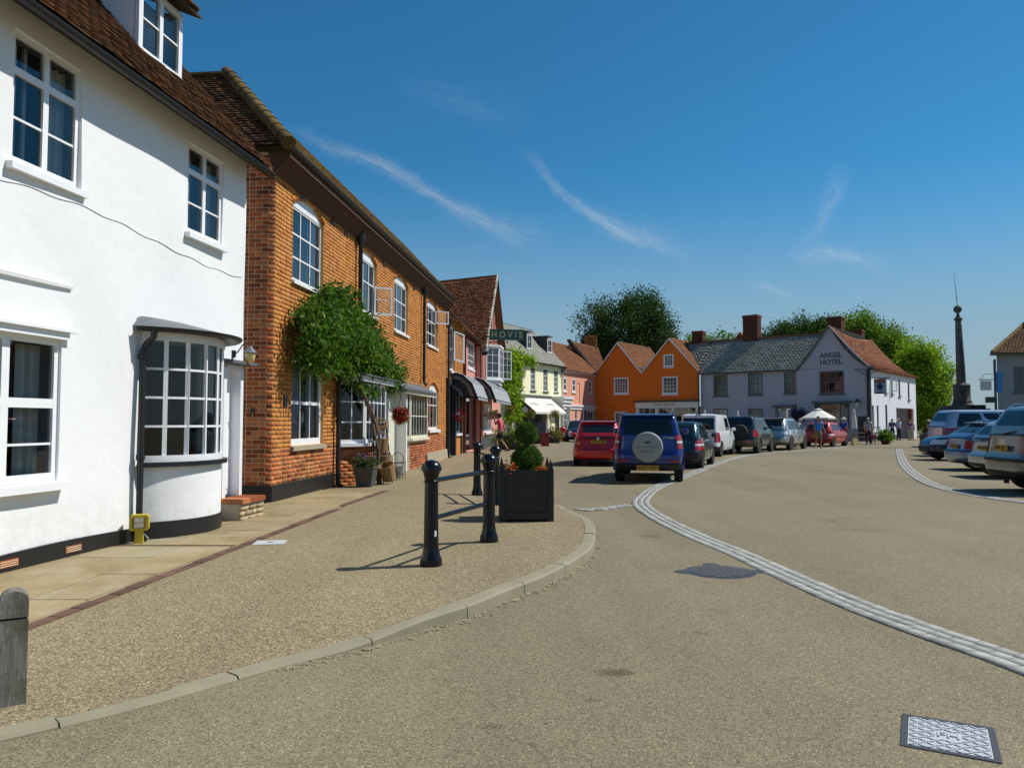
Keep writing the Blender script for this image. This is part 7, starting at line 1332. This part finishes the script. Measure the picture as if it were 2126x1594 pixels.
    def tailgate(s, fx=.80, v0=.44):
        for sx in (-1, 1):
            a = s.rear(sx * fx, s.p); MB().tube([s.body(a, v) + Vector((0, -.001, 0)) for v in np.linspace(v0, 1, 8)], .006, 4).build('tailgate_gap', M['underbody'], s.root)
        MB().tube([s.body(s.rear(f, s.p), v0) + Vector((0, -.001, 0)) for f in np.linspace(-fx, fx, 15)], .007, 4).build('tailgate_gap', M['underbody'], s.root)
        MB().tube([s.gh(s.rear(f, s.gh_p), .03) + Vector((0, -.004, 0)) for f in np.linspace(-.9, .9, 13)], .008, 4).build('window_seal', M['plastic'], s.root)
    def wiper(s, x0=-.1, x1=.45):
        A = [s.rear(f, s.gh_p) for f in (x0, x1)]; P = [s.gh(A[0], .06), s.gh(A[1], .16)]; MB().tube([q + Vector((0, -.02, .01)) for q in P], .012, 5).build('rear_wiper', M['plastic'], s.root)
    def spoiler(s, d=.14, mat=None):
        y = s.yr1; MB().hexa([(-s.wr * .93, y - d, s.H - .055), (s.wr * .93, y - d, s.H - .055), (s.wr * .95, y + .12, s.H - .07), (-s.wr * .95, y + .12, s.H - .07), (-s.wr * .93, y - d, s.H - .03), (s.wr * .93, y - d, s.H - .03), (s.wr * .95, y + .12, s.H - .005), (-s.wr * .95, y + .12, s.H - .005)]).build('spoiler', mat or s.paint, s.root)
def g_(x, y): return (x, y, float(zg(x, y)) - .002)
# --- blue off-roader with spare wheel, nearest
blue = paint('deep_blue_paint', (.010, .020, .17), .3)
c = Car('blue_off_roader', g_(3.24, 18.45), 12, 'dark blue compact off-roader with pale round spare wheel cover on its tail', blue, L=4.0, w=.83, H=1.66, sill=.34, belt=1.13, yr0=.12, yr1=.30, yf1=2.35, yf0=3.0, hood=1.02, wr=.66, r=.345, ax=(.78, 3.36), p=.20, gh_p=.15, tail=.06)
c.rear_glass(.10, .93, .90); c.windscreen(); c.side_glass([(.45, 1.15), (1.25, 2.1), (2.18, 2.75)]); c.wheels(); c.arches(M['plastic'] if False else blue, .08); c.mirrors(); c.mudflaps(); c.rails(M['plastic']); c.wiper(-.05, .4); c.spoiler(.06)
c.tailgate(); c.tail_lamps(.84, 1, .60, 1.0, wrap=.05, mid=(.42, .58)); c.band('bumper', .0, .14, M['plastic'], .03); c.door_lines((1.2, 2.15)); c.handles((1.35, 2.3), .98)
for sx in (-1, 1): MB().bb(sx * .52, sx * .76, -.03, -.012, .50, .545).build('reflector', M['lamp_red'], c.root)
c.plate('AX57 HXH', .365, -.03)
sp = MB().lathe([(.01, -.245), (.30, -.24), (.345, -.215), (.362, -.16), (.362, -.03), (.33, .02)], (0, .06, .855), 36, axis='Y').build('spare_wheel_cover', plain('silver_grey_cover', (.30, .33, .32), .45, .08, 5), c.root, True)
cm = plain('cover_print', (.13, .15, .15), .6); text('lettering', 'Connoisseurs', .088, cm, sp, frame((0, -.187, .87), (1, 0, 0), (0, 0, 1)), extrude=.001); text('lettering', 'of Beauty', .088, cm, sp, frame((0, -.187, .765), (1, 0, 0), (0, 0, 1)), extrude=.001)
MB().prism([(-.075, .985), (-.03, .935), (.075, .965), (.075, .985), (-.02, .962), (.02, .998), (.075, .985), (.075, 1.0)], -.19, -.186, lambda x, z, h: (x, h, z)).build('emblem', M['plastic'], sp)
text('lettering', 'JT TURBO', .062, M['chrome'], c.root, frame((.50, -.012 + .05, 1.075), (1, 0, 0), (0, 0, 1)), extrude=.004)
# --- red hatchback
red = paint('red_paint', (.52, .012, .022), .1)
c = Car('red_hatchback', g_(2.84, 25.4), 7, 'red hatchback seen from behind, left of the blue off-roader', red, L=3.75, w=.845, H=1.50, sill=.24, belt=.92, yr0=.10, yr1=.48, yf1=2.1, yf0=3.05, hood=.78, wr=.62, r=.30, ax=(.62, 3.05), p=.30, gh_p=.24, tail=.16)
c.rear_glass(.08, .86, .88); c.windscreen(); c.side_glass([(.65, 1.2), (1.3, 2.0), (2.08, 2.7)]); c.wheels(); c.mirrors(); c.tailgate(); c.tail_lamps(.84, 1, .52, .98, wrap=.06, mid=(.4, .55)); c.spoiler(.10); c.wiper(); c.band('bumper', .04, .40, red, .035); c.plate('EU02 HPE', .80, .07, w=.5); MB().lathe([(.001, -.02), (.045, -.015), (.045, .0)], (0, .08, .90), 14, axis='Y').build('badge', M['chrome'], c.root, True); c.door_lines((1.25, 2.05)); MB().bb(.18, .30, .36, .38, 1.0, 1.06).build('window_sticker', M['white_paint'], c.root)
# --- teal hatchback
teal = paint('dark_teal_paint', (.010, .045, .055), .4)
c = Car('teal_hatchback', g_(5.02, 24.05), 22, 'dark teal small hatchback parked just right of the blue off-roader', teal, L=3.85, w=.83, H=1.47, sill=.24, belt=.93, yr0=.12, yr1=.50, yf1=2.1, yf0=2.95, hood=.80, wr=.64, r=.30, ax=(.66, 3.06), p=.27, gh_p=.20, tail=.12)
c.rear_glass(.08, .88, .86); c.windscreen(); c.side_glass([(.62, 1.25), (1.38, 2.45)]); c.wheels(M['alloy'], 7); c.mirrors(); c.tailgate(); c.tail_lamps(.82, 1, .48, 1.0, wrap=.07, mid=(.4, .55)); c.band('bumper', .02, .42, M['plastic'], .04); c.plate('EK51 LNV', .62, .05); c.wiper(); c.side_band('rubbing_strip', .44, .50, M['plastic']); c.door_lines((1.32, 2.5)); c.handles((1.5,), .82)
# --- white van
wht = paint('white_van_paint', (.74, .75, .76), .0, .35)
c = Car('white_van', g_(7.75, 32.2), 27, 'small white van half hidden behind the teal hatchback', wht, L=4.1, w=.83, H=1.80, sill=.26, belt=1.05, yr0=.08, yr1=.20, yf1=2.4, yf0=3.2, hood=.95, wr=.74, r=.31, ax=(.75, 3.35), p=.18, gh_p=.14, tail=.06, cat='van')
c.rear_glass(.15, .85, .86); c.windscreen(); c.side_glass([(2.1, 2.85)]); c.wheels(M['plastic']); c.mirrors(); c.tailgate(); c.tail_lamps(.86, 1, .45, .95, wrap=.03); c.band('bumper', .0, .22, M['plastic'], .03); c.plate('KP55 XBA', .62, .02); MB().bb(-.1, .1, .2, .3, 1.78, 1.84).build('roof_vent', M['plastic'], c.root)
# --- dark green off-roader
grn = paint('dark_green_paint', (.020, .038, .036), .4); khaki = plain('olive_grey_cladding', (.085, .085, .060), .6, .1)
c = Car('green_off_roader', g_(10.28, 35.5), 31, 'dark green off-roader with spare wheel and olive lower body', grn, L=4.4, w=.89, H=1.74, sill=.36, belt=1.12, yr0=.12, yr1=.32, yf1=2.5, yf0=3.2, hood=1.02, wr=.72, r=.35, ax=(.85, 3.42), p=.20, gh_p=.15, tail=.07)
c.rear_glass(.08, .92, .88); c.windscreen(); c.side_glass([(.5, 1.25), (1.35, 2.15), (2.25, 2.9)]); c.wheels(M['alloy'], 6); c.mirrors(M['plastic']); c.rails(M['plastic']); c.tailgate(); c.tail_lamps(.85, 1, .55, .95, wrap=.04); c.band('bumper', .0, .40, khaki, .035); c.side_band('cladding', .0, .40, khaki); c.arches(khaki, .09); c.plate('R782 DPV', .93, .02, -.42, .34, .2); c.wiper(-.3, .2); c.mudflaps()
for sx in (-1, 1): MB().bb(sx * .45, sx * .78, -.05, -.03, .52, .60).build('reflector', M['lamp_red'], c.root)
s3 = MB().lathe([(.20, -.20), (.33, -.20), (.36, -.16), (.36, -.02), (.3, .02)], (.22, .05, .98), 28, axis='Y').build('spare_wheel', M['rubber'], c.root, True); rm = MB().lathe([(.20, -.19), (.215, -.17), (.2, -.15)], (.22, .05, .98), 20, axis='Y')
for k in range(6): a = 6.283 * k / 6; rm.box((.22 + .1 * math.cos(a), -.11, .98 + .1 * math.sin(a)), (.2, .03, .04), Matrix.Rotation(-a, 3, 'Y'))
rm.build('spare_rim', plain('grey_alloy', (.20, .21, .20), .4, metal=.5), s3)
# --- silver off-roader
slv = paint('silver_paint', (.40, .43, .43), .55)
c = Car('silver_off_roader', g_(13.2, 39.75), 35, 'silver rounded off-roader standing in front of the hotel', slv, L=4.6, w=.92, H=1.68, sill=.32, belt=1.02, yr0=.14, yr1=.62, yf1=2.5, yf0=3.45, hood=.98, wr=.68, r=.36, ax=(.92, 3.62), p=.27, gh_p=.22, tail=.12)
c.rear_glass(.08, .88, .88); c.windscreen(); c.side_glass([(.75, 1.35), (1.45, 2.3), (2.4, 3.05)]); c.wheels(M['alloy'], 5); c.mirrors(); c.rails(M['plastic']); c.tailgate(); c.tail_lamps(.70, 1, .72, 1.0, M['lamp_clear'], wrap=.08); c.band('bumper', .0, .14, khaki, .03); c.plate('W11 KDL', .80, .03); c.spoiler(.14); c.door_lines((1.4, 2.35)); c.handles((1.55, 2.5), .95)
# --- red hatchback by the hotel
red2 = paint('tomato_red_paint', (.50, .030, .022), .1)
c = Car('red_hatchback', g_(17.95, 45.6), 40, 'red five-door car behind the man in the blue shirt outside the hotel', red2, L=3.9, w=.83, H=1.45, sill=.26, belt=.92, yr0=.12, yr1=.5, yf1=2.1, yf0=3.0, hood=.8, wr=.62, r=.30, ax=(.68, 3.1), p=.25, gh_p=.19, tail=.14)
c.rear_glass(.1, .88, .85); c.windscreen(); c.side_glass([(.62, 1.2), (1.3, 2.0), (2.1, 2.75)]); c.wheels(M['alloy'], 6); c.mirrors(); c.tailgate(); c.tail_lamps(.74, 1, .55, .95, wrap=.06, mid=(.1, .5)); c.band('bumper', .1, .35, plain('dark_red_plastic', (.15, .012, .012), .6), .03); c.side_band('rubbing_strip', .42, .48, M['plastic']); c.plate('N314 GRT', .62, .05); c.door_lines((1.25, 2.05))
# --- small dark car facing us
nvy = paint('navy_paint', (.008, .011, .04), .3)
c = Car('navy_small_car', g_(4.55, 54.3), 183, 'small navy car with round headlamps facing the camera behind the red hatchback', nvy, L=3.6, w=.82, H=1.46, sill=.24, belt=.92, yr0=.10, yr1=.45, yf1=1.9, yf0=2.75, hood=.80, wr=.58, r=.29, ax=(.6, 2.95), p=.36, gh_p=.3)
c.rear_glass(); c.windscreen(); c.side_glass([(.6, 1.2), (1.3, 2.3)]); c.wheels(); c.mirrors(); c.head_lamps(round_=True); c.band('grille', .12, .26, M['plastic'], .02, .6, False)
# --- cars along the right-hand side
gry = paint('grey_silver_paint', (.22, .235, .225), .5)
c = Car('grey_off_roader', g_(10.2, 16.15), 97, 'large grey off-roader with dark glass at the right edge, nearest in its row', gry, L=4.7, w=.95, H=1.80, sill=.34, belt=1.18, yr0=.12, yr1=.42, yf1=2.7, yf0=3.5, hood=1.1, wr=.74, r=.38, ax=(.95, 3.7), p=.22, gh_p=.17, tail=.10)
c.rear_glass(.02, .93, .95); c.windscreen(); c.side_glass([(.55, 1.3), (1.4, 2.3), (2.4, 3.1)], .03, .9); c.wheels(M['alloy'], 5); c.mirrors(); c.rails(M['alloy']); c.tailgate(); c.tail_lamps(.86, 1, .52, .98, wrap=.04, mid=(.35, .7)); c.band('bumper', .0, .10, M['plastic'], .03); c.band('bumper_groove', .36, .42, M['plastic'], .012); c.plate('LR04 GZY', .92, .02); c.wiper(); c.mudflaps()
c = Car('pale_silver_hatchback', g_(12.35, 20.5), 97, 'pale silver hatchback squeezed between the grey off-roader and the blue estate', paint('pale_silver_paint', (.46, .50, .47), .45), L=4.0, w=.85, H=1.48, sill=.25, belt=.95, yr0=.12, yr1=.5, yf1=2.1, yf0=3.0, hood=.8, wr=.64, r=.30, ax=(.7, 3.1), p=.27, gh_p=.2, tail=.13)
c.rear_glass(); c.windscreen(); c.side_glass([(.62, 1.25), (1.35, 2.05), (2.15, 2.75)]); c.wheels(); c.mirrors(); c.tailgate(); c.tail_lamps(.82, 1, .5, 1.0, wrap=.06, mid=(.4, .7)); c.plate('AO06 NBW', .78, .06, .12, .5); c.band('bumper', .05, .16, M['plastic'], .02); c.wiper()
bms = paint('silver_blue_paint', (.20, .30, .46), .5)
c = Car('blue_estate', g_(13.5, 23.7), 96, 'silver-blue estate car with red tail lamp and curved chrome window line', bms, L=4.6, w=.90, H=1.47, sill=.25, belt=.96, yr0=.14, yr1=.75, yf1=2.6, yf0=3.6, hood=.86, wr=.62, r=.33, ax=(.95, 3.7), p=.30, gh_p=.24, tail=.12)
c.rear_glass(.06, .9, .86); c.windscreen(); c.side_glass([(.85, 1.5), (1.55, 2.45), (2.52, 3.2)], .08, .84); c.wheels(M['alloy'], 8); c.mirrors(); c.rails(M['chrome'], y0=.9); c.tailgate(); c.tail_lamps(.62, 1, .56, .90, wrap=.14); c.plate('VX06 OKN', .72, .05); c.spoiler(.12); c.band('bumper_line', .46, .485, M['plastic'], .012); c.handles((1.7, 2.7), .88); c.door_lines((1.5, 2.5))
MB().lathe([(.01, -.1), (.05, -.07), (.06, 0), (.03, .08)], (0, 1.0, 1.49), 8, axis='Y').build('aerial_fin', bms, c.root, True)
c = Car('navy_saloon', g_(20.1, 29.3), 276, 'dark navy saloon facing out of the row with clear headlamps, before the silver people carrier', nvy, L=4.3, w=.87, H=1.42, sill=.25, belt=.93, yr0=.5, yr1=1.1, yf1=2.4, yf0=3.2, hood=.82, wr=.62, r=.31, ax=(.85, 3.45), p=.3, gh_p=.22)
c.rear_glass(); c.windscreen(); c.side_glass([(1.2, 1.9), (2.0, 2.8)]); c.wheels(); c.mirrors(); c.head_lamps(.5, .60, .88); c.band('grille', .15, .5, M['plastic'], .015, .55, False); c.plate('', .5, None)
c = Car('red_hatchback', g_(16.9, 27.0), 96, 'red car of which only the roof shows above the silver-blue estate', red, L=3.9, w=.85, H=1.64, sill=.26, belt=1.0, yr0=.12, yr1=.7, yf1=2.2, yf0=3.0, hood=.85, wr=.62, r=.31, ax=(.7, 3.1), p=.27, gh_p=.25)
c.rear_glass(); c.windscreen(); c.side_glass([(.8, 1.4), (1.5, 2.6)]); c.wheels(); c.mirrors(); c.tailgate(); c.tail_lamps()
mpv = paint('silver_mauve_paint', (.42, .46, .56), .4)
c = Car('silver_people_carrier', g_(18.2, 33.4), 95, 'tall silver people carrier with dark side windows at the back of the right row', mpv, L=4.9, w=.96, H=1.98, sill=.3, belt=1.22, yr0=.12, yr1=.5, yf1=3.0, yf0=4.0, hood=1.05, wr=.76, r=.34, ax=(1.0, 3.95), p=.22, gh_p=.16, tail=.08, cat='people carrier')
c.rear_glass(.05, .9, .9); c.windscreen(); c.side_glass([(.6, 1.75), (1.95, 3.0), (3.1, 3.7)], .06, .88); c.wheels(); c.mirrors(); c.tailgate(); c.tail_lamps(.86, 1, .5, .98, wrap=.025); c.band('bumper', .0, .2, M['plastic'], .03); c.door_lines((1.9, 3.05))
# ================================================================== PEOPLE
M['skin'] = plain('skin', (.46, .26, .18), .6, .12, 12); M['skin_tan'] = plain('tanned_skin', (.38, .19, .12), .6, .12, 12)
def cloth(name, c, var=.15): return plain(name, c, .85, var, 14, .3, 50)
def person(loc, heading, label, h=1.72, arms=None, legs=None, lean=0.0, shirt=None, pants=None, shorts=False, shoes=None, hair=None, hat=None, hatmat=None, sleeve=.5, skin=None, build=1.0, group=None, dress=False):
    """standing or walking figure; local frame: y forward, x right"""
    sk = skin or M['skin']; root = empty('person', loc, -R(heading), label, 'person', group); k = h / 1.74
    def T(p): x, y, z = p; return (x * k * (1 if abs(x) < .25 else 1), (y + lean * max(0, z - .92)) * k, z * k)
    A = arms or {}; Lg = legs or {}
    aL, aR = A.get('L', [(-.215, -.02, 1.14), (-.225, .06, .88)]), A.get('R', [(.215, -.02, 1.14), (.225, .06, .88)]); lL, lR = Lg.get('L', [(-.10, .02, .50), (-.11, -.02, .09)]), Lg.get('R', [(.10, .02, .50), (.11, -.02, .09)])
    V = []; E_ = []; Rd = []
    def add(p, r, par=None): V.append(T(p)); Rd.append((r * k, r * k) if not isinstance(r, tuple) else (r[0] * k, r[1] * k)); (E_.append((par, len(V) - 1)) if par is not None else None); return len(V) - 1
    b = build
    pel = add((0, 0, .95), (.125 * b, .105 * b)); sp_ = add((0, 0, 1.13), (.115 * b, .095 * b), pel); ch = add((0, .0, 1.34), (.135 * b, .105 * b), sp_); nk = add((0, .005, 1.47), .055, ch); jw = add((0, .03, 1.55), (.062, .07), nk); sk_ = add((0, .02, 1.64), (.074, .088), jw); tp = add((0, .01, 1.71), (.05, .06), sk_); add((0, .125, 1.60), .012, jw)
    for sgn, (el, wr) in ((-1, aL), (1, aR)):
        sh = add((sgn * .165 * b, 0, 1.425), .058, ch); e = add(el, .042, sh); w = add(wr, .029, e); d = Vector(wr) - Vector(el); d.normalize(); pm = add(tuple(Vector(wr) + d * .06), (.034, .018), w); side = Vector((d.z, 0, -d.x)) if abs(d.x) > .5 else Vector((0, 1, 0)); inw = d.cross(side).normalized() if d.cross(side).length > .1 else Vector((1, 0, 0)); side = inw.cross(d).normalized()
        for q, ln in ((-1.5, .055), (-.5, .07), (.5, .065), (1.5, .05)): f1 = add(tuple(Vector(wr) + d * .115 + side * q * .018), .0085, pm); add(tuple(Vector(wr) + d * (.115 + ln * .7) + side * q * .018 + inw * -sgn * .02), .0075, f1)
        t1 = add(tuple(Vector(wr) + d * .06 + side * .045), .010, w); add(tuple(Vector(wr) + d * .10 + side * .055), .008, t1)
    for sgn, (kn, an) in ((-1, lL), (1, lR)):
        hp = add((sgn * .085, 0, .90), .085 * b, pel); kk = add(kn, .058, hp); cf = add(tuple((Vector(kn) * .55 + Vector(an) * .45) - Vector((0, .02, 0))), .052, kk); a_ = add(an, .036, cf); heel = add((an[0], an[1] - .03, an[2] - .045), .034, a_); add((an[0] + sgn * .02, an[1] + .16, max(.025, an[2] - .06)), (.036, .024), a_)
    link('body', skin_mesh('body', V, E_, Rd, sk, 1), root)
    # shirt
    V2 = [T(p) for p in ((0, 0, .90), (0, 0, 1.13), (0, 0, 1.34), (0, .005, 1.45))]; E2 = [(0, 1), (1, 2), (2, 3)]; R2 = [(.150 * b * k, .128 * b * k), (.142 * b * k, .12 * b * k), (.156 * b * k, .125 * b * k), (.075 * k, .07 * k)]
    for sgn, (el, wr) in ((-1, aL), (1, aR)):
        s0 = Vector((sgn * .165 * b, 0, 1.425)); n = len(V2); V2.append(T(tuple(s0))); R2.append((.074 * k, .074 * k)); E2.append((2, n))
        if sleeve <= 1: V2.append(T(tuple(s0.lerp(Vector(el), sleeve)))); R2.append((.062 * k, .062 * k)); E2.append((n, n + 1))
        else: V2 += [T(el), T(tuple(Vector(el).lerp(Vector(wr), .9)))]; R2 += [(.054 * k, .054 * k), (.042 * k, .042 * k)]; E2 += [(n, n + 1), (n + 1, n + 2)]
    link('shirt', skin_mesh('shirt', V2, E2, R2, shirt, 1, 1), root)
    # trousers, shorts or skirt
    if dress: link('skirt', MB().lathe([(.14, .95), (.17, .85), (.24, .45), (.23, .44)], (0, 0, 0), 16).mesh('skirt', pants, True), root).scale = (k, k * .8, k)
    else:
        V3 = [T((0, 0, 1.0)), T((0, 0, .92))]; E3 = [(0, 1)]; R3 = [(.140 * b * k, .122 * b * k), (.150 * b * k, .13 * b * k)]
        for sgn, (kn, an) in ((-1, lL), (1, lR)):
            n = len(V3); V3.append(T((sgn * .088, 0, .84))); R3.append((.100 * b * k, .105 * b * k)); E3.append((1, n)); kv = Vector(kn)
            if shorts: V3.append(T(tuple(Vector((sgn * .085, 0, .90)).lerp(kv, .78)))); R3.append((.088 * k, .088 * k)); E3.append((n, n + 1))
            else: V3 += [T(kn), T(tuple(kv.lerp(Vector(an), .92)))]; R3 += [(.074 * k, .074 * k), (.062 * k, .066 * k)]; E3 += [(n, n + 1), (n + 1, n + 2)]
        link('shorts' if shorts else 'trousers', skin_mesh('trousers', V3, E3, R3, pants, 1, 1), root)
    for sgn, (kn, an) in ((-1, lL), (1, lR)):
        p0 = T((an[0], an[1] - .045, max(.0, an[2] - .09))); MB().lathe([(.001, 0), (.045, .0), (.048, .03), (.04, .07), (.001, .085)], (0, 0, 0), 12).build('shoe', shoes or M['plastic'], root, True, (p0[0] + sgn * .008, p0[1] + .055, p0[2])).scale = (k * .95, k * 2.7, k)
    hc = T((0, -.012, 1.655))
    if hair: link('hair', MB().lathe([(.001, .098), (.055, .088), (.088, .05), (.096, .0), (.09, -.05), (.07, -.075)], (0, 0, 0), 14, cap=False).mesh('hair', hair, True), root, hc).scale = (k * .98, k * 1.08, k)
    if hat == 'cap': link('cap', MB().lathe([(.001, .11), (.06, .10), (.095, .06), (.10, .02), (.1, .0)], (0, 0, 0), 14, cap=False).prism([(-.07, .08), (.07, .08), (.05, .17), (-.05, .17)], .0, .012).mesh('cap', hatmat, True), root, hc)
    if hat == 'brim': link('hat', MB().lathe([(.001, .13), (.07, .125), (.09, .10), (.098, .03), (.18, .005), (.18, -.003), (.09, .01)], (0, 0, 0), 18, cap=False).mesh('hat', hatmat, True), root, hc)
    for sx in (-1, 1): MB().lathe([(.001, -.008), (.010, 0), (.001, .008)], (0, 0, 0), 8).build('eye', M['plastic'], root, False, T((sx * .033, .102, 1.645)))
    return root
HB_ = plain('brown_hair', (.09, .05, .025), .7, .3, 30); HG = plain('grey_hair', (.45, .44, .42), .8, .15, 30); HK = plain('dark_hair', (.025, .02, .016), .7, .3, 30)
WALK_A = {'L': [(-.22, .10, 1.16), (-.20, .30, 1.00)], 'R': [(.23, -.12, 1.15), (.24, -.14, .89)]}; WALK_L = {'L': [(-.095, .16, .52), (-.10, .10, .12)], 'R': [(.10, -.02, .50), (.11, -.30, .16)]}
person((-.50, 33.4, float(zp(-.5, 33.4)) + .0), 288, 'woman in pink T-shirt and black shorts walking with one hand raised to her mouth', 1.70, {'L': [(-.24, .14, 1.22), (-.08, .22, 1.46)], 'R': [(.22, -.10, 1.16), (.235, -.16, .90)]}, WALK_L, .06, cloth('pink_jersey', (.62, .09, .14)), cloth('black_cotton', (.012, .012, .014)), True, plain('brown_sandals', (.10, .05, .03), .8), HB_, sleeve=.55, skin=M['skin_tan'])
mn = person(ground(17.15, 43.2), 186, 'man in bright blue T-shirt, khaki shorts and grey cap walking towards the camera', 1.76, {'L': [(-.25, -.06, 1.15), (-.34, .02, .90)], 'R': [(.22, .03, 1.15), (.23, .14, .90)]}, {'L': [(-.10, .12, .50), (-.11, .02, .10)], 'R': [(.11, .0, .50), (.12, -.22, .13)]}, .02, cloth('bright_blue_jersey', (.03, .25, .62)), cloth('khaki_cotton', (.24, .19, .10)), True, plain('dark_trainers', (.03, .028, .025), .8), HG, 'cap', cloth('grey_cap', (.20, .22, .17)), .6, M['skin_tan'], 1.12)
person(ground(20.45, 47.6), 50, 'man in blue shirt, navy trousers and white sun hat standing by the red car', 1.72, {'L': [(-.24, .02, 1.16), (-.22, .2, 1.0)], 'R': [(.25, .02, 1.16), (.2, .2, 1.0)]}, None, .0, cloth('royal_blue_cotton', (.04, .10, .36)), cloth('navy_cotton', (.012, .016, .035)), False, M['plastic'], HG, 'brim', cloth('white_sun_hat', (.74, .72, .66)), .7, None, 1.1)
t = NT('navy_white_stripes'); sp2 = t.node('ShaderNodeSeparateXYZ'); t.l.new(t.geo.outputs['Position'], sp2.inputs[0]); st_ = t.math('GREATER_THAN', t.math('SINE', t.math('MULTIPLY', sp2.outputs[2], 52.0)), .1); t.col(t.mix(st_, (.68, .68, .70), (.018, .02, .05))).set(.85)
person(ground(21.55, 46.7), 25, 'man in navy and white striped top walking away with a red bag', 1.72, WALK_A, {'L': [(-.09, .12, .52), (-.10, .06, .10)], 'R': [(.09, .0, .50), (.10, -.20, .12)]}, .04, t.m, cloth('dark_brown_cotton', (.045, .02, .015)), False, plain('white_trainers', (.6, .6, .6), .7), HG, sleeve=.6)
bg = empty('red_shoulder_bag', ground(21.85, 46.6), R(10), 'dark red bag carried beside the man in the striped top', 'bag'); MB().hexa([(-.14, -.08, .42), (.14, -.08, .42), (.14, .08, .42), (-.14, .08, .42), (-.12, -.05, .68), (.12, -.05, .68), (.12, .05, .68), (-.12, .05, .68)]).build('body', cloth('red_nylon', (.25, .03, .04)), bg); MB().tube([(-.1, 0, .68), (-.04, 0, .86), (.04, 0, .86), (.1, 0, .68)], .012, 5).build('strap', M['plastic'], bg)
person(ground(16.35, 44.6), 95, 'grey-haired person in white shirt leaning beyond the silver off-roader', 1.66, None, None, .45, cloth('white_cotton', (.72, .72, .72)), cloth('beige_cotton', (.35, .29, .20)), False, None, HG, sleeve=1.5)
GP = [(30.3, 61.5, 200, 'man in navy jumper with arms folded at the left of the group by the hotel', (.05, .05, .12), (.015, .02, .05), HK, None, 1.7, 1.5), (31.0, 61.9, 170, 'man in pale blue shirt with dark trousers in the group by the hotel', (.35, .45, .68), (.02, .02, .022), HG, None, 1.74, .6), (31.55, 61.2, 190, 'person in purple top and pale grey trousers in the group by the hotel', (.12, .06, .22), (.34, .33, .31), HB_, None, 1.66, .6), (32.3, 62.4, 210, 'person in pale pink top and cream trousers behind the group by the hotel', (.56, .36, .36), (.50, .44, .34), HB_, None, 1.6, .6), (32.75, 60.6, 150, 'person in lilac striped top and yellow sun hat at the right of the group', (.36, .32, .55), (.035, .02, .05), None, (.62, .52, .20), 1.62, .6)]
for k, (x, y, hd, lab, sc_, pc_, hr, ht_, hh_, sl_) in enumerate(GP):
    person((x, y, .0), hd, lab, hh_, {'L': [(-.24, .04, 1.16), (-.06, .2, 1.12)], 'R': [(.24, .04, 1.16), (.08, .2, 1.08)]} if k in (0, 2) else None, None, 0, cloth('group_top_%s' % lab.split()[3], sc_), cloth('group_bottoms_%s' % lab.split()[3], pc_), False, None, hr, 'brim' if ht_ else None, cloth('straw_hat', ht_) if ht_ else None, sl_, None, 1.05)

bpy.data.scenes.remove(TS)
